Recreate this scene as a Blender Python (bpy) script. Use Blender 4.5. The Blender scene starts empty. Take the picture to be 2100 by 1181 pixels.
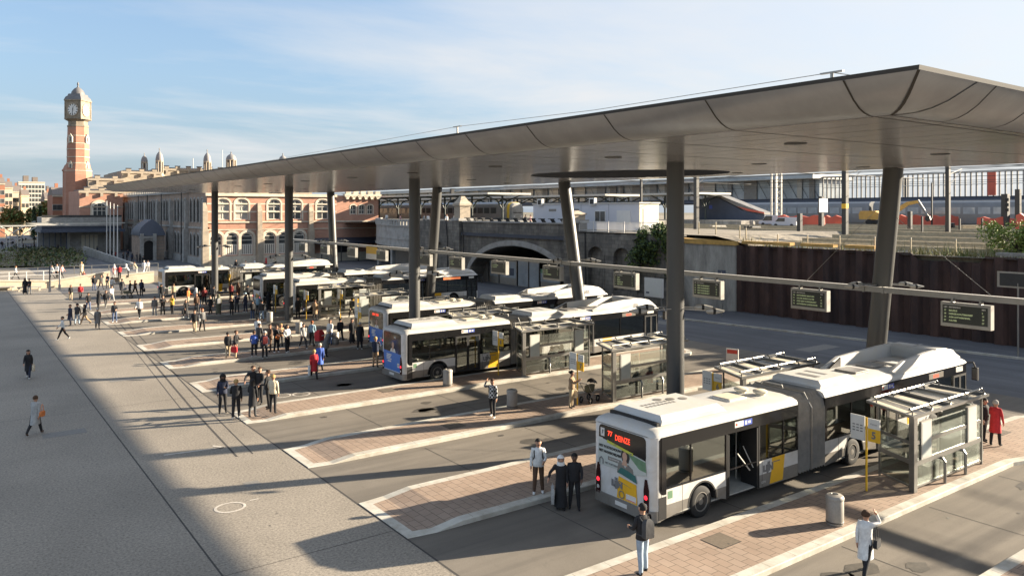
import bpy, math, random
from mathutils import Vector, Matrix
R = math.radians
random.seed(7)
scn = bpy.context.scene
COL = scn.collection
# ---------------------------------------------------------------- camera model (world: X along the bus bays, Y along the canopy)
F, CX, HY, H = 1600.0, 1050.0, 432.0, 9.3
AN = math.atan(1160 / F); S, C = math.sin(AN), math.cos(AN)
def G(x, y, h=0.0):
    d = F * (H - h) / (y - HY); l = (x - CX) / F * d
    return C * l + S * d, -S * l + C * d
def onx(x, u, y=None):
    k = (x - CX) / F; d = u / (C * k + S)
    return d * (C - S * k), (None if y is None else H - (y - HY) / F * d)
def ony(x, v, y=None):
    k = (x - CX) / F; d = v / (C - S * k)
    return d * (C * k + S), (None if y is None else H - (y - HY) / F * d)

cam = bpy.data.cameras.new('camera'); co = bpy.data.objects.new('camera', cam); COL.objects.link(co)
cam.sensor_width = 36; cam.lens = 36 * F / 2100; cam.clip_end = 6000; cam.clip_start = .1
cam.shift_y = -(590.5 - HY) / 2100
co.location = (0, 0, H); co.rotation_euler = (R(90), 0, math.atan2(C, S) - R(90))
scn.camera = co
vs = scn.view_settings; vs.view_transform = 'Standard'; vs.look = 'None'; vs.exposure = EXPO = 2.1; vs.gamma = 1
scn.cycles.max_bounces = 8; scn.cycles.transparent_max_bounces = 16; scn.cycles.glossy_bounces = 3; scn.cycles.diffuse_bounces = 4
scn.cycles.use_denoising = True; scn.cycles.caustics_reflective = False; scn.cycles.caustics_refractive = False
# ---------------------------------------------------------------- light
EL, AZ = R(17.9), math.atan2(-.36, 1.0)
sd = Vector((math.cos(EL) * math.cos(AZ), math.cos(EL) * math.sin(AZ), math.sin(EL)))
sun = bpy.data.lights.new('sun', 'SUN'); sun.energy = 4.7; sun.angle = R(.5); sun.color = (1, .86, .665)
so = bpy.data.objects.new('sun', sun); COL.objects.link(so); so.rotation_euler = sd.to_track_quat('Z', 'Y').to_euler(); so.location = sd * 200

def N(nt, t, **k):
    n = nt.nodes.new(t)
    for a, b in k.items():
        if hasattr(n, a): setattr(n, a, b)
        else: n.inputs[a.replace('_', ' ')].default_value = b
    return n
def ramp(nt, src, stops, interp='LINEAR'):
    r = nt.nodes.new('ShaderNodeValToRGB'); cr = r.color_ramp; cr.interpolation = interp
    while len(cr.elements) < len(stops): cr.elements.new(.5)
    for e, (p, c) in zip(cr.elements, stops):
        e.position = p; e.color = c if len(c) == 4 else (*c, 1)
    nt.links.new(src, r.inputs[0]); return r

w = bpy.data.worlds.new('World'); scn.world = w; w.use_nodes = True
nt = w.node_tree; nt.nodes.clear(); L = nt.links.new
sky = nt.nodes.new('ShaderNodeTexSky'); sky.sky_type = 'NISHITA'; sky.sun_disc = False
sky.sun_elevation = EL; sky.sun_rotation = R(90) - AZ; sky.air_density = 1.0; sky.dust_density = .6; sky.ozone_density = 2.4
tc = nt.nodes.new('ShaderNodeTexCoord'); sep = nt.nodes.new('ShaderNodeSeparateXYZ'); L(tc.outputs['Generated'], sep.inputs[0])
def mth(op, a, b=None):
    m = nt.nodes.new('ShaderNodeMath'); m.operation = op
    for i, x in enumerate((a, b)):
        if x is None: continue
        if isinstance(x, (int, float)): m.inputs[i].default_value = x
        else: L(x, m.inputs[i])
    return m.outputs[0]
zz = mth('ADD', mth('MAXIMUM', sep.outputs[2], 0.0), .09)
cmb = nt.nodes.new('ShaderNodeCombineXYZ'); L(mth('DIVIDE', sep.outputs[0], zz), cmb.inputs[0]); L(mth('DIVIDE', sep.outputs[1], zz), cmb.inputs[1])
mp = nt.nodes.new('ShaderNodeMapping'); mp.inputs['Rotation'].default_value = (0, 0, R(35)); mp.inputs['Scale'].default_value = (.8, 1.35, 1); mp.inputs['Location'].default_value = (-2.2, 1.7, 0)
L(cmb.outputs[0], mp.inputs[0])
n1 = N(nt, 'ShaderNodeTexNoise', Scale=.55, Detail=9, Roughness=.58, Distortion=.25); L(mp.outputs[0], n1.inputs['Vector'])
n2 = N(nt, 'ShaderNodeTexNoise', Scale=.22, Detail=2); L(mp.outputs[0], n2.inputs['Vector'])
cl = mth('ADD', mth('MULTIPLY', n1.outputs[0], .62), mth('MULTIPLY', n2.outputs[0], .5))
cr = ramp(nt, cl, [(.47, (0, 0, 0)), (.66, (1, 1, 1))])
fade = ramp(nt, sep.outputs[2], [(0.0, (.3,) * 3), (.04, (.6,) * 3), (.1, (.95,) * 3), (.17, (.85,) * 3), (.3, (.4,) * 3)])
cf = mth('MULTIPLY', cr.outputs[0], fade.outputs[0])
mx = nt.nodes.new('ShaderNodeMix'); mx.data_type = 'RGBA'
L(cf, mx.inputs['Factor']); mx.inputs['B'].default_value = (3.3, 3.3, 3.3, 1)
hz = ramp(nt, sep.outputs[2], [(0.0, (.9,) * 3), (.05, (.78,) * 3), (.16, (.5,) * 3), (.4, (.15,) * 3)])
mh = nt.nodes.new('ShaderNodeMix'); mh.data_type = 'RGBA'; L(hz.outputs[0], mh.inputs['Factor']); L(sky.outputs[0], mh.inputs['A']); mh.inputs['B'].default_value = (1.22, 1.58, 2.08, 1)
bg = nt.nodes.new('ShaderNodeBackground'); bg.inputs['Strength'].default_value = .062; L(mh.outputs['Result'], mx.inputs['A']); 
vl = ramp(nt, sep.outputs[2], [(.3, (0, 0, 0)), (.6, (.7,) * 3)])     # bright veil added high overhead, out of view, to lift the ambient light
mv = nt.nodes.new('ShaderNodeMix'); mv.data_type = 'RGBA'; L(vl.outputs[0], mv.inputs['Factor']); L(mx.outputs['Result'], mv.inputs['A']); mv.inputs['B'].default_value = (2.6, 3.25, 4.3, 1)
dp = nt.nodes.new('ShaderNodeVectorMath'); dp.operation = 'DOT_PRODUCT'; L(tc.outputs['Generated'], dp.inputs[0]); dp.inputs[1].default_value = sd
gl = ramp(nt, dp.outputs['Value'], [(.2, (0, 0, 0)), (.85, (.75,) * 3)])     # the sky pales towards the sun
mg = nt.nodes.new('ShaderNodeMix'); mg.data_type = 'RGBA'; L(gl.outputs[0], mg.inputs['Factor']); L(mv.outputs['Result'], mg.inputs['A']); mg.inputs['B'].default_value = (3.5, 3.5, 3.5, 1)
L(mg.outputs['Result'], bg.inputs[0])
wo = nt.nodes.new('ShaderNodeOutputWorld'); L(bg.outputs[0], wo.inputs[0])
# ---------------------------------------------------------------- materials
M = {}
def mat(name, col, rough=.7, metal=0.0, var=.12, scale=3.0, bump=0.0, dirt=None, dscale=.6, spec=.5, stretch=None, emit=None):
    """Principled with two octaves of tone variation in object space, optional soiling colour and bump."""
    m = bpy.data.materials.new(name); m.use_nodes = True; nt = m.node_tree; b = nt.nodes['Principled BSDF']; L = nt.links.new
    b.inputs['Roughness'].default_value = rough; b.inputs['Metallic'].default_value = metal; b.inputs['Specular IOR Level'].default_value = spec
    b.inputs['Base Color'].default_value = (*col, 1); m.diffuse_color = (*col, 1)
    M[name] = m
    if emit:
        b.inputs['Emission Color'].default_value = (*emit[0], 1); b.inputs['Emission Strength'].default_value = emit[1]
    if var == 0 and not dirt: return m
    tc = nt.nodes.new('ShaderNodeTexCoord'); src = tc.outputs['Object']
    if stretch:
        mp = nt.nodes.new('ShaderNodeMapping'); mp.inputs['Scale'].default_value = stretch; L(src, mp.inputs[0]); src = mp.outputs[0]
    n = N(nt, 'ShaderNodeTexNoise', Scale=scale, Detail=6, Roughness=.65); L(src, n.inputs['Vector'])
    lo = tuple(c * (1 - var) for c in col); hi = tuple(min(1, c * (1 + var)) for c in col)
    r = ramp(nt, n.outputs[0], [(.3, lo), (.7, hi)]); out = r.outputs[0]
    if dirt:
        n2 = N(nt, 'ShaderNodeTexNoise', Scale=dscale, Detail=8, Roughness=.7, Distortion=.4); L(src, n2.inputs['Vector'])
        r2 = ramp(nt, n2.outputs[0], [(.42, (0, 0, 0)), (.72, (1, 1, 1))])
        mx = nt.nodes.new('ShaderNodeMix'); mx.data_type = 'RGBA'; L(r2.outputs[0], mx.inputs['Factor']); L(out, mx.inputs['A'])
        mx.inputs['B'].default_value = (*dirt, 1); out = mx.outputs['Result']
    L(out, b.inputs['Base Color'])
    if bump:
        bm = nt.nodes.new('ShaderNodeBump'); bm.inputs['Strength'].default_value = bump; bm.inputs['Distance'].default_value = .05
        L(n.outputs[0], bm.inputs['Height']); L(bm.outputs[0], b.inputs['Normal'])
    return m
def brickmat(name, c1, c2, mortar, bw, bh, ms=.02, axes='xz', rough=.85, var=.25, off=.5, dirt=None, bump=.3, dlo=.42, dhi=.75):
    m = bpy.data.materials.new(name); m.use_nodes = True; nt = m.node_tree; b = nt.nodes['Principled BSDF']; L = nt.links.new
    b.inputs['Roughness'].default_value = rough; M[name] = m
    tc = nt.nodes.new('ShaderNodeTexCoord'); sp = nt.nodes.new('ShaderNodeSeparateXYZ'); cb = nt.nodes.new('ShaderNodeCombineXYZ'); L(tc.outputs['Object'], sp.inputs[0])
    L(sp.outputs['xyz'.index(axes[0])], cb.inputs[0]); L(sp.outputs['xyz'.index(axes[1])], cb.inputs[1])
    br = nt.nodes.new('ShaderNodeTexBrick'); br.offset = off; L(cb.outputs[0], br.inputs['Vector'])
    for k, v in (('Color1', c1), ('Color2', c2), ('Mortar', mortar)): br.inputs[k].default_value = (*v, 1)
    for k, v in (('Scale', 1), ('Mortar Size', ms), ('Brick Width', bw), ('Row Height', bh), ('Mortar Smooth', .3)): br.inputs[k].default_value = v
    n = N(nt, 'ShaderNodeTexNoise', Scale=.5, Detail=8, Roughness=.7); L(tc.outputs['Object'], n.inputs['Vector'])
    r = ramp(nt, n.outputs[0], [(.3, (1 - var,) * 3), (.7, (1 + var,) * 3)])
    mx = nt.nodes.new('ShaderNodeMix'); mx.data_type = 'RGBA'; mx.blend_type = 'MULTIPLY'; mx.inputs['Factor'].default_value = 1
    L(br.outputs[0], mx.inputs['A']); L(r.outputs[0], mx.inputs['B']); out = mx.outputs['Result']
    if dirt:
        mp = nt.nodes.new('ShaderNodeMapping'); mp.inputs['Scale'].default_value = (1, 1, .25); L(tc.outputs['Object'], mp.inputs[0])
        n2 = N(nt, 'ShaderNodeTexNoise', Scale=.9, Detail=8, Roughness=.7); L(mp.outputs[0], n2.inputs['Vector'])
        r2 = ramp(nt, n2.outputs[0], [(dlo, (0, 0, 0)), (dhi, (1, 1, 1))])
        m2 = nt.nodes.new('ShaderNodeMix'); m2.data_type = 'RGBA'; L(r2.outputs[0], m2.inputs['Factor']); L(out, m2.inputs['A']); m2.inputs['B'].default_value = (*dirt, 1); out = m2.outputs['Result']
    L(out, b.inputs['Base Color'])
    bm = nt.nodes.new('ShaderNodeBump'); bm.inputs['Strength'].default_value = bump; bm.inputs['Distance'].default_value = .02
    L(br.outputs['Fac'], bm.inputs['Height']); bm.invert = True; L(bm.outputs[0], b.inputs['Normal'])
def glass(name, tint, refl=.12, rough=.03):
    m = bpy.data.materials.new(name); m.use_nodes = True; nt = m.node_tree; nt.nodes.clear(); L = nt.links.new; M[name] = m
    t = nt.nodes.new('ShaderNodeBsdfTransparent'); t.inputs[0].default_value = (*tint, 1)
    g = nt.nodes.new('ShaderNodeBsdfGlossy'); g.inputs['Roughness'].default_value = rough; g.inputs[0].default_value = (.9, .95, .92, 1)
    lw = nt.nodes.new('ShaderNodeLayerWeight'); lw.inputs['Blend'].default_value = .35
    a = nt.nodes.new('ShaderNodeMath'); a.operation = 'MULTIPLY_ADD'; a.inputs[1].default_value = .7; a.inputs[2].default_value = refl; L(lw.outputs['Fresnel'], a.inputs[0]); a.use_clamp = True
    mx = nt.nodes.new('ShaderNodeMixShader'); L(a.outputs[0], mx.inputs[0]); L(t.outputs[0], mx.inputs[1]); L(g.outputs[0], mx.inputs[2])
    o = nt.nodes.new('ShaderNodeOutputMaterial'); L(mx.outputs[0], o.inputs[0])
def groundmat(name, col, grain, gscale, patch=.15, dark=None, rough=.85, lines=None):
    """Ground: fine aggregate speckle, large soft patches, drifting stains and (optionally) tyre streaks along X."""
    m = bpy.data.materials.new(name); m.use_nodes = True; nt = m.node_tree; b = nt.nodes['Principled BSDF']; L = nt.links.new; M[name] = m
    b.inputs['Roughness'].default_value = rough; b.inputs['Specular IOR Level'].default_value = .3
    tc = nt.nodes.new('ShaderNodeTexCoord')
    n = N(nt, 'ShaderNodeTexNoise', Scale=gscale, Detail=3, Roughness=.8); L(tc.outputs['Object'], n.inputs['Vector'])
    r = ramp(nt, n.outputs[0], [(.25, (1 - grain,) * 3), (.5, (1,) * 3), (.75, (1 + grain * .8,) * 3)])
    n2 = N(nt, 'ShaderNodeTexNoise', Scale=.18, Detail=7, Roughness=.6, Distortion=.3); L(tc.outputs['Object'], n2.inputs['Vector'])
    r2 = ramp(nt, n2.outputs[0], [(.3, (1 - patch,) * 3), (.7, (1 + patch,) * 3)])
    mx = nt.nodes.new('ShaderNodeMix'); mx.data_type = 'RGBA'; mx.blend_type = 'MULTIPLY'; mx.inputs['Factor'].default_value = 1; L(r.outputs[0], mx.inputs['A']); L(r2.outputs[0], mx.inputs['B'])
    m3 = nt.nodes.new('ShaderNodeMix'); m3.data_type = 'RGBA'; m3.blend_type = 'MULTIPLY'; m3.inputs['Factor'].default_value = 1; L(mx.outputs['Result'], m3.inputs['A']); m3.inputs['B'].default_value = (*col, 1)
    out = m3.outputs['Result']
    n4 = N(nt, 'ShaderNodeTexNoise', Scale=1.7, Detail=9, Roughness=.75, Distortion=.8); L(tc.outputs['Object'], n4.inputs['Vector'])
    r4 = ramp(nt, n4.outputs[0], [(.56, (0, 0, 0)), (.85, (.6,) * 3)])
    m4 = nt.nodes.new('ShaderNodeMix'); m4.data_type = 'RGBA'; L(r4.outputs[0], m4.inputs['Factor']); L(out, m4.inputs['A']); m4.inputs['B'].default_value = (*[c * .55 for c in col], 1); out = m4.outputs['Result']
    if lines:
        mp = nt.nodes.new('ShaderNodeMapping'); mp.inputs['Scale'].default_value = lines; L(tc.outputs['Object'], mp.inputs[0])
        n5 = N(nt, 'ShaderNodeTexNoise', Scale=1, Detail=6, Roughness=.6, Distortion=.2); L(mp.outputs[0], n5.inputs['Vector'])
        r5 = ramp(nt, n5.outputs[0], [(.42, (0, 0, 0)), (.68, (.7,) * 3)])
        m5 = nt.nodes.new('ShaderNodeMix'); m5.data_type = 'RGBA'; L(r5.outputs[0], m5.inputs['Factor']); L(out, m5.inputs['A']); m5.inputs['B'].default_value = (*(dark or [c * .4 for c in col]), 1); out = m5.outputs['Result']
    L(out, b.inputs['Base Color'])
    bm = nt.nodes.new('ShaderNodeBump'); bm.inputs['Strength'].default_value = .25; bm.inputs['Distance'].default_value = .01; L(n.outputs[0], bm.inputs['Height']); L(bm.outputs[0], b.inputs['Normal'])

groundmat('plaza_concrete', (.222, .195, .16), .6, 13.0, .16)
groundmat('lane_concrete', (.158, .139, .115), .2, 30, .2, dark=(.085, .075, .065), lines=(.06, 1.1, 1))
groundmat('asphalt', (.105, .105, .11), .25, 20, .2, lines=(.9, .05, 1), dark=(.06, .06, .065))
groundmat('earth', (.16, .14, .10), .4, 6, .3)
groundmat('ballast', (.25, .215, .165), .5, 5, .3, lines=(1.2, .03, 1), dark=(.09, .08, .065))
brickmat('paver', (.285, .212, .16), (.25, .18, .132), (.12, .09, .065), .44, .3, .012, 'yx', var=.14, off=.5)
mat('kerb_stone', (.46, .44, .385), .8, var=.14, scale=2.5, dirt=(.30, .265, .21), dscale=1.2)
mat('joint', (.045, .04, .035), .9, var=0); mat('kerb_joint', (.19, .165, .125), .9, var=0); mat('cover', (.115, .09, .065), .85, var=.2, scale=12)
mat('oil_stain', (.07, .062, .052), .6, var=.3, scale=3); mat('repair', (.16, .15, .135), .8, var=.2, scale=8)
mat('marking', (.52, .48, .42), .7, var=.25, scale=6, dirt=(.3, .26, .21), dscale=3)
mat('soffit', (.46, .47, .495), .2, .4, var=.10, scale=1.2, stretch=(.3, 2.5, 1))
mat('fascia', (.30, .318, .345), .36, .5, var=.13, scale=.9, stretch=(1, 1, .3))
mat('column_steel', (.085, .085, .083), .42, .4, var=.06, scale=1.5, stretch=(1, 1, .3))
mat('steel', (.27, .265, .25), .35, .7, var=.08)
mat('pale_steel', (.43, .415, .38), .45, .2, var=.07)
mat('dark_steel', (.045, .045, .045), .5, .4, var=.1)
mat('black', (.012, .012, .013), .55, var=0)
mat('black_gloss', (.012, .012, .013), .12, var=0)
mat('rubber', (.018, .018, .018), .8, var=.2)
mat('bus_white', (.60, .60, .59), .3, var=.035, scale=1.2, dirt=(.44, .42, .37), dscale=.9)
mat('bus_roof', (.50, .50, .49), .5, var=.05, scale=1, dirt=(.5, .47, .41), dscale=1.2)
mat('bus_grey', (.19, .18, .165), .4, var=.06, dirt=(.14, .125, .105), dscale=1.5)
mat('bus_yellow', (.72, .40, .02), .4, var=.04)
mat('bus_blue', (.05, .16, .46), .4, var=.05)
mat('bellows', (.20, .19, .172), .75, var=.18, scale=4)
mat('interior', (.36, .36, .33), .8, var=.1)
mat('seat_cloth', (.07, .085, .09), .85, var=.15)
mat('handrail', (.6, .57, .5), .4, var=0)
mat('led_red', (.5, .03, .01), .5, var=0, emit=((1, .07, .03), .34))
mat('led_amber', (.5, .15, .04), .5, var=0, emit=((1, .25, .1), .15))
mat('tail_lit', (.6, .02, .03), .3, var=0, emit=((1, .03, .05), .4))
mat('tail_dark', (.028, .006, .006), .25, var=0)
mat('white_paint', (.62, .60, .565), .5, var=.05)
mat('grey_text', (.16, .16, .16), .6, var=0)
mat('poster', (.42, .45, .42), .5, var=.1, scale=2)
mat('poster_green', (.12, .22, .13), .5, var=.25, scale=5)
mat('skin_pic', (.45, .28, .2), .6, var=.05)
mat('teal', (.03, .12, .11), .6, var=.15)
mat('sign_yellow', (.70, .41, .02), .5, var=.04)
mat('sign_white', (.62, .62, .58), .5, var=.04)
mat('sign_blue', (.04, .08, .36), .5, var=0)
mat('sign_red', (.55, .05, .03), .5, var=.05)
mat('lime', (.45, .45, .06), .5, var=.05)
mat('led_screen', (.016, .02, .016), .35, var=.1)
mat('led_line', (.3, .34, .2), .5, var=0, emit=((.62, .75, .38), .05))
mat('led_head', (.45, .45, .42), .5, var=0)
mat('bin_metal', (.28, .262, .235), .55, .3, var=.14, scale=30, stretch=(1, 1, .3))
brickmat('red_brick', (.42, .21, .14), (.36, .175, .115), (.36, .26, .2), .5, .16, .018, 'xz', var=.16)
brickmat('red_brick_y', (.42, .21, .14), (.36, .175, .115), (.36, .26, .2), .5, .16, .018, 'yz', var=.16)
brickmat('grey_stone', (.20, .18, .15), (.13, .118, .10), (.10, .09, .08), .9, .42, .025, 'yz', var=.4, dirt=(.055, .05, .045), dlo=.44, dhi=.7)
brickmat('cream_stone', (.55, .47, .345), (.50, .42, .31), (.38, .32, .24), 1.4, .45, .012, 'xz', var=.12)
mat('facade_stone', (.36, .30, .225), .85, var=.18, scale=1.5, dirt=(.25, .21, .165), dscale=1)
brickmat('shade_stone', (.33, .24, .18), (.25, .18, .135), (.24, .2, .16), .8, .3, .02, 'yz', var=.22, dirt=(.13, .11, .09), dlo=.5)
mat('pale_stone', (.58, .51, .40), .85, var=.1, scale=2, dirt=(.38, .33, .26), dscale=1)
mat('light_stone', (.34, .325, .30), .85, var=.12, scale=1.4, dirt=(.2, .19, .17), dscale=.9)
mat('slate', (.035, .042, .06), .6, var=.2)
mat('dome_lead', (.20, .19, .185), .6, var=.15)
mat('window_glass', (.06, .065, .065), .08, var=.3, scale=.7)
mat('window_blind', (.36, .34, .29), .6, var=.1)
mat('pane_pale', (.32, .35, .37), .1, var=.25, scale=.4)
mat('window_frame', (.62, .58, .5), .6, var=.05)
mat('door_dark', (.02, .02, .025), .5, var=.1)
mat('rust', (.066, .034, .025), .85, var=.35, scale=1.6, dirt=(.018, .013, .014), dscale=.45, stretch=(1, 1, .35))
mat('concrete', (.33, .31, .27), .85, var=.2, scale=1, dirt=(.1, .09, .08), dscale=.8, stretch=(1, 1, .25))
mat('ochre', (.42, .25, .07), .85, var=.3, scale=2)
mat('cabin_white', (.50, .50, .53), .6, var=.05, scale=.5)
mat('cream_panel', (.56, .51, .40), .6, var=.05)
mat('dark_green_steel', (.03, .042, .04), .5, var=.15)
mat('train_grey', (.17, .175, .18), .35, .2, var=.12, scale=.5)
mat('train_yellow', (.70, .45, .03), .45, var=.06)
mat('navy', (.055, .068, .10), .55, var=.2, scale=.6)
mat('barrier_red', (.50, .10, .06), .6, var=.14, scale=.5)
mat('digger_yellow', (.45, .27, .06), .5, var=.2, scale=.8)
mat('timber', (.36, .30, .20), .85, var=.2)
mat('leaf_dark', (.028, .052, .018), .75, var=.35, scale=1.2)
mat('leaf_light', (.10, .14, .03), .75, var=.3, scale=1.2)
mat('leaf_bright', (.19, .24, .045), .75, var=.3, scale=1.2); mat('leaf_dry', (.13, .12, .05), .8, var=.3, scale=1.2)
mat('leaf_autumn', (.20, .12, .025), .75, var=.3, scale=1.2)
mat('bark', (.06, .045, .03), .9, var=.2)
mat('grass_dry', (.22, .19, .08), .9, var=.35, scale=2)
mat('city_white', (.55, .52, .45), .8, var=.06, scale=.3)
mat('city_cream', (.55, .46, .34), .8, var=.12, scale=.3)
mat('city_red', (.34, .15, .09), .85, var=.15, scale=.3)
mat('city_roof', (.17, .14, .12), .85, var=.2)
glass('bus_glass', (.36, .39, .35), .2)
glass('clear_glass', (.95, .97, .955), .035)
glass('dark_glass', (.10, .11, .10), .12)
# ---------------------------------------------------------------- mesh builder
SKEW = 0     # the shelters have a slanted near end: x is sheared along y, dying out at the far end
class MB:
    def __init__(s, m='steel'): s.v = []; s.f = []; s.fm = []; s.ms = [m]; s.c = 0
    def m(s, name):
        if name not in s.ms: s.ms.append(name)
        s.c = s.ms.index(name); return s
    def add(s, vs, fs):
        o = len(s.v); s.v += [tuple(p) for p in vs]
        for f in fs: s.f.append([i + o for i in f]); s.fm.append(s.c)
        return s
    def bx(s, x0, x1, y0, y1, z0, z1):
        x0, x1 = min(x0, x1), max(x0, x1); y0, y1 = min(y0, y1), max(y0, y1); z0, z1 = min(z0, z1), max(z0, z1)
        return s.add([(x0, y0, z0), (x1, y0, z0), (x1, y1, z0), (x0, y1, z0), (x0, y0, z1), (x1, y0, z1), (x1, y1, z1), (x0, y1, z1)],
                     [(3, 2, 1, 0), (4, 5, 6, 7), (0, 1, 5, 4), (1, 2, 6, 5), (2, 3, 7, 6), (3, 0, 4, 7)])
    def loft(s, rings, cap0=True, cap1=True, close=True):
        n = len(rings[0]); vs = [p for r in rings for p in r]; fs = []
        for k in range(len(rings) - 1):
            for i in range(n if close else n - 1):
                j = (i + 1) % n; fs.append((k * n + i, k * n + j, (k + 1) * n + j, (k + 1) * n + i))
        if cap0: fs.append(tuple(range(n - 1, -1, -1)))
        if cap1: fs.append(tuple(range((len(rings) - 1) * n, len(rings) * n)))
        return s.add(vs, fs)
    def prism(s, poly, ax, a, b):
        """poly in the two other axes (in x,y,z order), extruded along ax from a to b"""
        def P(p, t): return {'x': (t, p[0], p[1]), 'y': (p[0], t, p[1]), 'z': (p[0], p[1], t)}[ax]
        return s.loft([[P(p, a) for p in poly], [P(p, b) for p in poly]])
    def tube(s, p0, p1, r0, r1=None, n=8, cap=True):
        return s.path([p0, p1], [r0, r0 if r1 is None else r1], n, cap)
    def path(s, pts, rs, n=8, cap=True):
        pts = [Vector(p) for p in pts]
        if isinstance(rs, (int, float)): rs = [rs] * len(pts)
        rings = []; up = None
        for i, p in enumerate(pts):
            d = (pts[min(i + 1, len(pts) - 1)] - pts[max(i - 1, 0)]).normalized()
            if up is None: up = Vector((0, 0, 1)) if abs(d.z) < .9 else Vector((1, 0, 0))
            a = d.cross(up).normalized(); b = a.cross(d).normalized(); up = b
            rings.append([p + (a * math.cos(t) + b * math.sin(t)) * rs[i] for t in [2 * math.pi * k / n for k in range(n)]])
        return s.loft(rings, cap, cap)
    def lathe(s, prof, n=16, c=(0, 0, 0), sx=1, sy=1, a0=0):
        return s.loft([[(c[0] + r * sx * math.cos(a0 + 2 * math.pi * k / n), c[1] + r * sy * math.sin(a0 + 2 * math.pi * k / n), c[2] + z) for k in range(n)] for r, z in prof])
    def quad(s, *p): return s.add(p, [tuple(range(len(p)))])
    def build(s, name, par=None, smooth=0, bevel=0, loc=None, rz=0):
        if SKEW: s.v = [(x + .42 * y * max(0, 1 - max(x, 0) / SKEW), y, z) for x, y, z in s.v]
        me = bpy.data.meshes.new(name); me.from_pydata(s.v, [], s.f)
        for k in s.ms: me.materials.append(M[k])
        me.polygons.foreach_set('material_index', s.fm); me.update()
        if smooth:
            me.polygons.foreach_set('use_smooth', [True] * len(s.f))
            me.set_sharp_from_angle(angle=R(smooth))
        o = bpy.data.objects.new(name, me); COL.objects.link(o)
        if par: o.parent = par
        if loc: o.location = loc
        if rz: o.rotation_euler[2] = rz
        if bevel:
            b = o.modifiers.new('bevel', 'BEVEL'); b.width = bevel; b.segments = 2; b.limit_method = 'ANGLE'; b.angle_limit = R(40)
        return o
def tag(o, label=None, cat=None, group=None, kind=None):
    for k, v in (('label', label), ('category', cat), ('group', group), ('kind', kind)):
        if v: o[k] = v
    return o
def empty(name, loc=(0, 0, 0), rz=0, **t):
    o = bpy.data.objects.new(name, None); COL.objects.link(o); o.location = loc; o.rotation_euler[2] = rz; o.empty_display_size = .3
    return tag(o, **t)
KIDS = {}
def kids(o): return [c for c in o.children]
def copytree(o, par=None, loc=None, rz=None, **t):
    c = o.copy(); COL.objects.link(c)
    if par: c.parent = par
    if loc is not None: c.location = loc
    if rz is not None: c.rotation_euler[2] = rz
    tag(c, **t)
    for k in list(o.children): copytree(k, c)
    return c
def text(body, size, par, loc, rot, m, name='lettering', ex=.004, al='LEFT', bold=0, sx=1):
    c = bpy.data.curves.new('t', 'FONT'); c.body = body; c.size = size; c.extrude = ex; c.align_x = al; c.align_y = 'CENTER'; c.offset = bold; c.resolution_u = 2
    t = bpy.data.objects.new('t', c); COL.objects.link(t); dg = bpy.context.evaluated_depsgraph_get(); dg.update()
    me = bpy.data.meshes.new_from_object(t.evaluated_get(dg)); bpy.data.objects.remove(t); bpy.data.curves.remove(c)
    me.materials.clear(); me.materials.append(M[m])
    o = bpy.data.objects.new(name, me); COL.objects.link(o)
    if par: o.parent = par
    o.location = loc; o.rotation_euler = rot; o.scale = (sx, 1, 1)
    return o
def struct(mb, name, **k): return tag(mb.build(name, **k), kind='structure')
def arcpts(cx, cz, r, a0, a1, n): return [(cx + r * math.cos(a0 + (a1 - a0) * i / n), cz + r * math.sin(a0 + (a1 - a0) * i / n)) for i in range(n + 1)]
# ================================================================ GROUND
struct(MB('earth').quad((-1500, -300, -.05), (2500, -300, -.05), (2500, 3500, -.05), (-1500, 3500, -.05)), 'ground')
PZ = 10.57
struct(MB('plaza_concrete').quad((-80, -40, 0), (PZ, -40, 0), (PZ, 260, 0), (-80, 260, 0)), 'plaza')
struct(MB('lane_concrete').quad((PZ, -40, 0), (43.2, -40, 0), (43.2, 101, 0), (PZ, 101, 0)), 'bus_lanes')
struct(MB('asphalt').add([(43.2, -40, 0), (70, -40, 0), (70, 101, 0), (43.2, 101, 0), (PZ, 101, 0), (70, 260, 0), (PZ, 260, 0)], [(0, 1, 2, 3), (4, 2, 5, 6)]), 'road')
# joints in plaza and lanes (thin sunk seams, 4 mm proud sheets)
j = MB('joint')
def seam(u0, v0, u1, v1, wd=.03, z=.004):
    d = Vector((u1 - u0, v1 - v0, 0)).normalized(); n = Vector((-d.y, d.x, 0)) * wd / 2
    j.quad((u0 - n.x, v0 - n.y, z), (u1 - n.x, v1 - n.y, z), (u1 + n.x, v1 + n.y, z), (u0 + n.x, v0 + n.y, z))
seam(5.7, 5, 5.7, 190, .05); seam(PZ, 5, PZ, 101, .06); seam(-3, 5, -3, 150, .03)
for v in (20.4, 41, 62, 83): seam(-20, v, PZ - .05, v, .025)
ISL = [4.9, 12.3, 19.55, 27.05, 34.25, 41.55, 48.85, 56.15, 63.45, 70.75, 78.05, 85.35]
WID = [4.1, 2.8, 3.5, 2.9, 2.6, 2.9, 2.7, 2.8, 2.9, 2.8, 2.8, 2.8]
for v, wd in zip(ISL, WID):
    for k in range(7): seam(15.2 + k * 4.9, v + wd + .05, 15.2 + k * 4.9, v + 7.25, .035)
seam(12.2, 80, 9.35, 38.5, .09); seam(12.75, 80, 9.95, 38.5, .07); seam(11.75, 80, 8.9, 38.5, .04); seam(9.35, 38.5, 8.9, 30, .08); seam(9.95, 38.5, 9.5, 30, .05)
struct(j, 'paving_joints')
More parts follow.
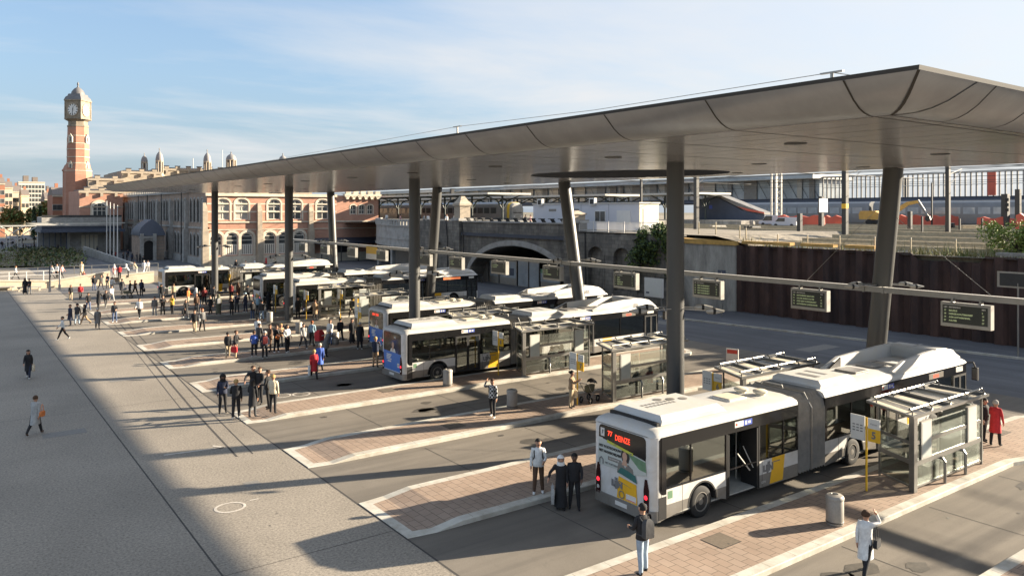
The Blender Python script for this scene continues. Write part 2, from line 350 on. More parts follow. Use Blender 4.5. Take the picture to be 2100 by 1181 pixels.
# oil drips in the bays, repairs and gum spots: flat irregular patches with edges of their own
rs = random.Random(21); st_ = MB('oil_stain')
def blot(u, v, r, ax=1.0, z=.006, n=11):
    st_.add([(u + r * ax * rs.uniform(.55, 1.1) * math.cos(2 * math.pi * i / n), v + r * rs.uniform(.55, 1.1) * math.sin(2 * math.pi * i / n), z) for i in range(n)], [tuple(range(n))])
for v, wd in zip(ISL, WID):
    for _ in range(9): blot(rs.uniform(12, 37), v + wd + rs.uniform(.9, 3.6), rs.choice((.06, .1, .16, .3)), rs.uniform(1, 2.4))
    for _ in range(2): blot(rs.uniform(17, 20), v + wd + 2 + rs.uniform(-.4, .4), .4, 1.6)
for _ in range(240): blot(rs.uniform(-8, 10.3), rs.uniform(14, 75), rs.choice((.018, .025, .04)), 1, .004, 7)
for u, v in ((905, 843), (925, 838)): blot(*G(u, v), .16, 2)
struct(st_, 'ground_stains')
rp = MB('repair')
for u, v, a, b in ((3.2, 37, 1.6, .8), (8.2, 26.5, .5, .5), (-1.5, 30, .6, .6), (7.2, 47, 1.2, .5), (46, 30, 3.5, 1.2), (47.5, 44, 1.4, 4), (24, 25.2, 1.2, .6), (33, 9.6, 2.2, .9)): rp.quad((u, v, .0045), (u + a, v, .0045), (u + a, v + b, .0045), (u, v + b, .0045))
struct(rp, 'paving_repairs')
# painted bicycle-lane marks
k = MB('marking')
def strip(pts, wd=.1, z=.008):
    for (a, b), (c, d) in zip(pts, pts[1:]):
        e = Vector((c - a, d - b, 0)).normalized(); n = Vector((-e.y, e.x, 0)) * wd / 2
        k.quad((a - n.x, b - n.y, z), (c - n.x, d - n.y, z), (c + n.x, d + n.y, z), (a + n.x, b + n.y, z))
def px(*pts): return [G(*p) for p in pts]
strip(px((336, 933), (460, 917), (436, 914)), .12); strip(px((460, 917), (415, 924)), .1)
def ring(cx, cy, rx, ry, n=18):
    u, v = G(cx, cy); strip([(u + rx * math.cos(2 * math.pi * i / n), v + ry * math.sin(2 * math.pi * i / n)) for i in range(n + 1)], .085)
ring(472, 1040, .44, .40, 28); strip(px((512, 1026), (530, 1022)), .05)
ring(578, 811, .42, .4, 24); ring(618, 808, .42, .4, 24)
strip(px((338, 697), (400, 692)), .12); strip(px((345, 700), (400, 697)), .1); strip(px((296, 664), (350, 662)), .12)
strip(px((1096, 826), (1130, 823)), .5); strip(px((330, 640), (372, 637)), .15)
struct(k, 'road_marking')
# ---------------------------------------------------------------- boarding islands
def outline(u0, u1, v0, v1, ins=0):
    """island plan: square nose on the plaza line, a slight flare and a round head at the far end"""
    r = (v1 - v0) / 2 - ins; c = (v0 + v1) / 2
    pts = [(u0 + ins, v1 - .12 - ins), (u0 + ins, v0 + .12 + ins), (u0 + .9, v0 + ins), (u0 + 1.8, v0 + ins), (31.5, v0 + ins), (33.5, v0 - .55 + ins), (u1 - 1.6, v0 - .55 + ins)]
    rr = r + .3
    pts += [(u1 - 1.6 + (rr + .2) * math.cos(a), c - .25 + (r + .3) * math.sin(a)) for a in [R(-70 + 14 * i) for i in range(11)]]
    pts += [(u1 - 2.4, v1 - ins), (u0 + 1.8, v1 - ins), (u0 + .9, v1 - ins)]
    return pts
for i, (v, wd) in enumerate(zip(ISL, WID)):
    u1 = 39.5
    o = outline(PZ + .03, u1, v, v + wd); n = outline(PZ + .03, u1, v, v + wd, .34)
    m = MB('kerb_stone'); Z = .15
    ramp_z = lambda p: .02 if p[0] < PZ + 1.0 else Z      # the nose ramps down to the plaza
    m.loft([[(*p, -.02) for p in o], [(*p, ramp_z(p) - .02) for p in o], [(p[0] * .999 + q[0] * .001, p[1] * .94 + q[1] * .06, ramp_z(p)) for p, q in zip(o, n)], [(*q, ramp_z(q)) for q in n]], False, False)
    e_ = len(n); m.m('paver').add([(*q, ramp_z(q) + .001) for q in n], [(0, 1, 2, e_ - 1), (2, 3, e_ - 2, e_ - 1), tuple(range(3, e_ - 1))])
    m.m('kerb_joint')
    for t in range(int((34 - PZ) / 1.1)):
        u = PZ + 2.2 + t * 1.1
        if u > 31: break
        for a, b in ((v + .06, v + .33), (v + wd - .33, v + wd - .06)): m.bx(u, u + .01, a, b, .1, Z + .0015)
    tag(m.build('island'), kind='structure')
# pavement in front of the retaining wall
o = [(54.75, 57.0), (50.3, 49.5), (54.5, 20.7), (57.9, -4), (58.2, -40), (60, -40), (60, 57)]
struct(MB('asphalt').loft([[(*p, -.02) for p in o], [(*p, .13) for p in o]], False, True), 'pavement')
kb = MB('kerb_stone')
for a, b in zip(o[:4], o[1:5]):
    d = Vector((b[0] - a[0], b[1] - a[1], 0)).normalized(); n = Vector((d.y, -d.x, 0)) * .16
    kb.loft([[(a[0], a[1], 0), (a[0] + n.x, a[1] + n.y, 0), (a[0] + n.x, a[1] + n.y, .135), (a[0], a[1], .135)], [(b[0], b[1], 0), (b[0] + n.x, b[1] + n.y, 0), (b[0] + n.x, b[1] + n.y, .135), (b[0], b[1], .135)]])
struct(kb, 'kerb')
# drain covers in the islands
for x, y, nb in ((1478, 1108, 'A'), (930, 872, 'B'), (795, 800, 'C'), (2045, 885, 'D')):
    u, v = G(x, y, .15)
    m = MB('dark_steel').bx(-.42, .42, -.38, .38, 0, .006).m('cover').bx(-.40, .40, -.36, .36, .006, .009).m('dark_steel').bx(-.02, .02, -.3, -.24, .009, .011)
    tag(m.build('drain_cover', loc=(u, v, .151)), {'A': 'square drain cover in the nearest brick island, lower right', 'B': 'dark drain cover in the brick island left of the checked shirt person', 'C': 'drain cover beside the bin at the rear of the blue-backed bus', 'D': 'drain cover on the island head near the red coat'}[nb], 'drain cover', 'drain covers')

# ================================================================ CANOPY
cn = empty('bus_station_canopy', (0, 0, 0), label='long grey metal canopy on tall columns spanning all the bus bays', cat='canopy')
UF, UB, VF, VB = 14.95, 39.6, 8.0, 94.0
def zs(u, v): return 11.19 + .002 * (v - 20) + max(0, u - 24) * .0165
PROF = [(0, 0), (.16, .012), (.34, .05), (.52, .13), (.72, .27), (1.08, .62)]
def ringat(off, dz):
    P = []
    def e(u, v): P.append((u, v))
    q = []
    for (u, v) in ((UF - off, VF - off), (24, VF - off), (UB + off, VF - off), (UB + off, VB + off), (24, VB + off), (UF - off, VB + off)):
        q.append((u, v, zs(min(max(u, UF), UB), min(max(v, VF), VB)) + dz))
    return q
sf = MB('soffit'); q = ringat(0, 0)
sf.add(q, [(0, 1, 4, 5), (1, 2, 3, 4)])
sf.m('joint')
def sline(u0, v0, u1, v1, wd=.025):
    if v0 == v1: segs = [(u0, min(24, u1)), (max(24, u0), u1)]; 
    else: segs = None
    if segs:
        for a, b in segs:
            if b > a: sf.add([(a, v0 - wd / 2, zs(a, v0) - .004), (a, v0 + wd / 2, zs(a, v0) - .004), (b, v0 + wd / 2, zs(b, v0) - .004), (b, v0 - wd / 2, zs(b, v0) - .004)], [(0, 1, 2, 3)])
    else: sf.add([(u0 - wd / 2, v0, zs(u0, v0) - .004), (u0 + wd / 2, v0, zs(u0, v0) - .004), (u0 + wd / 2, v1, zs(u0, v1) - .004), (u0 - wd / 2, v1, zs(u0, v1) - .004)], [(0, 3, 2, 1)])
SE = [8.0 + .35 + 3.35 * k for k in range(27)]
for v in SE:
    if v < VB: sline(UF, v, UB, v, .045)
for kx in range(1, 20): sline(UF + 1.25 * kx, VF, UF + 1.25 * kx, VB, .018 if kx % 2 else .028)
sline(UF + .02, VF, UF + .02, VB, .03); sline(UF, VF + .02, UB, VF + .02, .03)
sf.build('soffit', cn)
fa = MB('fascia'); fa.loft([ringat(a, b) for a, b in PROF], False, False)
fa.m('joint')
def rib(pts, wd):   # pts along the profile, in the given direction
    pass
for v in SE:
    P = [(UF - a, v, zs(UF, v) + b - .006) for a, b in PROF]
    fa.loft([[(p[0] - .004, p[1] - .02, p[2]), (p[0] - .004, p[1] + .02, p[2])] for p in P], False, False, False)
for su, sv, ou, ov in ((UF, VF, -1, -1), (UF, VF, 1.1, -1), (UF, VB, -1, 1)):
    P = [(su + ou * a, sv + ov * a, zs(su, sv) + b - .006) for a, b in PROF]
    fa.loft([[(p[0] - .02, p[1] + .02 * (1 if sv == VF else -1) * (1 if ou < 0 else -1), p[2]), (p[0] + .02, p[1] - .02 * (1 if sv == VF else -1) * (1 if ou < 0 else -1), p[2])] for p in P], False, False, False)
for u in [UF + 2.0 + 2.2 * k for k in range(10)]:
    P = [(u, VF - a, zs(u, VF) + b - .006) for a, b in PROF]
    fa.loft([[(p[0] - .018, p[1] - .004, p[2]), (p[0] + .018, p[1] - .004, p[2])] for p in P], False, False, False)
fo = fa.build('fascia', cn, smooth=50)
rf = MB('pale_steel'); a = ringat(1.08, .62); b = ringat(1.10, .70); c_ = ringat(.6, .78); d_ = ringat(-1.5, .95)
rf.m('dark_steel').loft([a, b], False, False).m('pale_steel').loft([b, c_, d_], False, True); rf.build('roof_sheet', cn)
# big round louvre in the soffit and the downlights
gu, gv = 30.6, 31.2; z = zs(gu, gv)
m = MB('dark_steel'); n = 48
def zz_(u, v): return zs(u, v) - .006
R0 = 5.3
cpt = [(gu + R0 * math.cos(2 * math.pi * i / n), gv + R0 * math.sin(2 * math.pi * i / n)) for i in range(n)]
m.add([(u, v, zz_(u, v)) for u, v in cpt], [tuple(range(n - 1, -1, -1))])
m.m('slate')
for i in range(-10, 11):
    t = i * .5; hw = math.sqrt(max(0, R0 * R0 - t * t)) - .05
    if hw > .3: m.loft([[(gu + t - .05, gv - hw, zs(gu + t, gv) - .05), (gu + t + .05, gv - hw, zs(gu + t, gv) - .05), (gu + t + .05, gv - hw, zs(gu + t, gv) - .01), (gu + t - .05, gv - hw, zs(gu + t, gv) - .01)], [(gu + t - .05, gv + hw, zs(gu + t, gv) - .05), (gu + t + .05, gv + hw, zs(gu + t, gv) - .05), (gu + t + .05, gv + hw, zs(gu + t, gv) - .01), (gu + t - .05, gv + hw, zs(gu + t, gv) - .01)]])
m.loft([[(gu + r * math.cos(2 * math.pi * i / n), gv + r * math.sin(2 * math.pi * i / n), zs(gu + r * math.cos(2 * math.pi * i / n), gv + r * math.sin(2 * math.pi * i / n)) + zo) for i in range(n)] for r, zo in ((R0, .06), (R0, -.03), (R0 + .12, -.03), (R0 + .12, .1))], False, False)
m.build('louvre_grille', cn)
m = MB('pale_steel').m('black').lathe([(.01, -.012), (.27, -.012), (.27, .02)], 20).m('dark_steel').lathe([(.27, -.012), (.30, -.015), (.31, .0)], 20)
dl0 = None
for (u, v) in [(19.2, 13 + 7.35 * k) for k in range(11)] + [(27.5, 13 + 7.35 * k) for k in range(11)] + [(35.5, 13 + 7.35 * k) for k in range(11)]:
    if (u - gu) ** 2 + (v - gv) ** 2 < 36: continue
    if dl0 is None: dl0 = m.build('downlight', cn); o = dl0
    else: o = dl0.copy(); COL.objects.link(o)
    o.location = (u, v, zs(u, v) - .004)
# columns
def floods(par, z, r, x, y):
    for sgn in (-1, 1):
        for kk in (0, 1):
            m = MB('pale_steel'); ax = Vector((C * sgn, -S * sgn, 0)); fw = Vector((-S, -C, 0))
            b0 = Vector((x, y, z)) + ax * r + fw * (.25 if kk else -.15)
            e = b0 + ax * (.75 + .35 * kk) + Vector((0, 0, -.1 * kk))
            m.tube(b0 - ax * .35, e, .022, n=6)
            m.path([e - ax * .3, e - ax * .22, e + ax * .05, e + ax * .42], [.05, .1, .12, .03], 8)
            m.m('black').tube(e + ax * .06, e - ax * .04, .125, n=8)
            m.build('floodlight', par, smooth=40)
def column(ub, vb, ut, vt, r):
    m = MB('column_steel'); zt = zs(ut, vt)
    n = 24
    m.path([(ub, vb, 0), (ub + (ut - ub) * .32, vb + (vt - vb) * .32, zt * .32)], r, n, False)
    m.path([(ub + (ut - ub) * .32, vb + (vt - vb) * .32, zt * .32), (ut, vt, zt)], r * .985, n, False)
    m.lathe([(r * 1.5, 0), (r * 1.5, .03), (r * 1.05, .05)], n, (ub, vb, 0))
    o = m.build('column', cn, smooth=40)
    f = .47
    floods(o, zt * .49, r, ub + (ut - ub) * f, vb + (vt - vb) * f)
    return o
UC = 23.2
for x in (1385, 850, 592.5, 440.5):
    v = onx(x, UC)[0]; column(UC, v, UC, v, .345)
UR = 38.2
BASE = [(1788, 1832), (1197, 1157), (880, 897), (687, 678)]
for xb, xt in BASE: column(UR, onx(xb, UR)[0], UR, onx(xt, UR)[0], .47)
# safety line on the roof
sl = empty('roof_safety_line', label='thin safety wire on posts along the canopy roof', cat='safety line')
pts = []
for (x, y) in ((1706, 160), (938, 271)):
    v, z = onx(x, 17.5, y - 11); zr = z - .55
    pts.append((17.5, v, z)); MB('steel').tube((17.5, v, zr - .3), (17.5, v, z), .04).bx(17.46, 17.54, v - .3, v + .3, z - .02, z + .02).build('post', sl)
MB('steel').path([pts[0], (17.5, (pts[0][1] + pts[1][1]) / 2, min(pts[0][2], pts[1][2]) - .02), pts[1], (17.5, VB - 1, zs(17.5, VB) + .95)], .011, 5).path([pts[0], (17.5, VF + .8, zs(17.5, VF) + .93)], .011, 5).build('wire', sl)
# ---------------------------------------------------------------- rail carrying the departure boards
ZR = 5.38
rl = empty('sign_rail', (UR - .75, 0, ZR), label='horizontal grey rail across the rear columns that carries the departure boards', cat='rail')
MB('pale_steel').m('steel').bx(-.09, .09, -6, 103, -.13, .12).m('white_paint').bx(-.11, .11, -6, 103, .123, .15).build('beam', rl)
for xb, xt in BASE:
    v = onx(xb, UR)[0]; v += (onx(xt, UR)[0] - v) * .48
    MB('steel').bx(.05, .9, v - .1, v + .1, -.1, .09).bx(-.12, .3, v - .55, v - .45, -.16, .16).bx(-.12, .3, v + .45, v + .55, -.16, .16).build('bracket', rl)
for a, b in ((1655, 1800), (1818, 2035)):
    MB('steel').tube((0, onx(a, UR - .7)[0], .14), (.7, onx(b if b < 1810 else a, UR)[0], 4.0), .012, n=5).build('stay_wire', rl) if b < 1810 else MB('steel').tube((0, onx(b, UR - .7)[0], .14), (.7, onx(a, UR)[0], 4.0), .012, n=5).build('stay_wire', rl)
def board(v, lines, label, hd=True):
    t = empty('departure_board', (UR - .95, v, ZR), label=label, cat='departure board', group='departure boards hanging from the rail')
    W, HH = 1.06, 1.08
    # the screen faces -X (towards the plaza); local y runs to the left of the reader
    MB('steel').bx(-.17, .17, -W, W, -.28 - HH, -.28).build('housing', t, bevel=.02)
    for y in (-.6, .6): MB('steel').bx(-.06, .16, y - .05, y + .05, -.3, -.1).build('hanger', t)
    MB('pale_steel').bx(-.15, .15, -W - .02, W + .02, -.279, -.262).build('top_cover', t)
    MB('pale_steel').bx(-.165, .165, -W - .02, -W - .001, -.275 - HH, -.28).build('sunlit_end', t)  # pale end plate, sunlight on this end put into the colour
    s = MB('led_screen').bx(-.182, -.171, -W + .1, W - .1, -.4 - HH + .28, -.38).build('screen', t)
    rot = (R(90), 0, R(-90))
    for r, (a, b, c) in enumerate(lines):
        z = -.475 - r * .15; mm = 'led_head' if r == 0 else 'led_line'; sz = .085 if r == 0 else .098
        for tx, y in ((a, .9), (b, .68), (c, -.72)):
            if tx: text(tx, sz, t, (-.184, y, z), rot, mm, 'display_text', .001, bold=.004)
    return t
HD = ('LIJN', 'BESTEMMING', 'MIN')
BD = [(1985, [HD, ('17', 'BELZELE', '2'), ('18', 'DEINZE KOUTERDREEF', '17'), ('19', 'AZM ANTWERPENPL', '19'), ('57', 'AALTER', '27')], 'rightmost departure board, widest in view, four yellow-green lines on a dark screen'),
      (1664, [HD, ('70', 'ANTWERPEN BERCHEM', '5'), ('71', 'AALTER MARIA-AALTER', '16'), ('72', 'AZM GENT KORENMARKT', '20'), ('73', 'ANTWERPEN LINKEROEVER', '22')], 'departure board with four long lines, before the rusty wall left of the leaning column'),
      (1455, [HD, ('14', 'GENT KORENMARKT', '2'), ('16', 'GENT KORENMARKT', '12'), ('18', 'GENT KORENMARKT', '15'), ('19', 'GENT KORENMARKT', '17')], 'departure board with bright green lines, right of the tall dark column'),
      (1287, [HD, ('5', 'GENT', '3'), ('6', 'EEKLO', '7'), ('7', 'DEINZE CAR', '9'), ('8', 'GENT ZUID', '11')], 'departure board in front of the stone niches, left of the tall dark column'),
      (1137, [HD, ('34', 'GENT', '1'), ('36', 'AALST', '8'), ('38', 'BLAARMEERSEN', '9')], 'departure board left of the leaning column, over the tunnel hoarding'),
      (1028, [HD, ('40', 'DESTELBERGEN', '2'), ('41', 'GENT ZUID', '6')], 'departure board hanging in front of the middle of the tunnel arch'),
      (940, [HD, ('42', 'ZELZATE', '4'), ('43', 'GENT', '8'), ('44', 'LOCHRISTI', '9')], 'departure board in front of the left foot of the tunnel arch'),
      (876, [HD, ('50', 'GENT', '4')], 'departure board half hidden behind a front column, seen by its pale end'),
      (787, [HD, ('52', 'EVERGEM', '4')], 'departure board right of the yellow banner on the rail'),
      (726, [HD, ('55', 'GENT', '4')], 'departure board just left of the yellow banner on the rail'),
      (670, [HD, ('57', 'ZOMERGEM', '4')], 'departure board close to the leftmost leaning column'),
      (625, [HD, ('58', 'EEKLO', '4')], 'last departure board at the left end of the rail')]
for x, l, lb in BD: board(onx(x - 4, UR - 1.0)[0], l, lb)
v0 = onx(762, UR - .9)[0]
bn = MB('sign_yellow').bx(UR - .92, UR - .86, v0 - 1.3, v0 + 1.3, ZR - .75, ZR + .0).m('white_paint').bx(UR - .925, UR - .855, v0 - 1.3, v0 + 1.3, ZR - 1.35, ZR - .75).build('banner')
tag(bn, 'yellow and white banner hanging under the rail', 'banner')

# ================================================================ SHELTERS, POLES, BINS
def make_shelter():
    t = empty('bus_shelter'); global SKEW
    SKEW = 4.85
    L_, D = 4.85, 2.2     # local x along the island, y across; origin at the near left post; roof 2.5
    zr = 2.42
    # roof
    m = MB('pale_steel'); 
    m.m('steel').bx(-.2, L_ + .3, -.12, -.02, zr, zr + .09).bx(-.2, L_ + .3, D - .3, D - .2, zr, zr + .09).bx(-.2, -.1, -.02, D - .3, zr, zr + .09).bx(L_ + .2, L_ + .3, -.02, D - .3, zr, zr + .09)
    m.build('roof_frame', t)
    m = MB('cream_panel'); n = 12
    for i in range(n):
        x0 = -.1 + i * (L_ + .3) / n; x1 = x0 + (L_ + .3) / n
        m.m(['cream_panel', 'bus_grey', 'cream_panel', 'pale_steel', 'cream_panel', 'dark_steel'][i % 6]).bx(x0 + .01, x1 - .01, -.02, D - .3, zr + .02, zr + .05)
        if i % 3 == 2: m.m('steel').bx(x1 - .06, x1 + .03, -.02, D - .3, zr + .05, zr + .13)
    m.build('roof_panels', t)
    for y in (.12, D - .5):
        m = MB('steel').tube((-.15, y, zr + .24), (L_ + .25, y, zr + .24), .035, n=6)
        for i in range(5): x = -.1 + i * (L_ + .25) / 4; m.path([(x, y - .12, zr + .06), (x, y - .12, zr + .2), (x, y, zr + .28)], .03, 6)
        m.build('roof_rail', t)
    # posts
    MB('steel').bx(-.12, .12, -.08, .14, 0, zr).build('post', t, bevel=.02)
    for x, y in ((L_ - .05, 0), (0, 1.5), (L_ - .05, 1.5)): MB('steel').bx(x - .035, x + .035, y - .035, y + .035, 0, zr).build('post', t)
    # glazing : rear wall (y=0) and two ends
    fr = MB('steel')
    for z0, z1 in ((.1, .16), (.82, .98), (1.5, 1.62)): fr.bx(.12, L_ - .09, -.02, .02, z0, z1)
    for z0, z1 in ((.1, .16), (.85, 1.0), (1.5, 1.6)): fr.bx(-.02, .02, .14, 1.565, z0, z1).bx(L_ - .07, L_ - .03, .14, 1.565, z0, z1)
    fr.build('glazing_frame', t)
    for a, b in ((.14, 1.7), (1.74, 3.35), (3.39, L_ - .1)): MB('clear_glass').bx(a, b, -.008, .008, .16, zr - .25).build('glass_wall', t)
    MB('clear_glass').bx(-.008, .008, .14, 1.56, .16, zr - .3).build('glass_wall', t)
    m = MB('bus_grey').bx(L_ - .06, L_ - .04, .14, 1.56, .16, 1.5).m('poster').bx(L_ - .08, L_ - .02, .35, 1.35, 1.0, 2.1); m.build('end_panel', t)
    for x in (.75, 4.0): MB('pale_steel').bx(x - .34, x + .34, -.05, .05, .98, 2.22).m('poster').bx(x - .29, x + .29, -.055, .055, 1.04, 2.16).build('timetable_case', t)
    for x in (1.75, 3.2): MB('steel').path([(x, -.18, 0), (x, -.18, .72), (x, -.1, .8), (x, .1, .8)], .055, 8).build('bench_support', t, smooth=40)
    MB('steel').bx(1.3, 4.6, .25, .62, .44, .48).bx(1.5, 1.56, .3, .56, 0, .44).bx(4.3, 4.36, .3, .56, 0, .44).build('bench', t)
    SKEW = 0
    return t
sh0 = make_shelter()
SHL = [(1, 'nearest glass shelter, in front of the front half of the open-doored bus'), (2, 'glass shelter half hidden behind the roof of the nearest bus'), (3, 'glass shelter beside the tall dark column with two people seated inside'), (4, 'glass shelter in front of the bellows of the bus with the blue back'),
       (5, 'shelter behind the blue-backed buses, roof just showing over the front bus'), (6, 'shelter between the two blue-backed buses and the far columns, mostly hidden'), (7, 'right-hand one of the two overlapping far shelters'), (8, 'left-hand one of the two overlapping far shelters, yellow ad case'), (9, 'far shelter roof beside the second far column'), (11, 'farthest shelter, by the leftmost bus')]
for q, (i, lb) in enumerate(SHL):
    o = sh0 if q == 0 else copytree(sh0)
    o.location = (25.5 if i == 1 else 25.9, ISL[i] + (.58 if i == 1 else .35), .15); tag(o, lb, 'bus shelter', 'glass bus shelters on the islands')
def bin_(x, y, lb, q=[None]):
    u, v = G(x, y, .15)
    if q[0] is None:
        t = empty('litter_bin'); q[0] = t; t.scale = (.8, .8, .82)
        MB('bin_metal').lathe([(.27, 0), (.3, .03), (.31, .1), (.31, .88), (.30, .9)], 24).build('body', t, smooth=35)
        MB('pale_steel').m('bin_metal').lathe([(.325, .9), (.325, .97), (.28, 1.04), (.12, 1.08), (.11, 1.06), (.001, 1.06)], 24).m('black').lathe([(.1, 1.065), (.09, 1.068), (.001, 1.068)], 16).build('lid', t, smooth=35)
        MB('dark_steel').lathe([(.32, .1), (.32, .13), (.31, .14)], 24).build('band', t)
        o = t
    else: o = copytree(q[0])
    o.location = (u, v, .15); tag(o, lb, 'litter bin', 'grey metal litter bins on the islands')
for a in ((1712, 1074, 'round grey litter bin on the nearest island, behind the woman in the white coat'), (1050, 836, 'grey litter bin beside the person in the checked shirt'), (918, 791, 'grey litter bin in front of the rear wheel of the blue-backed bus'), (688, 706, 'grey litter bin behind the bending person with a red bag'), (613, 684, 'pale litter bin left of the person in a grey jacket and black backpack'), (553, 661, 'pale litter bin near the guitar player and the second far column')): bin_(*a)
def stop_sign(x, y, num, lb, h=2.55, h_=.15, flag=1):
    u, v = G(x, y, h_)
    t = empty('bus_stop_sign', (u, v, h_), label=lb, cat='bus stop sign', group='yellow bus stop poles'); t.scale = (.88, .88, .94)
    MB('sign_yellow').tube((0, 0, 0), (0, 0, h), .04, n=10).build('pole', t)
    # sign faces the plaza side (-x) and reads from there
    rot = Matrix.Rotation(R(-90), 4, 'Z')
    MB('sign_yellow').bx(-.02, .02, -.52, -.06, 1.75, 2.2).m('sign_white').bx(-.02, .02, -.52, -.06, 2.2, h).build('flag', t)
    m = MB('sign_white').bx(-.018, .018, .06, .62, 1.72, h + .03)
    if num: text(num, .34, t, (-.024, -.29, 1.97), (R(90), 0, R(-90)), 'grey_text', 'number', .003, 'CENTER', .012)
    text('Perron', .09, t, (-.024, -.29, 2.36), (R(90), 0, R(-90)), 'grey_text', 'lettering', .002, 'CENTER')
    m.m('grey_text')
    for r in range(3):
        for c in range(3): m.bx(-.0215, -.018, .14 + c * .15, .24 + c * .15, 2.02 + r * .1, 2.06 + r * .1)
    m.build('timetable', t)
stop_sign(1777, 1006, '5', 'yellow bus stop pole with number 5 by the nearest shelter')
stop_sign(1462, 882, '6', 'yellow bus stop pole with number 6 behind the roof of the nearest bus')
stop_sign(1184, 830, '7', 'yellow bus stop pole with number 7 beside the woman with the white tote bag')
stop_sign(1022, 769, '8', 'yellow bus stop pole before the yellow panel of the blue-backed bus')
stop_sign(735, 700, '9', 'bus stop pole hidden between the blue-backed buses, flag above the roof')
stop_sign(698, 652, '11', 'yellow bus stop pole in front of the far shelter ad case')
stop_sign(628, 655, '12', 'yellow bus stop pole right of the second far column')
stop_sign(565, 640, '', 'yellow bus stop pole left of the second far column')
stop_sign(470, 600, '', 'pale bus stop pole beside the yellow panel of the leftmost bus')
def aframe(x, y, lb, rz):
    u, v = G(x, y, .15); t = empty('pavement_sign', (u, v, .15), rz, label=lb, cat='pavement sign')
    MB('white_paint').bx(-.03, .03, -.35, .35, .1, 1.25).build('panel', t); MB('steel').bx(-.35, .35, -.4, .4, 0, .1).build('foot', t)
    MB('sign_red').bx(-.035, .035, -.3, .3, .98, 1.2).build('header', t)
aframe(1988, 928, 'white pavement sign with red header at the end of the nearest shelter', R(10)); aframe(1502, 760, 'white sign with red header on the island behind the tall dark column', R(20))
# ================================================================ BUSES
W = 1.31; XR, XF, XE = 6.95, 8.55, 19.4
ARC = (2.1, 10.4, 16.4)
def side(m, x0, x1, z0, z1, y, arcs=ARC, r=.62, zc=.47, t=.03):
    xs = {x0, x1}
    for a in arcs:
        for i in range(17): xs.add(a + r * math.cos(math.pi * i / 16))
    xs = sorted(x for x in xs if x0 <= x <= x1)
    def bot(x):
        b = z0
        for a in arcs:
            if abs(x - a) <= r + 1e-6: b = max(b, zc + math.sqrt(max(0, r * r - (x - a) ** 2)))
        return min(b, z1)
    s = -1 if y < 0 else 1
    for a, b in zip(xs, xs[1:]):
        p, q = bot(a), bot(b)
        if z1 - p < .004 and z1 - q < .004: continue
        yi = y - s * t
        m.loft([[(a, y, p), (a, y, z1), (a, yi, z1), (a, yi, p)], [(b, y, q), (b, y, z1), (b, yi, z1), (b, yi, q)]])
def roofsec(m, x0, x1, r0, r1):
    prof = [(-W, 2.72), (-W + .012, 2.8), (-W + .06, 2.87), (-W + .2, 2.93), (-.6, 2.98), (.6, 2.98), (W - .2, 2.93), (W - .06, 2.87), (W - .012, 2.8), (W, 2.72)]
    def R_(x, sy, sz): return [(x, y * sy, 2.72 + (z - 2.72) * sz) for y, z in prof]
    rings = []
    if r0: rings += [R_(x0, .90, .15), R_(x0 + .06, .95, .55), R_(x0 + .18, .985, .85), R_(x0 + .4, 1, 1)]
    else: rings += [R_(x0, 1, 1)]
    if r1: rings += [R_(x1 - .5, 1, 1), R_(x1 - .2, .985, .8), R_(x1 - .05, .95, .4), R_(x1, .88, .1)]
    else: rings += [R_(x1, 1, 1)]
    m.loft(rings, True, True)
def wrap(m, x0, z0, z1, r=.24, d=1, sx=.32):
    """rounded end of the body (rear d=1 at x0, front d=-1)"""
    pts = [(x0 + d * sx, -W)] + [(x0 + d * (r - r * math.cos(a)), -W + r - r * math.sin(a)) for a in [R(90 - 15 * i) for i in range(7)]]
    pts += [(x, -y) for x, y in reversed(pts)]
    if d < 0: pts = pts[::-1]
    m.loft([[(x, y, z0) for x, y in pts], [(x, y, z1) for x, y in pts]], True, True)
def rpoly(y0, y1, z0, z1, r=.12):
    P = []
    for cy, cz, a in ((y1 - r, z1 - r, 0), (y0 + r, z1 - r, 90), (y0 + r, z0 + r, 180), (y1 - r, z0 + r, 270)): P += arcpts(cy, cz, r, R(a), R(a + 90), 4)
    return P
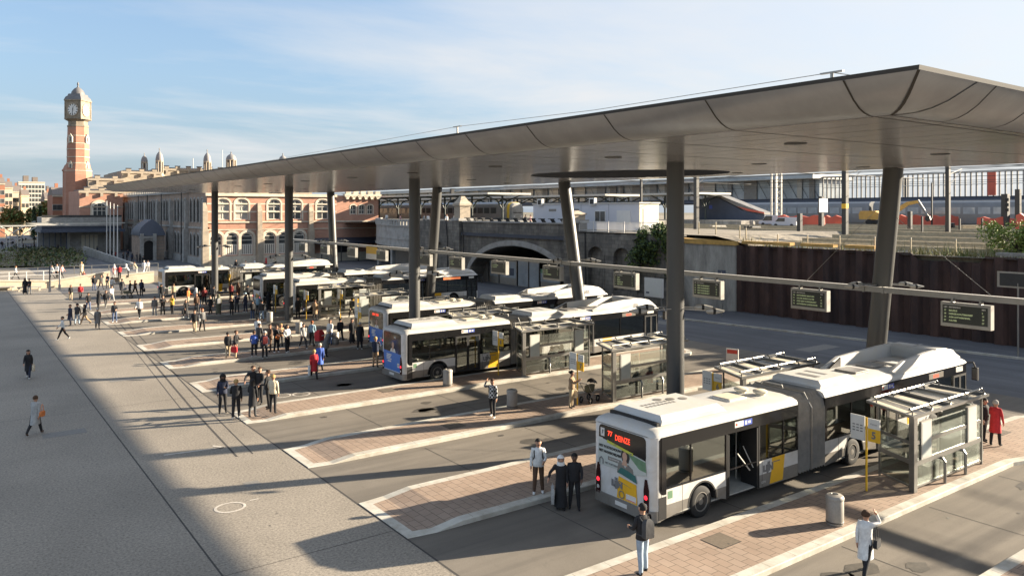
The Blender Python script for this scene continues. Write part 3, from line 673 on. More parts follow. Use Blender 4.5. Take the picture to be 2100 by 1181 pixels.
def make_bus():
    t = empty('articulated_bus')
    for x0, x1, rear in ((0, XR, 1), (XF, XE, 0)):
        nm = 'rear_body' if rear else 'front_body'
        m = MB('bus_white')
        a, b = (x0 + .3, x1) if rear else (x0, x1 - .3)
        for y in (-W, W):
            gaps = ([(3.25, 4.8)] if rear else [(12.0, 13.4), (18.0, 19.1)]) if y < 0 else []
            segs = []; c = a
            for g0, g1 in gaps: segs.append((c, g0)); c = g1
            segs.append((c, b))
            for p, q in segs:
                m.m('bus_white'); side(m, p, q, .74, 1.2, y); m.m('bus_grey'); side(m, p, q, .32, .74, y)
            m.m('black_gloss').bx(a, b, y - .02, y + .02, 2.34, 2.725); m.bx(a, b, y - .018, y + .018, 1.2, 1.235)
            for p, q in gaps: m.m('black').bx(p - .04, p, y - .021, y + .02, .34, 2.34).bx(q, q + .04, y - .021, y + .02, .34, 2.34)
            if y < 0: cuts = [(.3, .5), (1.55, 1.59), (3.17, 3.21), (4.84, 4.88), (6.1, 6.16), (6.87, 6.95)] if rear else [(8.55, 8.67), (10.2, 10.25), (11.9, 11.96), (13.44, 13.5), (15.7, 15.76), (17.9, 17.96)]
            else: cuts = [(.3, .5), (2.1, 2.16), (4.2, 4.26), (6.87, 6.95)] if rear else [(8.55, 8.67)] + [(8.67 + 2.0 * k, 8.73 + 2.0 * k) for k in range(1, 6)] 
            for p, q in cuts: m.m('black_gloss').bx(p, q, y - .019, y + .019, 1.235, 2.34)
        for y in (-W, W):
            for x_ in ((1.2, 3.2, 5.0) if rear else (9.4, 11.95, 13.5, 14.9, 17.6)): m.m('joint').bx(x_, x_ + .014, y - .0025, y + .0025, .34, 1.19)
        for x_ in ((1.0, 3.9, 5.6) if rear else (8.9, 11.5, 12.6)): m.m('bus_grey').bx(x_, x_ + .02, -.6, .6, 2.978, 2.984)
        if rear:
            wrap(m.m('bus_white'), 0, .62, 2.74); wrap(m.m('bus_grey'), -.03, .3, .62)
            m.m('black_gloss')
            for s in (-1, 1):
                P = [(.22, 2.66), (.22, 1.25)] + arcpts(.42, 1.25, .2, R(180), R(270), 4)[1:] + [(.52, 1.05), (.52, 2.72)] + [(.3, 2.72)]
                m.prism([(p[0] , p[1]) for p in P], 'y', s * (W + .004), s * (W - .01))
            m.m('black').bx(.2, .52, -W - .006, -W + .02, .35, 1.0)
            m.m('black').bx(.1, XR, -W + .1, W - .1, .3, .36)
        else:
            wrap(m.m('bus_white'), XE, .45, 1.15, d=-1); wrap(m.m('bus_grey'), XE + .03, .28, .45, d=-1); wrap(m.m('black_gloss'), XE - .02, 1.15, 2.74, d=-1)
            m.m('black').bx(XF, XE - .1, -W + .1, W - .1, .3, .36)
        roofsec(m.m('bus_roof'), x0, x1, rear, not rear)
        m.m('interior').bx(a, b, -W + .08, W - .08, .36, .4).bx(a, b, -W + .06, W - .06, 2.6, 2.64).bx(a + .05, a + .1, -W + .06, W - .06, .4, 2.6)
        m.build(nm, t, smooth=35)
        # windows
        for y in (-W, W):
            s = -1 if y < 0 else 1
            if y < 0: pn = [(.5, 1.55), (1.59, 3.17), (4.88, 6.1), (6.16, 6.87)] if rear else [(8.67, 10.2), (10.25, 11.9), (13.5, 15.7), (15.76, 17.9)]
            else: pn = [(.5, 2.1), (2.16, 4.2), (4.26, 6.87)] if rear else [(8.67, 10.67)] + [(8.73 + 2.0 * k, 8.67 + 2.0 * (k + 1)) for k in range(1, 5)]
            for p, q in pn: MB('bus_glass').bx(p, q, y - s * .008, y - s * .014, 1.235, 2.34).build('window', t)
    # bellows
    m = MB('bellows'); rings = []; nf = 20
    for i in range(nf + 1):
        x = XR + (XF - XR) * i / nf; e = 0 if i % 2 else .10
        hw = W - .09 + e; hb = .4 - e * .5; ht = 2.86 + e
        rings.append([(x, y, z) for y, z in ((-hw, hb), (-hw, 2.4), (-hw + .1, 2.72), (-hw + .35, ht), (hw - .35, ht), (hw - .1, 2.72), (hw, 2.4), (hw, hb))])
    m.loft(rings)
    hw = W + .0
    m.m('steel').path([(7.75, -hw, .36), (7.75, -hw, 2.5), (7.75, -hw + .3, 2.97), (7.75, hw - .3, 2.97), (7.75, hw, 2.5), (7.75, hw, .36)], .03, 6)
    m.build('bellows', t)
    m = MB('pale_steel').path([(7.5, -.35, 3.02), (7.5, -.3, 3.14), (7.5, .5, 3.14), (7.5, .55, 3.02)], .02, 6); m.build('roof_bar', t)
    # wheels
    prof = [(.48, -.13), (.48, .12), (.44, .15), (.3, .15), (.29, .13)]
    rim = [(.3, .13), (.3, .145), (.27, .15), (.235, .06), (.11, .05), (.1, .13), (.001, .14)]
    for x in ARC:
        for s in (-1, 1):
            o = MB('rubber')
            n = 24
            o.loft([[(x + r * math.cos(2 * math.pi * k / n), s * (W - .19 + z), .48 + r * math.sin(2 * math.pi * k / n)) for k in range(n)] for r, z in prof], True, True)
            o = o.build('wheel', t, smooth=40)
            MB('steel').m('bus_grey').loft([[(x + r * math.cos(2 * math.pi * k / n), s * (W - .188 + z), .48 + r * math.sin(2 * math.pi * k / n)) for k in range(n)] for r, z in rim], False, True).build('rim', o, smooth=30)
            m = MB('rubber')   # mud guard lip round the arch and the dark wheel house behind it
            P = arcpts(x, .47, .66, 0, math.pi, 16); Q = arcpts(x, .47, .61, 0, math.pi, 16)
            m.loft([[(p[0], s * (W + .008), p[1]), (q[0], s * (W + .008), q[1]), (q[0], s * (W - .5), q[1]), (p[0], s * (W - .02), p[1])] for p, q in zip(P, Q)])
            m.m('black').bx(x - .6, x + .6, s * (W - .52), s * (W - .5), .36, 1.1); m.build('wheel_arch', t)
    # interior fittings
    seat = MB('seat_cloth').bx(0, .42, -.43, .43, .78, .9).bx(-.1, .02, -.43, .43, .85, 1.55).m('interior').bx(.1, .3, -.3, .3, .4, .78)
    s0 = None
    for x in [.7, 1.5, 2.6, 5.2, 9.0, 9.8, 11.2, 13.8, 14.6, 15.6, 17.0] :
        for y in (-.75, .75):
            o = seat.build('seat', t) if s0 is None else s0.copy()
            if s0 is None: s0 = o
            else: COL.objects.link(o)
            o.location = (x, y, 0)
    for y in (.75,):
        for x in (4.6, 5.6, 12.2): o = s0.copy(); COL.objects.link(o); o.location = (x, y, 0)
    m = MB('handrail')
    for x in (1.57, 3.2, 4.85, 9.5, 11.9, 13.5, 15.4, 17.3): m.tube((x, -.4, .4), (x, -.4, 2.6), .02, n=6).tube((x, .4, .4), (x, .4, 2.6), .02, n=6)
    m.tube((.5, -.4, 2.1), (6.8, -.4, 2.1), .018, n=5).tube((8.6, -.4, 2.1), (17, -.4, 2.1), .018, n=5)
    for x0, x1 in ((.55, 3.1), (4.95, 6.8), (8.8, 11.8), (13.6, 17.2)): m.tube((x0, -W + .06, 1.38), (x1, -W + .06, 1.38), .018, n=5)
    m.build('handrail', t)
    # roof equipment
    def pod(x0, x1, w, z, h, name, mt='bus_roof', sl=.3):
        P = []
        for x, k in ((x0, 0), (x0 + sl * .5, 1), (x1 - sl, 1), (x1, 0)):
            pass
        m = MB(mt)
        m.loft([[(x0, -w, z), (x1, -w, z), (x1, w, z), (x0, w, z)], [(x0 + .05, -w, z + h * .5), (x1 - sl * .5, -w, z + h * .5), (x1 - sl * .5, w, z + h * .5), (x0 + .05, w, z + h * .5)],
                [(x0 + .15, -w + .16, z + h), (x1 - sl, -w + .16, z + h), (x1 - sl, w - .16, z + h), (x0 + .15, w - .16, z + h)]])
        return m
    m = pod(.6, 3.6, 1.02, 2.95, .26, '')
    m.m('black').bx(.45, .56, -1.0, 1.0, 2.93, 3.05)
    for y in (-.0, .22): 
        for k in range(8): m.m('bus_grey').bx(1.1 + k * .17, 1.2 + k * .17, y, y + .13, 3.211, 3.216)
    for k, x in enumerate((2.1, 2.5, 2.9)): m.m('bus_grey').lathe([(.15, 3.205), (.15, 3.22), (.1, 3.222), (.001, 3.222)], 16, (x, .55 - k * .18, 0))
    m.build('air_conditioner', t)
    pod(8.75, 11.1, 1.0, 2.95, .25, '').m('bus_grey').bx(9.3, 9.6, -.5, .4, 3.201, 3.206).bx(10, 10.2, -.4, .5, 3.201, 3.206).build('air_conditioner', t)
    m = MB('bus_roof').bx(4.5, 5.4, -.42, .42, 2.97, 3.03).m('cream_panel').bx(4.56, 5.34, -.36, .36, 3.03, 3.05); m.build('roof_hatch', t, bevel=.01)
    MB('bus_grey').bx(12.0, 12.9, -.45, .45, 2.97, 3.05).build('roof_hatch', t, bevel=.01)
    for x, y in ((5.95, .25), (6.2, -.35)): MB('cream_panel').lathe([(.16, 2.97), (.17, 3.05), (.24, 3.06), (.25, 3.12), (.2, 3.15), (.001, 3.155)], 18, (x, y, 0)).build('roof_vent', t, smooth=40)
    # tub-shaped roof fairing over the front half
    m = MB('bus_roof')
    for s, xs in ((-1, 13.5), (1, 12.2)):
        sec = lambda x, h, wdt: [(x, s * 1.19, 2.9), (x, s * 1.19, 2.9 + h * .5), (x, s * 1.08, 2.9 + h), (x, s * (1.08 - wdt), 2.9 + h), (x, s * (1.0 - wdt), 2.9)]
        rg = [sec(xs, .12, .1), sec(xs + .9, .42, .14), sec(16.3, .55, .18), sec(17.5, .56, .2)]
        if s > 0: rg = [r[::-1] for r in rg]
        m.loft(rg)
    fr = lambda x, h, e: [(x, -1.19 + e, 2.88), (x, -1.19 + e, 2.88 + h * .5), (x, -1.0 + e, 2.88 + h), (x, 1.0 - e, 2.88 + h), (x, 1.19 - e, 2.88 + h * .5), (x, 1.19 - e, 2.88)]
    m.loft([fr(17.0, .5, .0), fr(17.2, .6, 0), fr(18.0, .56, 0), fr(18.7, .42, .03), fr(19.1, .22, .1), fr(19.32, .05, .2)])
    m.m('bus_grey').bx(17.3, 18.0, -.05, .05, 3.485, 3.488).bx(13.6, 14.6, -.3, .5, 2.985, 3.03).m('dark_steel').bx(14.8, 15.2, -.5, .5, 2.985, 3.0)
    m.build('roof_fairing', t, smooth=35)
    m = MB('black').prism([(12.2, 2.97), (13.0, 3.33), (13.0, 2.97)], 'y', .78, .84); m.build('fairing_opening', t)
    # rear lights, mirror, plate
    for s in (-1, 1):
        P = [(s * .93, .56), (s * 1.12, .56), (s * 1.12, 1.2), (s * 1.05, 1.5), (s * .98, 1.5), (s * .93, 1.2)]
        m = MB('tail_dark').prism(P, 'x', -.03, .2); o = m.build('tail_light', t)
        MB('tail_lit').loft([[(-.034 - zz, s * 1.02 + r * math.cos(a), .98 + r * math.sin(a)) for a in [2 * math.pi * k / 14 for k in range(14)]] for r, zz in ((.07, 0), (.06, .012))]).build('brake_lamp', o)
        MB('cream_panel').m('led_head').loft([[(-.034 - zz, s * 1.02 + r * math.cos(a), .75 + r * math.sin(a)) for a in [2 * math.pi * k / 14 for k in range(14)]] for r, zz in ((.06, 0), (.05, .01))]).build('reverse_lamp', o)
    MB('white_paint').bx(-.045, -.03, -.25, .25, .42, .54).build('number_plate', t)
    for s in (-1, 1):
        MB('black').path([(XE - .1, s * (W - .2), 2.7), (XE + .3, s * (W + .05), 2.72), (XE + .35, s * (W + .12), 2.5)], .035, 6).bx(XE + .27, XE + .41, s * (W + .0), s * (W + .24), 1.95, 2.5).m('steel').bx(XE + .26, XE + .27, s * (W + .02), s * (W + .22), 2.0, 2.45).build('wing_mirror', t, bevel=.02)
    # small signs over the doors, side display, livery
    def oversign(x):
        m = MB('sign_white').bx(x, x + .42, -W - .026, -W - .02, 2.48, 2.66).m('sign_blue').bx(x + .42, x + .86, -W - .026, -W - .02, 2.48, 2.66)
        m.m('sign_red').bx(x + .04, x + .12, -W - .028, -W - .026, 2.53, 2.61).m('white_paint').bx(x + .5, x + .6, -W - .028, -W - .026, 2.51, 2.63).bx(x + .66, x + .78, -W - .028, -W - .026, 2.53, 2.61)
        m.build('door_sign', t)
    oversign(3.6); oversign(12.3)
    MB('bus_grey').bx(15.9, 17.1, -W - .026, -W - .02, 2.42, 2.64).m('led_red').bx(16.25, 16.7, -W - .028, -W - .026, 2.46, 2.58).build('side_display', t)
    MB('sign_white').bx(18.2, 18.8, -W - .026, -W - .02, 2.45, 2.66).build('fleet_sign', t)
    m = MB('bus_yellow').prism([(5.98, .42), (6.3, 1.19), (6.35, 1.19), (6.35, .42)], 'y', -W - .006, -W - .001)
    P = [(5.4, .36), (5.5, .8), (5.52, 1.19), (6.22, 1.19), (6.1, .36)]
    MB('bus_yellow').prism(P, 'y', -W - .006, -W - .001).m('grey_text').bx(5.5, 5.95, -W - .009, -W - .006, 1.03, 1.06).build('yellow_panel', t)
    lt = text('LIJN', .27, t, (5.05, -W - .012, .9), (R(90), 0, 0), 'grey_text', 'logo_lettering', .003, 'LEFT', .02, 1.1)
    text('DE', .1, t, (5.28, -W - .012, 1.07), (R(90), 0, 0), 'grey_text', 'logo_lettering', .003, 'LEFT', .006)
    m = MB('bus_yellow').bx(14.2, 15.0, -W - .005, -W - .001, .9, 1.19); m.build('yellow_panel', t)
    MB('white_paint').m('poster_green').bx(.58, .78, -W - .005, -W - .001, .9, 1.12).build('phone_sticker', t)
    return t
RT = (R(90), 0, R(-90))
def doors(t, op):
    def leaf(x0, x1, y=-W):
        m = MB('black')
        for a, b in ((x0, x0 + .06), (x1 - .06, x1)): m.bx(a, b, y - .03, y + .02, .36, 2.33)
        for z0, z1 in ((.36, .46), (2.24, 2.33)): m.bx(x0 + .06, x1 - .06, y - .03, y + .02, z0, z1)
        o = m.build('door', t); MB('bus_glass').bx(x0 + .06, x1 - .06, y - .012, y - .004, .46, 2.24).build('door_glass', o)
        MB('handrail').tube((x0 + .15, y + .06, 1.0), (x1 - .1, y + .06, 1.5), .018, n=5).build('door_bar', o)
    for x0, x1 in ((3.25, 4.8), (12.0, 13.4), (18.0, 19.1)):
        if op and x0 < 12:
            for x, s in ((x0 + .06, 1), (x1 - .06, -1)):
                o = MB('black').bx(x - .03, x + .03, -W - .02, -W + .62, .38, 2.3).build('door', t); MB('handrail').tube((x + s * .06, -W + .5, 1.6), (x + s * .06, -W + .1, 1.0), .018, n=5).build('door_bar', o)
            if x0 < 4: MB('handrail').tube((4.0, -W + .2, 1.55), (4.5, -W + .1, .95), .022, n=6).build('door_bar', t)
        else:
            c = (x0 + x1) / 2; leaf(x0, c - .01); leaf(c + .01, x1)
def rear_glass(t, z0, mt='dark_glass'):
    m = MB('black_gloss').prism(rpoly(-1.0, 1.0, z0, 2.7, .14), 'x', -.012, .05); m.build('rear_window', t)
def lines(t, y, z, n, wd, hh, mt='white_paint'):
    m = MB(mt)
    for k in range(n): m.bx(-.026, -.02, y - wd * (1 - .12 * (k % 3)), y, z - k * hh * 1.6 - hh, z - k * hh * 1.6)
    return m
bus0 = make_bus()
BUS = [('B5', 16.45, 15.75, 'white bus with red DEINZE display and open doors, nearest to the camera'), ('BM', 19.6, 36.8, 'white bus with bright blue lower back and grey rear window, behind a litter bin'), ('BN', 22.75, 45.2, 'white bus with blue back and red rear display, behind the other blue-backed bus'),
       ('B4', 24.6, 66.5, 'white bus with orange front side display, behind the far pair of shelters'), ('B3', 24.3, 74.3, 'white bus with dark rear window right of the second far column'), ('B2', 18.7, 89.2, 'leftmost white bus with yellow panel, in front of the old station')]
BT = {}
src = bus0
for q, (k, u, v, lb) in enumerate(BUS):
    t = src if q == 0 else copytree(src)
    t.location = (u, v + W, 0); tag(t, lb, 'bus', 'white articulated buses in the bays'); BT[k] = t
t = BT['B5']; doors(t, True)
rear_glass(t, 1.95)
MB('poster').prism([(1.0, 2.3), (.7, 2.26), (-1.0, 2.02), (-1.04, 1.62), (-.55, 1.5), (1.04, 1.45)], 'x', -.02, -.013).m('poster_green').prism([(-.2, 2.1), (-1.0, 1.99), (-1.03, 1.7), (-.75, 1.72)], 'x', -.024, -.02).build('advert', t)
MB('lime').prism([(.62, 2.2), (.62, 2.28), (-.5, 2.13), (-.5, 2.05)], 'x', -.03, -.024).m('grey_text').bx(-.033, -.03, .2, .32, 2.19, 2.21).bx(-.033, -.03, -.45, -.36, 2.08, 2.11).build('yellow_strip', t)
def pic(t):   # the printed passenger on the back
    f = lambda P, m_, d: MB(m_).prism(P, 'x', -.027 - d, -.021)
    f([(-.02, 2.12), (-.3, 2.1), (-.36, 1.95), (-.3, 1.78), (-.05, 1.8), (.02, 1.95)], 'dark_steel', 0).m('skin_pic').prism([(-.15 + .1 * math.cos(a), 1.95 + .14 * math.sin(a)) for a in [2 * math.pi * i / 14 for i in range(14)]], 'x', -.032, -.027).prism([(-.08, 1.84), (-.22, 1.84), (-.26, 1.68), (-.02, 1.68)], 'x', -.031, -.027).m('bus_grey').prism([(.12, 1.72), (.18, 1.4), (-.55, 1.35), (-.48, 1.65), (-.28, 1.74), (-.16, 1.6), (0, 1.76)], 'x', -.030, -.021).m('teal').prism([(.0, 1.6), (.16, 1.42), (-.66, 1.28), (-.6, 1.48), (-.3, 1.56)], 'x', -.034, -.030).build('advert_portrait', t)
pic(t)
text('HET POSTSCHOUW', .108, t, (-.03, .98, 2.05), RT, 'black', 'lettering', .002, bold=.004)
text('MET HOOGSCHELPEN', .108, t, (-.03, .98, 1.9), RT, 'black', 'lettering', .002, bold=.004, sx=.9)
MB('bus_grey').bx(-.028, -.021, .0, .58, 1.68, 1.79).build('advert_box', t); text('MELDPUNT.BE', .07, t, (-.031, .54, 1.735), RT, 'white_paint', 'lettering', .002)
text('HET POSTGEBOUW', .08, t, (-.024, .72, 1.56), RT, 'grey_text', 'lettering', .002, bold=.003)
MB('grey_text').path([(-.03, .95, 1.5), (-.03, .95, 1.64), (-.03, .88, 1.7), (-.03, .8, 1.64), (-.03, .8, 1.5)], .018, 6).build('advert_logo', t)
MB('bus_yellow').prism([(.12, 1.3), (-.62, 1.22), (-.66, .64), (.2, .64), (.15, 1.0)], 'x', -.02, -.012).m('grey_text').prism([(.1, 1.17), (.1, 1.14), (-.45, 1.07)], 'x', -.024, -.02).m('white_paint').bx(-.026, -.02, -.62, -.2, .68, .86).m('sign_red').bx(-.028, -.026, -.6, -.22, .69, .71).build('yellow_panel', t)
MB('grey_text').loft([[(-.03 - zz, -.02 + r * math.cos(a), .78 + r * math.sin(a)) for a in [2 * math.pi * k / 18 for k in range(18)]] for r, zz in ((.12, 0), (.12, .004), (.09, .004), (.09, 0))], False, False).build('round_emblem', t)
text('LIJN', .24, t, (-.03, .42, 1.03), RT, 'grey_text', 'logo_lettering', .003, 'LEFT', .02, 1.1)
text('DE', .09, t, (-.03, .28, 1.19), RT, 'grey_text', 'logo_lettering', .003, 'LEFT', .006)
text('77', .2, t, (-.02, .6, 2.48), RT, 'led_red', 'display_text', .002, bold=.008)
text('DEINZE', .24, t, (-.02, .28, 2.42), RT, 'led_red', 'display_text', .002, bold=.005, sx=.78)
MB('white_paint').bx(-.02, -.013, .75, .92, 2.35, 2.6).m('grey_text').prism([(.87, 2.4), (.82, 2.44), (.86, 2.52), (.82, 2.56), (.79, 2.52), (.83, 2.45)], 'x', -.024, -.02).build('rear_sticker', t)
text('5374', .1, t, (-.02, 1.02, 2.26), RT, 'white_paint', 'fleet_number', .002, bold=.004)
text('5374', .11, t, (4.95, -W - .01, .48), (R(90), 0, 0), 'white_paint', 'fleet_number', .002)
MB('white_paint').bx(-.016, -.012, .7, .72, .95, 1.4).build('panel_gap', t) if 0 else None
for k, num, tx in (('BM', '', 'DIENST'), ('BN', '', 'GENT ZUID')):
    t = BT[k]; doors(t, False); rear_glass(t, 1.5)
    MB('bus_blue').prism([(.93, .62), (-.93, .62), (-1.0, 1.3), (-1.0, 1.62), (1.0, 1.66), (1.0, 1.3)], 'x', -.02, -.012).build('advert', t)
    lines(t, .62, 1.5, 4, .58, .05).build('advert_text', t)
    MB('white_paint').bx(-.026, -.02, .1, .5, 1.08, 1.16).m('white_paint').bx(-.026, -.02, -.85, -.62, .9, 1.12).m('grey_text').bx(-.03, -.026, -.8, -.68, .98, 1.05).m('sign_white').bx(-.026, -.02, -.9, .9, .63, .66).build('advert_logo', t)
    MB('skin_pic').prism([(-.1 + .12 * math.cos(a), 2.02 + .17 * math.sin(a)) for a in [2 * math.pi * i / 14 for i in range(14)]], 'x', -.02, -.012).m('sign_white').prism([(.1, 1.84), (-.3, 1.84), (-.42, 1.64), (.22, 1.66)], 'x', -.018, -.012).m('skin_pic').prism([(.0, 1.9), (-.2, 1.9), (-.14, 1.7), (-.06, 1.7)], 'x', -.022, -.018).build('advert_portrait', t)
    if k == 'BN': text(tx, .2, t, (-.018, .55, 2.5), RT, 'led_red', 'display_text', .002, bold=.006, sx=.9)
    else: text('5399', .1, t, (-.018, -.25, 2.45), RT, 'sign_white', 'fleet_number', .002, bold=.004)
for k in ('B4', 'B3', 'B2'):
    t = BT[k]; doors(t, False); rear_glass(t, 1.6)
    MB('bus_yellow').prism([(.1, 1.3), (-.6, 1.22), (-.66, .64), (.2, .64)], 'x', -.02, -.012).build('yellow_panel', t)
    text('LIJN', .24, t, (-.03, .42, 1.03), RT, 'grey_text', 'logo_lettering', .003, 'LEFT', .02, 1.1)
# front side of B4: lit orange display
MB('led_amber').bx(15.2, 17.2, -W - .03, -W - .027, 2.45, 2.66).build('side_display', BT['B4'])
# ================================================================ PEOPLE
CL = dict(black=(.014, .014, .016), navy=(.02, .026, .05), dgrey=(.05, .05, .052), grey=(.13, .13, .13), lgrey=(.33, .33, .32), white=(.62, .62, .60), cream=(.55, .48, .35), beige=(.40, .32, .21), tan=(.33, .22, .13), brown=(.09, .05, .03), olive=(.10, .10, .065), red=(.45, .025, .03), dred=(.16, .02, .02), blue=(.06, .12, .42), ltblue=(.26, .38, .46), jeans=(.07, .10, .18), ltjeans=(.28, .35, .42), orange=(.58, .18, .05), yellow=(.55, .36, .05), pink=(.55, .32, .3), hblack=(.012, .010, .009), hbrown=(.06, .03, .015), hred=(.2, .06, .02), hblond=(.38, .25, .10), hgrey=(.35, .33, .3))
for k, c in CL.items(): mat('cloth_' + k, c, .9, var=.2, scale=9, bump=.2)
mat('skin', (.42, .23, .15), .6, var=.06); mat('skin_dark', (.13, .07, .045), .6, var=.06)
mat('eye_dark', (.02, .015, .012), .4, var=0); mat('lips', (.3, .1, .08), .6, var=0)
m = bpy.data.materials.new('cloth_check'); m.use_nodes = True; nt = m.node_tree; M['cloth_check'] = m
ck = N(nt, 'ShaderNodeTexChecker', Scale=11); ck.inputs[1].default_value = (.55, .55, .53, 1); ck.inputs[2].default_value = (.012, .012, .012, 1)
tcn = nt.nodes.new('ShaderNodeTexCoord'); nt.links.new(tcn.outputs['Object'], ck.inputs[0]); nt.links.new(ck.outputs[0], nt.nodes['Principled BSDF'].inputs['Base Color']); nt.nodes['Principled BSDF'].inputs['Roughness'].default_value = .9
POSE = dict(  # thigh / knee left, right; arms (flex, abduct, elbow) left, right; lean
    stand=((3, 3), (-2, 2), (4, 9, 12), (2, 9, 10), 0), stand3=((9, 10), (-7, 2), (16, 11, 38), (-4, 10, 14), 1), stand4=((2, 12), (4, 1), (-8, 14, 62), (-8, 14, 62), 0), stand5=((-3, 2), (12, 14), (18, 8, 88), (4, 10, 20), 4), stand2=((-5, 3), (8, 10), (10, 12, 70), (0, 10, 8), 1), walk=((26, 6), (-18, 22), (-22, 7, 15), (22, 7, 22), 3), walk2=((-20, 26), (24, 5), (20, 7, 25), (-18, 8, 12), 3),
    phone=((2, 3), (-3, 2), (25, 8, 100), (30, 8, 95), 2), raise_=((10, 8), (-8, 10), (0, 9, 12), (95, 25, 110), 0), raisew=((24, 6), (-20, 24), (-15, 8, 15), (95, 25, 110), 2), fold=((4, 5), (-4, 4), (22, 14, 85), (20, 14, 85), 0), push=((15, 8), (-12, 15), (45, 8, 30), (45, 8, 30), 6), bend=((2, 3), (-2, 3), (45, 8, 40), (40, 8, 35), 28), sit=((88, 88), (86, 84), (25, 8, 60), (25, 8, 60), 4), reach=((5, 5), (-5, 5), (3, 10, 15), (40, 42, 15), 0), guitar=((3, 3), (-3, 3), (35, 25, 65), (12, 22, 75), 0))
def vang(a): return Vector((math.sin(R(a)), 0, -math.cos(R(a))))
BODY = {}
def body(pose, fem):
    key = (pose, fem)
    if key in BODY: return BODY[key]
    (lt, lk), (rt, rk), la, ra, lean = POSE[pose]
    V = []; E = []; T = []; Rr = []
    def v(p, r): V.append(Vector(p)); Rr.append(r); return len(V) - 1
    def e(a, b, t): E.append((a, b)); T.append(t)
    P = Vector((0, 0, 0)); ln = R(lean); up = Vector((math.sin(ln), 0, math.cos(ln)))
    f = .92 if fem else 1
    pel = v(P, .12 * (1.04 if fem else 1)); be = v(P + up * .19, .108 * f); ch = v(P + up * .36, .125 * f); nb = v(P + up * .49, .07); nk = v(P + up * .545, .052)
    hc = P + up * .55
    h1 = v(hc + Vector((.012, 0, .06)), .078); h2 = v(hc + Vector((.018, 0, .125)), .098); h3 = v(hc + Vector((.01, 0, .19)), .07)
    ns = v(hc + Vector((.118, 0, .095)), .014)
    for a, b, t in ((pel, be, 1), (be, ch, 1), (ch, nb, 1), (nb, nk, 0), (nk, h1, 0), (h1, h2, 0), (h2, h3, 0), (h2, ns, 0)): e(a, b, t)
    for s in (-1, 1): er = v(hc + Vector((.0, s * .098, .1)), .016); e(h2, er, 0)
    low = 0
    for s, (th, kn) in ((1, (lt, lk)), (-1, (rt, rk))):
        hp = P + Vector((0, s * .088, -.04)); a = v(hp, .092 * (1.03 if fem else 1)); e(pel, a, 2)
        k_ = hp + vang(th) * .42; k_.y += s * (.02 if not fem else .008); b = v(k_, .067); mid = v((hp + k_) / 2, .083); e(a, mid, 2); e(mid, b, 2)
        an = k_ + vang(th - kn) * .41; an.y += s * (.025 if not fem else .01); cf = v((k_ * .6 + an * .4) + Vector((-.012, 0, 0)), .062); c = v(an, .05); e(b, cf, 2); e(cf, c, 2)
        fa = th - kn; fd = Vector((math.cos(R(fa * .6)), 0, math.sin(R(fa * .6))))
        hl = v(an + Vector((-.02, 0, -.055)), .04); to = v(an + fd * .15 + Vector((0, s * .015, -.062)), .036); e(c, hl, 3); e(hl, to, 3)
        low = min(low, V[hl].z - .04, V[to].z - .036)
    for s, (fl, ab, el) in ((1, la), (-1, ra)):
        sh = P + up * .44 + Vector((0, s * .175 * (.9 if fem else 1), 0)); a = v(sh, .062 * f); e(ch, a, 1)
        out = Vector((0, s * math.sin(R(ab)), 0)); d = vang(fl + lean * .3) * math.cos(R(ab)) + out
        eb = sh + d * .285; b = v(eb, .046); e(a, b, 1)
        d2 = vang(fl + el + lean * .3) * math.cos(R(ab * .4)) + Vector((0, s * math.sin(R(ab * .4)) - s * math.sin(R(min(el, 90) * .28)), 0)); d2.normalize()
        wr = eb + d2 * .245; c = v(wr, .034); e(b, c, 1)
        pm = wr + d2 * .07; p_ = v(pm, .034); e(c, p_, 0)
        nrm = Vector((0, s, 0)).cross(d2).normalized(); side_ = nrm.cross(d2).normalized()
        sp = side_ if abs(side_.x) > .1 else Vector((1, 0, 0))
        acr = (Vector((1, 0, 0)) - d2 * d2.x).normalized() if abs(d2.x) < .9 else (Vector((0, 0, 1)) - d2 * d2.z).normalized()
        for i, ln_ in enumerate((.07, .08, .075, .06)):
            r0 = pm + acr * (.024 - .016 * i) + d2 * .03; q = v(r0, .012); w1 = v(r0 + d2 * ln_ * .55, .0105); w2 = v(r0 + d2 * ln_ * .9 + Vector((0, -s * .02, 0)), .009); e(p_, q, 0); e(q, w1, 0); e(w1, w2, 0)
        q = v(wr + d2 * .035 + acr * .035, .013); w1 = v(wr + d2 * .075 + acr * .058, .011); e(c, q, 0); e(q, w1, 0)
    me = bpy.data.meshes.new('sk'); me.from_pydata(V, E, []); o = bpy.data.objects.new('sk', me); COL.objects.link(o)
    o.modifiers.new('s', 'SKIN').use_smooth_shade = True
    sv = me.skin_vertices
    if not len(sv): me.attributes
    for i, d in enumerate(me.skin_vertices[0].data): d.radius = (Rr[i] * 1.13, Rr[i] * 1.13); d.use_root = i == 0
    o.modifiers.new('u', 'SUBSURF').levels = 1
    dg = bpy.context.evaluated_depsgraph_get(); dg.update()
    r = bpy.data.meshes.new_from_object(o.evaluated_get(dg)); bpy.data.objects.remove(o); bpy.data.meshes.remove(me)
    for _ in range(4): r.materials.append(None)
    # material by nearest bone
    mi = []
    for p in r.polygons:
        c = p.center; best = 9; bt = 1
        for (a, b), t in zip(E, T):
            A, B = V[a], V[b]; d = B - A; l2 = d.length_squared
            tt = max(0, min(1, (c - A).dot(d) / l2)); dist = (c - A - d * tt).length - (Rr[a] * (1 - tt) + Rr[b] * tt) * .9
            if dist < best: best, bt = dist, t
        if bt == 2 and c.z > .02 and pose != 'sit': bt = 1
        mi.append(bt)
    r.polygons.foreach_set('material_index', mi); r.polygons.foreach_set('use_smooth', [True] * len(mi))
    for q in r.vertices: q.co.z -= low
    BODY[key] = (r, -low, up); return BODY[key]
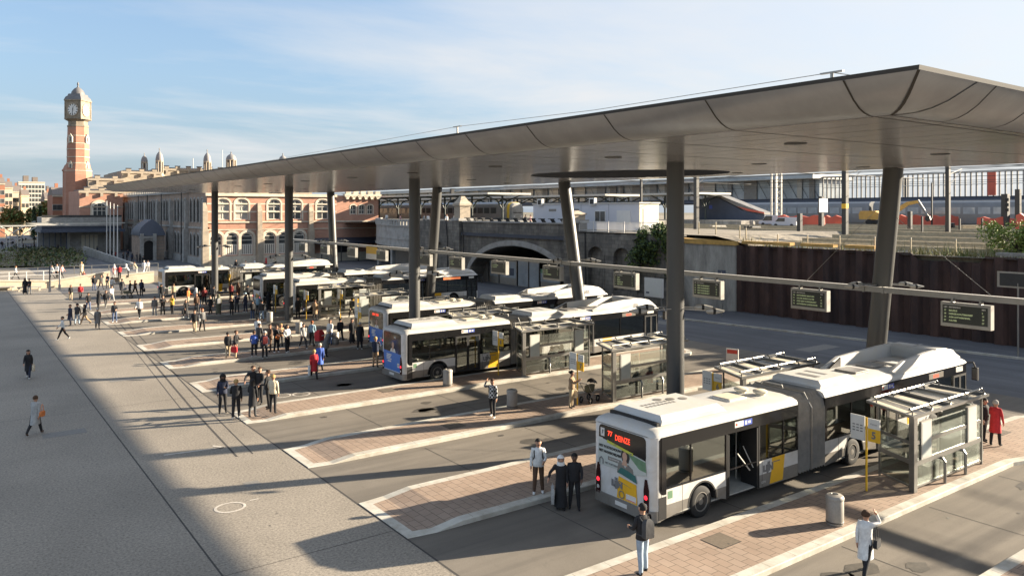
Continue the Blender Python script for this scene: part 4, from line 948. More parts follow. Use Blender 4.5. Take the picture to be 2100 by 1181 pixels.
def shear(up, z): return up.x / up.z * max(0, z)
CACHE = {}
def cached(key, fn):
    if key not in CACHE: CACHE[key] = fn()
    return CACHE[key]
def meshof(mb, smooth=60):
    o = mb.build('tmp', smooth=smooth); me = o.data; bpy.data.objects.remove(o); me.materials.clear(); me.materials.append(None); return me
def garment(pose, kind, fem):
    def fn():
        _, hz, up = body(pose, fem); (lt, lk), (rt, rk) = POSE[pose][:2]; wide = abs(lt - rt) / 45
        prof = [(.515, .058, .066), (.495, .07, .095), (.475, .085, .135), (.448, .102, .168), (.41, .12, .184), (.33, .14, .19), (.18, .136, .172), (.04, .145, .18), (-.07, .152, .19), (-.085, .14, .178)]
        if kind in 'ld': prof = prof[:-1] + [(-.25, .165 + .05 * wide, .198), (-.44, .18 + .09 * wide, .205)]
        if kind == 'd': prof += [(-.62, .2 + .1 * wide, .22), (-.84, .23 + .1 * wide, .25)]
        f = .93 if fem else 1; n = 20; rings = []; rw = random.Random(len(CACHE) * 7 + 1)
        for z, rx, ry in prof:
            k = 1 + (.12 if kind in 'ld' and z < .0 else 0)
            rings.append([(shear(up, z) + rx * math.cos(a) * (1 + .05 * math.sin(3 * a + z * 9) + rw.uniform(-.035, .035)), ry * f * math.sin(a) * (1 + rw.uniform(-.025, .025)), hz + z * (up.z if z > 0 else 1)) for a in [2 * math.pi * i / n for i in range(n)]])
        return meshof(MB().loft(rings, True, True))
    return cached(('g', pose, kind, fem), fn)
def hairmesh(pose, kind, fem):
    def fn():
        _, hz, up = body(pose, fem); c = Vector((up.x * .55 + .008, 0, hz + up.z * .55 + .125)); m = MB(); n, k = 14, 10
        r = {'short': (.118, .108, .122), 'long': (.122, .114, .126), 'hood': (.142, .14, .15), 'scarf': (.132, .124, .138), 'cap': (.122, .112, .122), 'bun': (.118, .108, .122)}[kind]
        vs = []; fs = []
        for a in range(k + 1):
            t = math.pi * a / k
            for b in range(n):
                p = 2 * math.pi * b / n; w = 1 + .04 * math.sin(5 * p + 3 * t)
                vs.append((c.x - .012 + r[0] * math.sin(t) * math.cos(p) * w, r[1] * math.sin(t) * math.sin(p) * w, c.z + r[2] * math.cos(t)))
        for a in range(k):
            for b in range(n):
                t = math.pi * (a + .5) / k; p = 2 * math.pi * (b + .5) / n; x = math.sin(t) * math.cos(p); z = math.cos(t)
                lim = {'short': -.25 if x < 0 else .3, 'long': -.8 if x < .2 else .35, 'hood': -.9 if x < .45 else .4, 'scarf': -.98 if x < .5 else .42, 'cap': .15, 'bun': -.35 if x < .1 else .35}[kind]
                if z > lim: fs.append((a * n + b, a * n + (b + 1) % n, (a + 1) * n + (b + 1) % n, (a + 1) * n + b))
        m.add(vs, [f[::-1] for f in fs])
        if kind == 'long': m.loft([[(c.x - dx + rx * math.cos(a), ry * math.sin(a), c.z + z) for a in [2 * math.pi * i / 10 for i in range(10)]] for z, dx, rx, ry in ((.02, .045, .07, .1), (-.12, .06, .055, .105), (-.26, .075, .045, .1), (-.34, .08, .02, .06))])
        if kind == 'cap': m.loft([[(c.x + .06, -.075, c.z + .03), (c.x + .06, .075, c.z + .03), (c.x + .06, .075, c.z + .045), (c.x + .06, -.075, c.z + .045)], [(c.x + .19, -.05, c.z + .01), (c.x + .19, .05, c.z + .01), (c.x + .19, .05, c.z + .02), (c.x + .19, -.05, c.z + .02)]])
        if kind == 'scarf' or kind == 'hood': m.lathe([(.09, -.22), (.125, -.2), (.11, -.13), (.1, -.09)], 14, (c.x - .02, 0, c.z), 1, 1.15)
        if kind == 'bun': m.lathe([(.001, -.05), (.045, -.03), (.05, 0), (.035, .04), (.001, .05)], 10, (c.x - .13, 0, c.z + .04))
        return meshof(m)
    return cached(('h', pose, kind, fem), fn)
def facemesh(pose, fem):
    def fn():
        _, hz, up = body(pose, fem); c = Vector((up.x * .55, 0, hz + up.z * .55)); m = MB()
        for s in (-1, 1): m.lathe([(.001, -.008), (.012, 0), (.001, .008)], 8, (c.x + .108, s * .036, c.z + .118)); m.bx(c.x + .1, c.x + .112, s * .018, s * .055, c.z + .138, c.z + .146)
        m.bx(c.x + .09, c.x + .102, -.026, .026, c.z + .045, c.z + .056)
        return meshof(m)
    return cached(('f', pose, fem), fn)
def skinobj(name, me, mats, par=None):
    o = bpy.data.objects.new(name, me); COL.objects.link(o)
    for i, k in enumerate(mats): o.material_slots[i].link = 'OBJECT'; o.material_slots[i].material = M[k]
    if par: o.parent = par
    return o
def isl_z(u, v):
    if u < PZ + .4 or u > 38.5: return 0
    for a, wd in zip(ISL, WID):
        if a < v < a + wd: return .15
    return 0
FD = {'F': 0, 'R': 90, 'B': 180, 'L': -90}
def gz(x, y):
    u, v = G(x, y)
    z = isl_z(u, v)
    if z: u, v = G(x, y, z)
    return u, v, z
def bag(kind, col, root, yaw, s, lb, side_=-1):
    """carried things are things of their own, placed at the carrier's back, hand or hip"""
    x, y, z = root; c, sn = math.cos(yaw), math.sin(yaw)
    def at(a, b, h): return (x + (a * c - b * sn) * s, y + (a * sn + b * c) * s, z + h * s)
    m = MB('cloth_' + col)
    if kind == 'bp':
        m.loft([[(xx * k - .0, yy * k, h) for xx, yy in ((-.09, -.13), (.05, -.15), (.05, .15), (-.09, .13))] for h, k in ((-.22, .85), (-.2, 1), (.12, 1), (.2, .8), (.24, .4))])
        for q in (-1, 1): m.path([(.05, q * .1, .16), (.16, q * .12, .24), (.29, q * .13, .2), (.33, q * .13, .02), (.2, q * .17, -.16), (.05, q * .12, -.18)], .018, 5)
        p = at(-.2, 0, 1.2); nm = 'backpack'
    elif kind == 'guitar':
        m = MB('cloth_orange'); m.loft([[(.0, .17 * math.cos(a), .17 * math.sin(a)) for a in [2 * math.pi * i / 16 for i in range(16)]], [(.08, .17 * math.cos(a), .17 * math.sin(a)) for a in [2 * math.pi * i / 16 for i in range(16)]]])
        m.lathe([(.001, -.04), (.13, -.04), (.13, .04), (.001, .04)], 14, (.04, .2, .04)); m.m('cloth_brown').bx(.01, .05, .2, .85, .05, .11); p = at(.17, -.1, 1.05); nm = 'guitar'
    else:
        w_, h_ = {'tote': (.2, .36), 'hb': (.16, .22), 'sack': (.24, .5)}[kind]
        m.loft([[(xx * k, yy, h) for xx, yy in ((-w_, -.05), (w_, -.05), (w_, .05), (-w_, .05))] for h, k in ((-h_, .8), (-h_ * .8, 1), (-h_ * .2, .95), (0, .8))])
        top = .3 if kind == 'hb' else .12
        m.path([(-w_ * .6, 0, 0), (-w_ * .4, 0, top * .8), (0, 0, top), (w_ * .4, 0, top * .8), (w_ * .6, 0, 0)], .012, 5)
        p = at(.05, side_ * .27, {'tote': .78, 'hb': 1.0, 'sack': .74}[kind]); nm = {'tote': 'tote_bag', 'hb': 'handbag', 'sack': 'plastic_bag'}[kind]
    o = m.build(nm, smooth=45, loc=p, rz=yaw); o.scale = (s,) * 3
    return tag(o, lb, nm.replace('_', ' '))
PR = random.Random(11)
def person(x, y, pose, face, h, top, leg, hk, hc, coat, label, extra=(), fem=None, grp=None, pos=None, shoe='black', sk='skin', small=False):
    if fem is None: fem = hk in ('long', 'bun', 'scarf')
    u, v, z = pos or gz(x, y)
    phi = R((FD[face] if isinstance(face, str) else face) + PR.uniform(-14, 14))
    if pose == 'stand' and coat != 'd': pose = PR.choice(('stand', 'stand3', 'stand4', 'stand5', 'stand2', 'stand3'))
    h *= PR.uniform(.97, 1.03)
    # facing: 0 = towards the camera, 90 = to the right of the picture
    l = (u * C - v * S); d = (u * S + v * C); vx, vy = -u / math.hypot(u, v), -v / math.hypot(u, v); rx, ry = -vy, vx
    fx, fy = math.cos(phi) * vx + math.sin(phi) * rx, math.cos(phi) * vy + math.sin(phi) * ry
    yaw = math.atan2(fy, fx); s = h / 1.74
    me, hz, up = body(pose, fem)
    o = skinobj('person', me, [sk, 'cloth_' + top, 'cloth_' + leg, 'cloth_' + shoe]); o.location = (u, v, z); o.rotation_euler[2] = yaw; o.scale = (s,) * 3
    tag(o, label, 'person', grp)
    if coat and pose != 'sit': skinobj({'s': 'jacket', 'l': 'coat', 'd': 'dress'}[coat], garment(pose, coat, fem), ['cloth_' + top], o)
    if pose == 'sit': skinobj('jacket', garment('stand', 's', fem), ['cloth_' + top], o).location.z = hz - BODY[('stand', fem)][1] if ('stand', fem) in BODY else -.4
    if hk: skinobj({'hood': 'hood', 'scarf': 'headscarf', 'cap': 'cap'}.get(hk, 'hair'), hairmesh(pose, hk, fem), ['cloth_' + hc], o)
    if y > 690 and not small: skinobj('face', facemesh(pose, fem), ['eye_dark'], o)
    for kind, col, lb, *sd_ in extra: bag(kind, col, (u, v, z), yaw, s, lb, *(sd_ or [-1]))
    return o
PP = [
 (1318, 1177, 'stand2', -140, 1.76, 'black', 'ltjeans', 'short', 'hblack', 's', 'person in black jacket and pale blue jeans at the nearest kerb behind the open-doored bus', [('bp', 'dgrey', 'dark striped backpack on the person in pale blue jeans')]),
 (1775, 1178, 'raisew', 150, 1.70, 'white', 'black', 'short', 'hbrown', 'l', 'woman in white coat and black trousers shading her eyes with a raised arm', [('hb', 'black', 'black shoulder bag of the woman in the white coat shading her eyes', -1)], True, dict(shoe='white')),
 (1104, 1012, 'stand2', 'F', 1.76, 'white', 'brown', 'short', 'hblack', 's', 'young man in white shirt and brown trousers with backpack straps', [('bp', 'black', 'black backpack on the man in white shirt and brown trousers')], dict(shoe='white')),
 (1150, 1044, 'reach', 10, 1.66, 'black', 'black', 'scarf', 'white', 'd', 'woman in long black dress with white headscarf', [('sack', 'lgrey', 'grey plastic bag held by the woman in the white headscarf', -1)]),
 (1178, 1044, 'stand', 'F', 1.78, 'black', 'black', 'short', 'hblack', 's', 'person all in black beside the white headscarf woman, at the bus corner', dict(sk='skin_dark')),
 (1010, 856, 'raise_', -20, 1.74, 'check', 'black', 'short', 'hbrown', 's', 'person in black and white checked shirt with hand up to the face', [('bp', 'black', 'black backpack on the person in the checked shirt')], dict(shoe='white')),
 (1172, 836, 'phone', 70, 1.70, 'tan', 'beige', 'bun', 'hblack', 's', 'woman in tan top and beige trousers beside the pole with number 7', [('tote', 'cream', 'white tote bag on the woman beside the pram', 1)]),
 (2041, 914, 'stand', 170, 1.72, 'red', 'black', 'short', 'hgrey', 'l', 'person in bright red coat standing right of the nearest shelter'),
 (2019, 905, 'stand2', 60, 1.70, 'black', 'black', 'short', 'hblack', 's', 'person in black facing the red coat right of the nearest shelter'),
 (1990, 893, 'phone', 'L', 1.70, 'black', 'dgrey', 'short', 'hgrey', 's', 'dark clothed person half hidden by the far end of the nearest shelter'),
 (58, 776, 'walk', -10, 1.68, 'black', 'navy', 'long', 'hblack', 'l', 'woman in black coat and white trainers walking across the shaded plaza', [('tote', 'cream', 'pale tote bag of the woman in black on the shaded plaza', 1)], dict(shoe='white')),
 (72, 891, 'walk2', 160, 1.70, 'lgrey', 'black', 'short', 'hbrown', 'l', 'woman in pale grey hooded coat walking away over the shaded plaza', [('hb', 'orange', 'red brown handbag of the woman in the pale grey coat', -1)], True, dict(shoe='brown')),
 (129, 697, 'walk', -80, 1.74, 'white', 'black', 'short', 'hblack', '', 'man in white shirt walking left at the edge of the shade', dict(shoe='white')),
 (144, 668, 'stand', -60, 1.7, 'navy', 'navy', 'short', 'hblack', 'l', 'person in long navy coat beside the black cap, near the shade edge'),
 (158, 666, 'stand', 150, 1.78, 'dgrey', 'ltjeans', 'cap', 'black', 's', 'person with black cap, grey jacket and pale jeans near the shade edge'),
 (174, 665, 'walk2', -70, 1.66, 'black', 'tan', 'long', 'hblack', 's', 'woman in dark jacket and tan trousers walking left', [('hb', 'black', 'black bag of the woman in tan trousers', 1)]),
 (200, 675, 'walk', 180, 1.7, 'grey', 'dgrey', 'short', 'hgrey', 'l', 'grey haired person in long grey coat seen from behind'),
 (235, 661, 'stand2', -20, 1.72, 'dgrey', 'jeans', 'short', 'hbrown', 's', 'person in dark jacket and jeans right of the long grey coat', [('bp', 'dgrey', 'grey backpack right of the long grey coat')], dict(shoe='white')),
 (286, 653, 'walk', -15, 1.72, 'white', 'black', 'short', 'hbrown', 's', 'person in white top and black trousers with a black bag, alone on the sunny plaza', [('hb', 'black', 'black bag beside the white top on the sunny plaza', -1)], dict(shoe='white')),
 (145, 616, 'walk', 'F', 1.68, 'black', 'beige', 'long', 'hbrown', 's', 'long haired woman in black sweater and beige trousers'),
 (165, 614, 'walk2', 10, 1.72, 'red', 'dgrey', 'cap', 'black', 's', 'person with black cap and bright red jacket'),
 (181, 637, 'walk', 20, 1.74, 'black', 'jeans', 'short', 'hblack', 's', 'person in black puffer jacket and grey blue jeans, below the red jacket', dict(shoe='white')),
 (202, 632, 'push', 170, 1.72, 'black', 'dgrey', 'hood', 'black', 'l', 'person in hooded black coat above the long grey coat'),
 (217, 631, 'walk2', 15, 1.74, 'black', 'dgrey', 'short', 'hbrown', 's', 'man in black jacket with white trainers stepping forward', dict(shoe='white')),
 (229, 619, 'walk', 10, 1.72, 'white', 'lgrey', 'short', 'hbrown', '', 'person in open black and white top and pale trousers'),
 (51, 603, 'stand', -10, 1.72, 'black', 'black', 'hood', 'black', 'd', 'person in long hooded black coat by the bench in the shade'),
 (60, 603, 'stand2', -30, 1.7, 'black', 'lgrey', 'short', 'hblack', 's', 'person in black jacket and pale grey trousers by the bench in the shade'),
 (250, 604, 'walk', 160, 1.76, 'dgrey', 'black', 'short', 'hblack', 'l', 'person in dark coat in front of the gap in the cream walls'),
 (266, 607, 'push', 100, 1.7, 'black', 'black', 'short', 'hblack', 's', 'person in black pushing the dark pram before the cream wall'),
 (277, 606, 'walk2', 150, 1.72, 'brown', 'black', 'long', 'hbrown', 's', 'woman in brown jacket next to the pram before the cream wall'),
 (290, 607, 'stand', 150, 1.8, 'navy', 'black', 'short', 'hblack', 's', 'man in dark suit with a bag left of the leftmost bus', [('tote', 'black', 'black bag of the man in the dark suit')]),
 (193, 596, 'stand', 20, 1.76, 'black', 'jeans', 'short', 'hblack', 's', 'man in black jacket and blue jeans before the slanted cream wall'),
 (207, 594, 'walk', 30, 1.74, 'dgrey', 'dgrey', 'short', 'hbrown', 's', 'person in dark grey jacket before the slanted cream wall'),
 (221, 592, 'stand2', -30, 1.74, 'navy', 'beige', 'short', 'hblack', 's', 'person in navy jacket and beige trousers before the cream wall'),
 (230, 599, 'stand', 10, 1.72, 'white', 'lgrey', 'short', 'hbrown', 's', 'person in white jacket and pale trousers at the end of the cream wall'),
 (172, 584, 'phone', 0, 1.7, 'dred', 'white', 'long', 'hred', 's', 'red haired woman in dark red jacket at the foot of the slanted wall'),
 (317, 649, 'stand', -20, 1.76, 'grey', 'lgrey', 'short', 'hbrown', 's', 'person in grey jacket and pale trousers with arms out below the leftmost bus'),
 (334, 647, 'fold', 0, 1.72, 'black', 'black', 'short', 'hbrown', 's', 'person in black with folded arms left of the mustard jacket'),
 (353, 646, 'fold', -40, 1.74, 'yellow', 'black', 'short', 'hbrown', 's', 'person in mustard jacket and black trousers'),
 (331, 618, 'stand', 180, 1.7, 'black', 'dgrey', 'short', 'hblack', 's', 'person in black facing the rear wheel of the leftmost bus'),
 (356, 615, 'walk', 180, 1.72, 'beige', 'dgrey', 'short', 'hbrown', 's', 'person in beige top close to the leftmost bus side'),
 (381, 653, 'walk', 30, 1.68, 'black', 'dgrey', 'long', 'hbrown', 'l', 'woman in black coat carrying a black bag right of the mustard jacket', [('tote', 'black', 'black bag of the woman right of the mustard jacket')], dict(shoe='white')),
 (399, 681, 'walk', -10, 1.78, 'black', 'beige', 'short', 'hbrown', 's', 'man in black jacket and beige trousers walking forward'),
 (415, 679, 'raise_', 20, 1.7, 'grey', 'black', 'short', 'hred', 's', 'woman in grey top with arm raised next to the beige trousers man', [('hb', 'lgrey', 'grey bag of the woman with raised arm')]),
 (403, 641, 'stand', 10, 1.74, 'brown', 'dgrey', 'short', 'hred', 's', 'person in dark brown jacket behind the walking pair'),
 (386, 626, 'stand2', 60, 1.7, 'orange', 'beige', 'short', 'hred', 's', 'person in orange jacket in front of the leftmost bus'),
 (402, 628, 'stand', 170, 1.72, 'lgrey', 'dgrey', 'scarf', 'white', 's', 'person with white striped headscarf right of the orange jacket'),
 (408, 633, 'stand2', 180, 1.72, 'black', 'ltjeans', 'short', 'hblack', 's', 'person in black jacket and pale jeans right of the orange jacket', [('bp', 'black', 'black backpack right of the orange jacket')]),
 (419, 626, 'stand', 0, 1.7, 'dred', 'black', 'short', 'hbrown', 's', 'person in dark red top with white trainers by the first far column', dict(shoe='white')),
 (431, 645, 'walk', -30, 1.74, 'black', 'black', 'short', 'hbrown', 's', 'person in black jacket just in front of the first far column base'),
 (448, 645, 'stand', 180, 1.72, 'olive', 'olive', 'hood', 'olive', 'd', 'person in long olive coat seen from behind', [('bp', 'lgrey', 'round pale bag on the long olive coat')]),
 (475, 646, 'phone', 0, 1.72, 'black', 'black', 'long', 'hblond', 'l', 'blond woman in long black coat between the columns'),
 (486, 641, 'phone', 10, 1.74, 'navy', 'dgrey', 'short', 'hred', 's', 'person in navy jacket with reddish hair between the columns'),
 (504, 641, 'stand', -60, 1.74, 'navy', 'navy', 'cap', 'ltblue', 's', 'person in dark navy with a light cap between the columns', dict(shoe='white')),
 (518, 657, 'stand', 190, 1.72, 'black', 'jeans', 'short', 'hblack', 's', 'person in black jacket and blue jeans left of the denim jacket'),
 (529, 645, 'phone', 160, 1.74, 'ltblue', 'dgrey', 'short', 'hblond', 's', 'person in pale denim jacket left of the second far column'),
 (537, 657, 'walk', 190, 1.72, 'dgrey', 'ltjeans', 'short', 'hblack', 's', 'person in dark top and pale jeans seen from behind', [('hb', 'lgrey', 'pale bag of the person in dark top and pale jeans')]),
 (551, 637, 'stand', 200, 1.74, 'black', 'black', 'hood', 'black', 'd', 'person in floor length black coat beside the far bus door'),
 (563, 636, 'stand', 180, 1.74, 'grey', 'grey', 'short', 'hblack', 's', 'person in grey hoodie and grey trousers beside the far bus door'),
 (474, 616, 'stand', 180, 1.72, 'dred', 'black', 'short', 'hblack', 's', 'person in dark red jacket beside the bellows of the leftmost bus'),
 (488, 614, 'stand2', 160, 1.74, 'brown', 'black', 'long', 'hbrown', 'l', 'woman in dark brown coat beside the bellows of the leftmost bus'),
 (508, 619, 'walk', 190, 1.76, 'black', 'black', 'short', 'hblack', 's', 'tall person in black left of the second far bus rear'),
 (438, 622, 'stand', 180, 1.7, 'dgrey', 'black', 'short', 'hblack', 's', 'person in dark grey behind the first far column'),
 (467, 733, 'walk2', 190, 1.68, 'black', 'beige', 'bun', 'hblack', 's', 'woman in black top with a dark skirt and beige leggings', [('hb', 'dgrey', 'dark bag of the woman in beige leggings', -1)], dict(shoe='beige')),
 (483, 735, 'stand', 70, 1.76, 'black', 'beige', 'short', 'hbrown', 's', 'man in black jacket and beige trousers holding a red bag', [('tote', 'red', 'red bag held by the man in beige trousers', -1)], dict(shoe='brown')),
 (521, 732, 'stand', 190, 1.64, 'blue', 'black', 'short', 'hbrown', 's', 'child in bright blue jacket in the middle group', dict(shoe='white')),
 (543, 736, 'stand2', 185, 1.78, 'navy', 'black', 'cap', 'lgrey', 's', 'person in navy jacket with white trainers and red backpack', [('bp', 'dred', 'dark red backpack in the middle group')], dict(shoe='white')),
 (531, 719, 'stand', 150, 1.76, 'dgrey', 'dgrey', 'cap', 'black', 's', 'man with black cap between the blue jacket and the red backpack'),
 (554, 721, 'stand', -60, 1.76, 'brown', 'brown', 'short', 'hbrown', 's', 'person in dark brown right of the red backpack'),
 (567, 723, 'guitar', 30, 1.74, 'black', 'black', 'short', 'hbrown', 's', 'person in black playing a small orange guitar', [('guitar', 'orange', 'orange guitar held by the player in black')], dict(shoe='white')),
 (576, 715, 'phone', 10, 1.68, 'tan', 'dgrey', 'long', 'hblond', 's', 'long haired blond woman behind the guitar player'),
 (589, 723, 'stand', 40, 1.74, 'white', 'black', 'long', 'hblack', '', 'person in white top and wide black trousers with long black hair', dict(shoe='white')),
 (528, 700, 'stand', 180, 1.74, 'white', 'lgrey', 'short', 'hblack', 's', 'person in white jacket behind the man with the black cap'),
 (622, 715, 'walk', 30, 1.74, 'lgrey', 'dgrey', 'short', 'hblack', 's', 'person in pale grey jacket carrying a black backpack', [('bp', 'black', 'black backpack on the pale grey jacket')], dict(shoe='white')),
 (640, 710, 'stand', 180, 1.76, 'ltblue', 'black', 'short', 'hred', '', 'man in light blue T-shirt with black trousers seen from behind'),
 (668, 731, 'bend', 120, 1.72, 'grey', 'black', 'short', 'hgrey', 'l', 'person in grey coat bending over a bright red bag'),
 (677, 707, 'stand', -40, 1.68, 'white', 'jeans', 'short', 'hbrown', 's', 'person in white jacket behind the bending grey coat'),
 (698, 701, 'walk', 200, 1.68, 'black', 'black', 'short', 'hblack', 's', 'girl in black jacket and tight trousers left of the long black dress'),
 (722, 704, 'stand', 20, 1.74, 'black', 'black', 'long', 'hblack', 'd', 'woman in long flowing black dress at the bus stop'),
 (738, 717, 'stand', 170, 1.80, 'black', 'black', 'short', 'hgrey', 'l', 'tall grey haired person in long black coat near the blue bus back', dict(shoe='white')),
 (770, 753, 'phone', 165, 1.74, 'navy', 'tan', 'short', 'hblond', 's', 'person in navy top and tan trousers close to the blue bus back'),
 (644, 777, 'walk', 175, 1.66, 'red', 'black', 'short', 'hblond', 'l', 'elderly person in red coat walking away', [('sack', 'white', 'white bag in the hand of the red coat', 1)]),
 (656, 762, 'walk2', 175, 1.68, 'blue', 'black', 'short', 'hgrey', 'l', 'elderly person in bright blue coat walking beside the red coat', [('hb', 'dgrey', 'dark handbag of the bright blue coat', -1)]),
 (646, 656, 'stand', 180, 1.72, 'tan', 'black', 'short', 'hbrown', 'l', 'person in wide tan coat by the far shelter'),
 (611, 652, 'stand', 20, 1.72, 'black', 'black', 'long', 'hblack', 'l', 'woman in black right of the second far column'),
 (624, 648, 'stand', 30, 1.7, 'grey', 'jeans', 'short', 'hbrown', 's', 'person in grey behind the thin yellow pole', [('bp', 'black', 'black backpack behind the thin yellow pole')]),
 (722, 652, 'walk', 190, 1.76, 'olive', 'black', 'short', 'hblack', 's', 'person in olive jacket between the far shelters', [('bp', 'dgrey', 'dark backpack on the olive jacket')]),
 (457, 847, 'stand', 'F', 1.74, 'navy', 'black', 'hood', 'hblack', 's', 'person in navy sweatshirt with big dark hair at the left of the front group', dict(sk='skin_dark')),
 (484, 859, 'stand2', 190, 1.74, 'black', 'black', 'short', 'hblond', 's', 'blond person in black varsity jacket seen from behind', dict(shoe='white')),
 (518, 855, 'stand', 170, 1.72, 'black', 'dgrey', 'long', 'hblack', 'l', 'person with long black hair and black coat seen from behind'),
 (560, 847, 'stand', 175, 1.78, 'cream', 'black', 'short', 'hblond', 's', 'tall person in loose cream sweater and black trousers'),
 (550, 838, 'stand2', -120, 1.76, 'black', 'black', 'short', 'hbrown', 's', 'person in black hidden behind the cream sweater'),
 (519, 828, 'reach', 10, 1.78, 'black', 'dgrey', 'short', 'hbrown', '', 'man with bare arms spread in the middle of the front group'),
 (533, 828, 'stand', -30, 1.74, 'black', 'black', 'short', 'hbrown', 's', 'person in black T-shirt with white print in the front group', [('tote', 'dgrey', 'dark bag beside the front group')]),
 (939, 608, 'walk', 10, 1.76, 'navy', 'jeans', 'short', 'hgrey', 's', 'person in navy jacket walking on the road before the tunnel'),
 (953, 609, 'walk2', 0, 1.72, 'orange', 'dgrey', 'short', 'hblond', 's', 'person in orange jacket walking on the road before the tunnel'),
 (957, 578, 'walk', 'B', 1.74, 'black', 'black', 'short', 'hblack', 's', 'dark person walking at the left foot of the tunnel arch'),
 (1090, 588, 'stand', 'L', 1.74, 'navy', 'black', 'short', 'hblack', 's', 'person in dark jacket by the pale hoarding doors'),
 (1107, 584, 'stand', 'B', 1.78, 'black', 'black', 'short', 'hblack', 'l', 'person in black coat at the right end of the hoarding'),
 (1229, 697, 'stand', 'F', 1.72, 'brown', 'dgrey', 'long', 'hbrown', 's', 'woman in brown behind the far end of the shelter beside the bellows'),
 (32, 573, 'walk', 80, 1.72, 'white', 'dgrey', 'short', 'hred', '', 'person in white shirt behind the white railing at the far left', 't'),
 (107, 572, 'walk', -60, 1.72, 'white', 'dgrey', 'short', 'hblack', 's', 'person in white and black top walking behind the railing', 't'),
 (117, 571, 'stand', -30, 1.74, 'white', 'black', 'short', 'hbrown', 's', 'person in white jacket beside the red bag behind the railing', 't'),
 (127, 570, 'walk2', 60, 1.72, 'pink', 'dgrey', 'short', 'hbrown', 's', 'person in pink top behind the railing', 't'),
 (167, 566, 'stand', 170, 1.76, 'cream', 'beige', 'short', 'hblond', 'l', 'person in long cream coat above the slanted wall', 't'),
 (234, 571, 'stand', 10, 1.72, 'pink', 'lgrey', 'scarf', 'white', 'l', 'woman in pale pink coat with white headscarf on the ramp', 't'),
 (245, 573, 'stand', 170, 1.7, 'red', 'black', 'short', 'hblack', 's', 'person in red jacket between the cream walls', 't'),
 (263, 569, 'bend', 'L', 1.72, 'white', 'black', 'hood', 'white', 's', 'person in white hooded jacket leaning forward on the ramp', 't'),
 (280, 564, 'bend', 'L', 1.76, 'beige', 'lgrey', 'short', 'hbrown', 's', 'person in beige jacket leaning left on the ramp', 't'),
 (295, 560, 'walk', 160, 1.74, 'white', 'white', 'short', 'hgrey', 's', 'left one of two people in white above the cream wall', 't'),
 (303, 559, 'walk2', 170, 1.74, 'white', 'lgrey', 'short', 'hbrown', 's', 'right one of two people in white above the cream wall', 't'),
 (484, 556, 'stand', 'F', 1.7, 'black', 'black', 'short', 'hblack', 's', 'dark person at the sunny station front, left of the pale panel'),
 (504, 557, 'stand', 'L', 1.7, 'dgrey', 'black', 'short', 'hblack', 's', 'dark grey person at the sunny station front over the bus roof'),
 (522, 553, 'walk', 'R', 1.74, 'white', 'dgrey', 'short', 'hgrey', 's', 'person in white at the sunny station front'),
 (546, 551, 'walk', 'L', 1.72, 'red', 'black', 'hood', 'red', 's', 'person in red hood at the sunny station front'),
 (564, 551, 'stand', 'F', 1.72, 'beige', 'black', 'short', 'hbrown', 's', 'person in beige at the sunny station front'),
]
TZ = .85     # height of the terrace at the far left
for r in PP:
    a = list(r[:11]); ex = (); kw = {}; pos = None
    for e in r[11:]:
        if isinstance(e, list): ex = e
        elif isinstance(e, dict): kw = e
        elif e is True: kw.setdefault('fem', True)
        elif e == 't':
            u, v = G(a[0], a[1], TZ); pos = (u, v, TZ)
    if r[11:] and True in [e for e in r[11:] if e is True]: kw = dict(kw, fem=True)
    person(*a, extra=ex, pos=pos, **kw)
# dim figures under the tram roof and before the station (nothing tells them apart)
for i, (x, y) in enumerate(((5, 509), (14, 508), (34, 516), (48, 515), (53, 517), (58, 518), (64, 516), (71, 518), (79, 517), (84, 512), (92, 513), (99, 514), (108, 515), (119, 517), (128, 516))):
    person(x, y, ['stand', 'walk', 'stand2', 'phone'][i % 4], [0, 90, 180, -90, 150][i % 5], 1.66 + .03 * (i % 4), ['black', 'navy', 'dgrey', 'black'][i % 4], 'black', ['short', 'long'][i % 2], 'hblack', 's', 'dark clothed person waiting in the shade under the glass tram roof', grp='dark figures under the tram roof')
for i, (x, y) in enumerate(((186, 516), (199, 520), (221, 527), (229, 529), (237, 532), (253, 536), (260, 537), (271, 538), (281, 537), (287, 541), (262, 529), (276, 530), (294, 545))):
    person(x, y, ['stand', 'walk', 'phone'][i % 3], [0, 90, 180, -90, 150][i % 5], 1.66 + .03 * (i % 4), 'dred' if i == 4 else ['black', 'navy', 'dgrey'][i % 3], 'black', ['short', 'long'][i % 2], 'hblack', 's', 'person in dark red top among the dark figures before the flagpoles' if i == 4 else 'dark clothed person in the shade between the flagpoles and the station porch', grp='dark figures before the station porch')
# seated passengers
for (i, dx, top, hk, hc, lb) in ((4, 2.35, 'dgrey', 'short', 'hbrown', 'person in dark clothes seated in the shelter before the bellows'), (4, 3.1, 'red', 'long', 'hred', 'woman in red and black seated in the shelter before the bellows'), (3, 2.0, 'dgrey', 'short', 'hblack', 'person in dark clothes seated in the shelter beside the tall dark column'), (3, 2.9, 'red', 'long', 'hblack', 'person in red jacket seated in the shelter beside the tall dark column')):
    u, v = 25.9 + dx, ISL[i] + .35 + .42
    o = person(0, 0, 'sit', 0, 1.7, top, 'black', hk, hc, 's', lb, pos=(u, v, .15)); o.rotation_euler[2] = R(90)
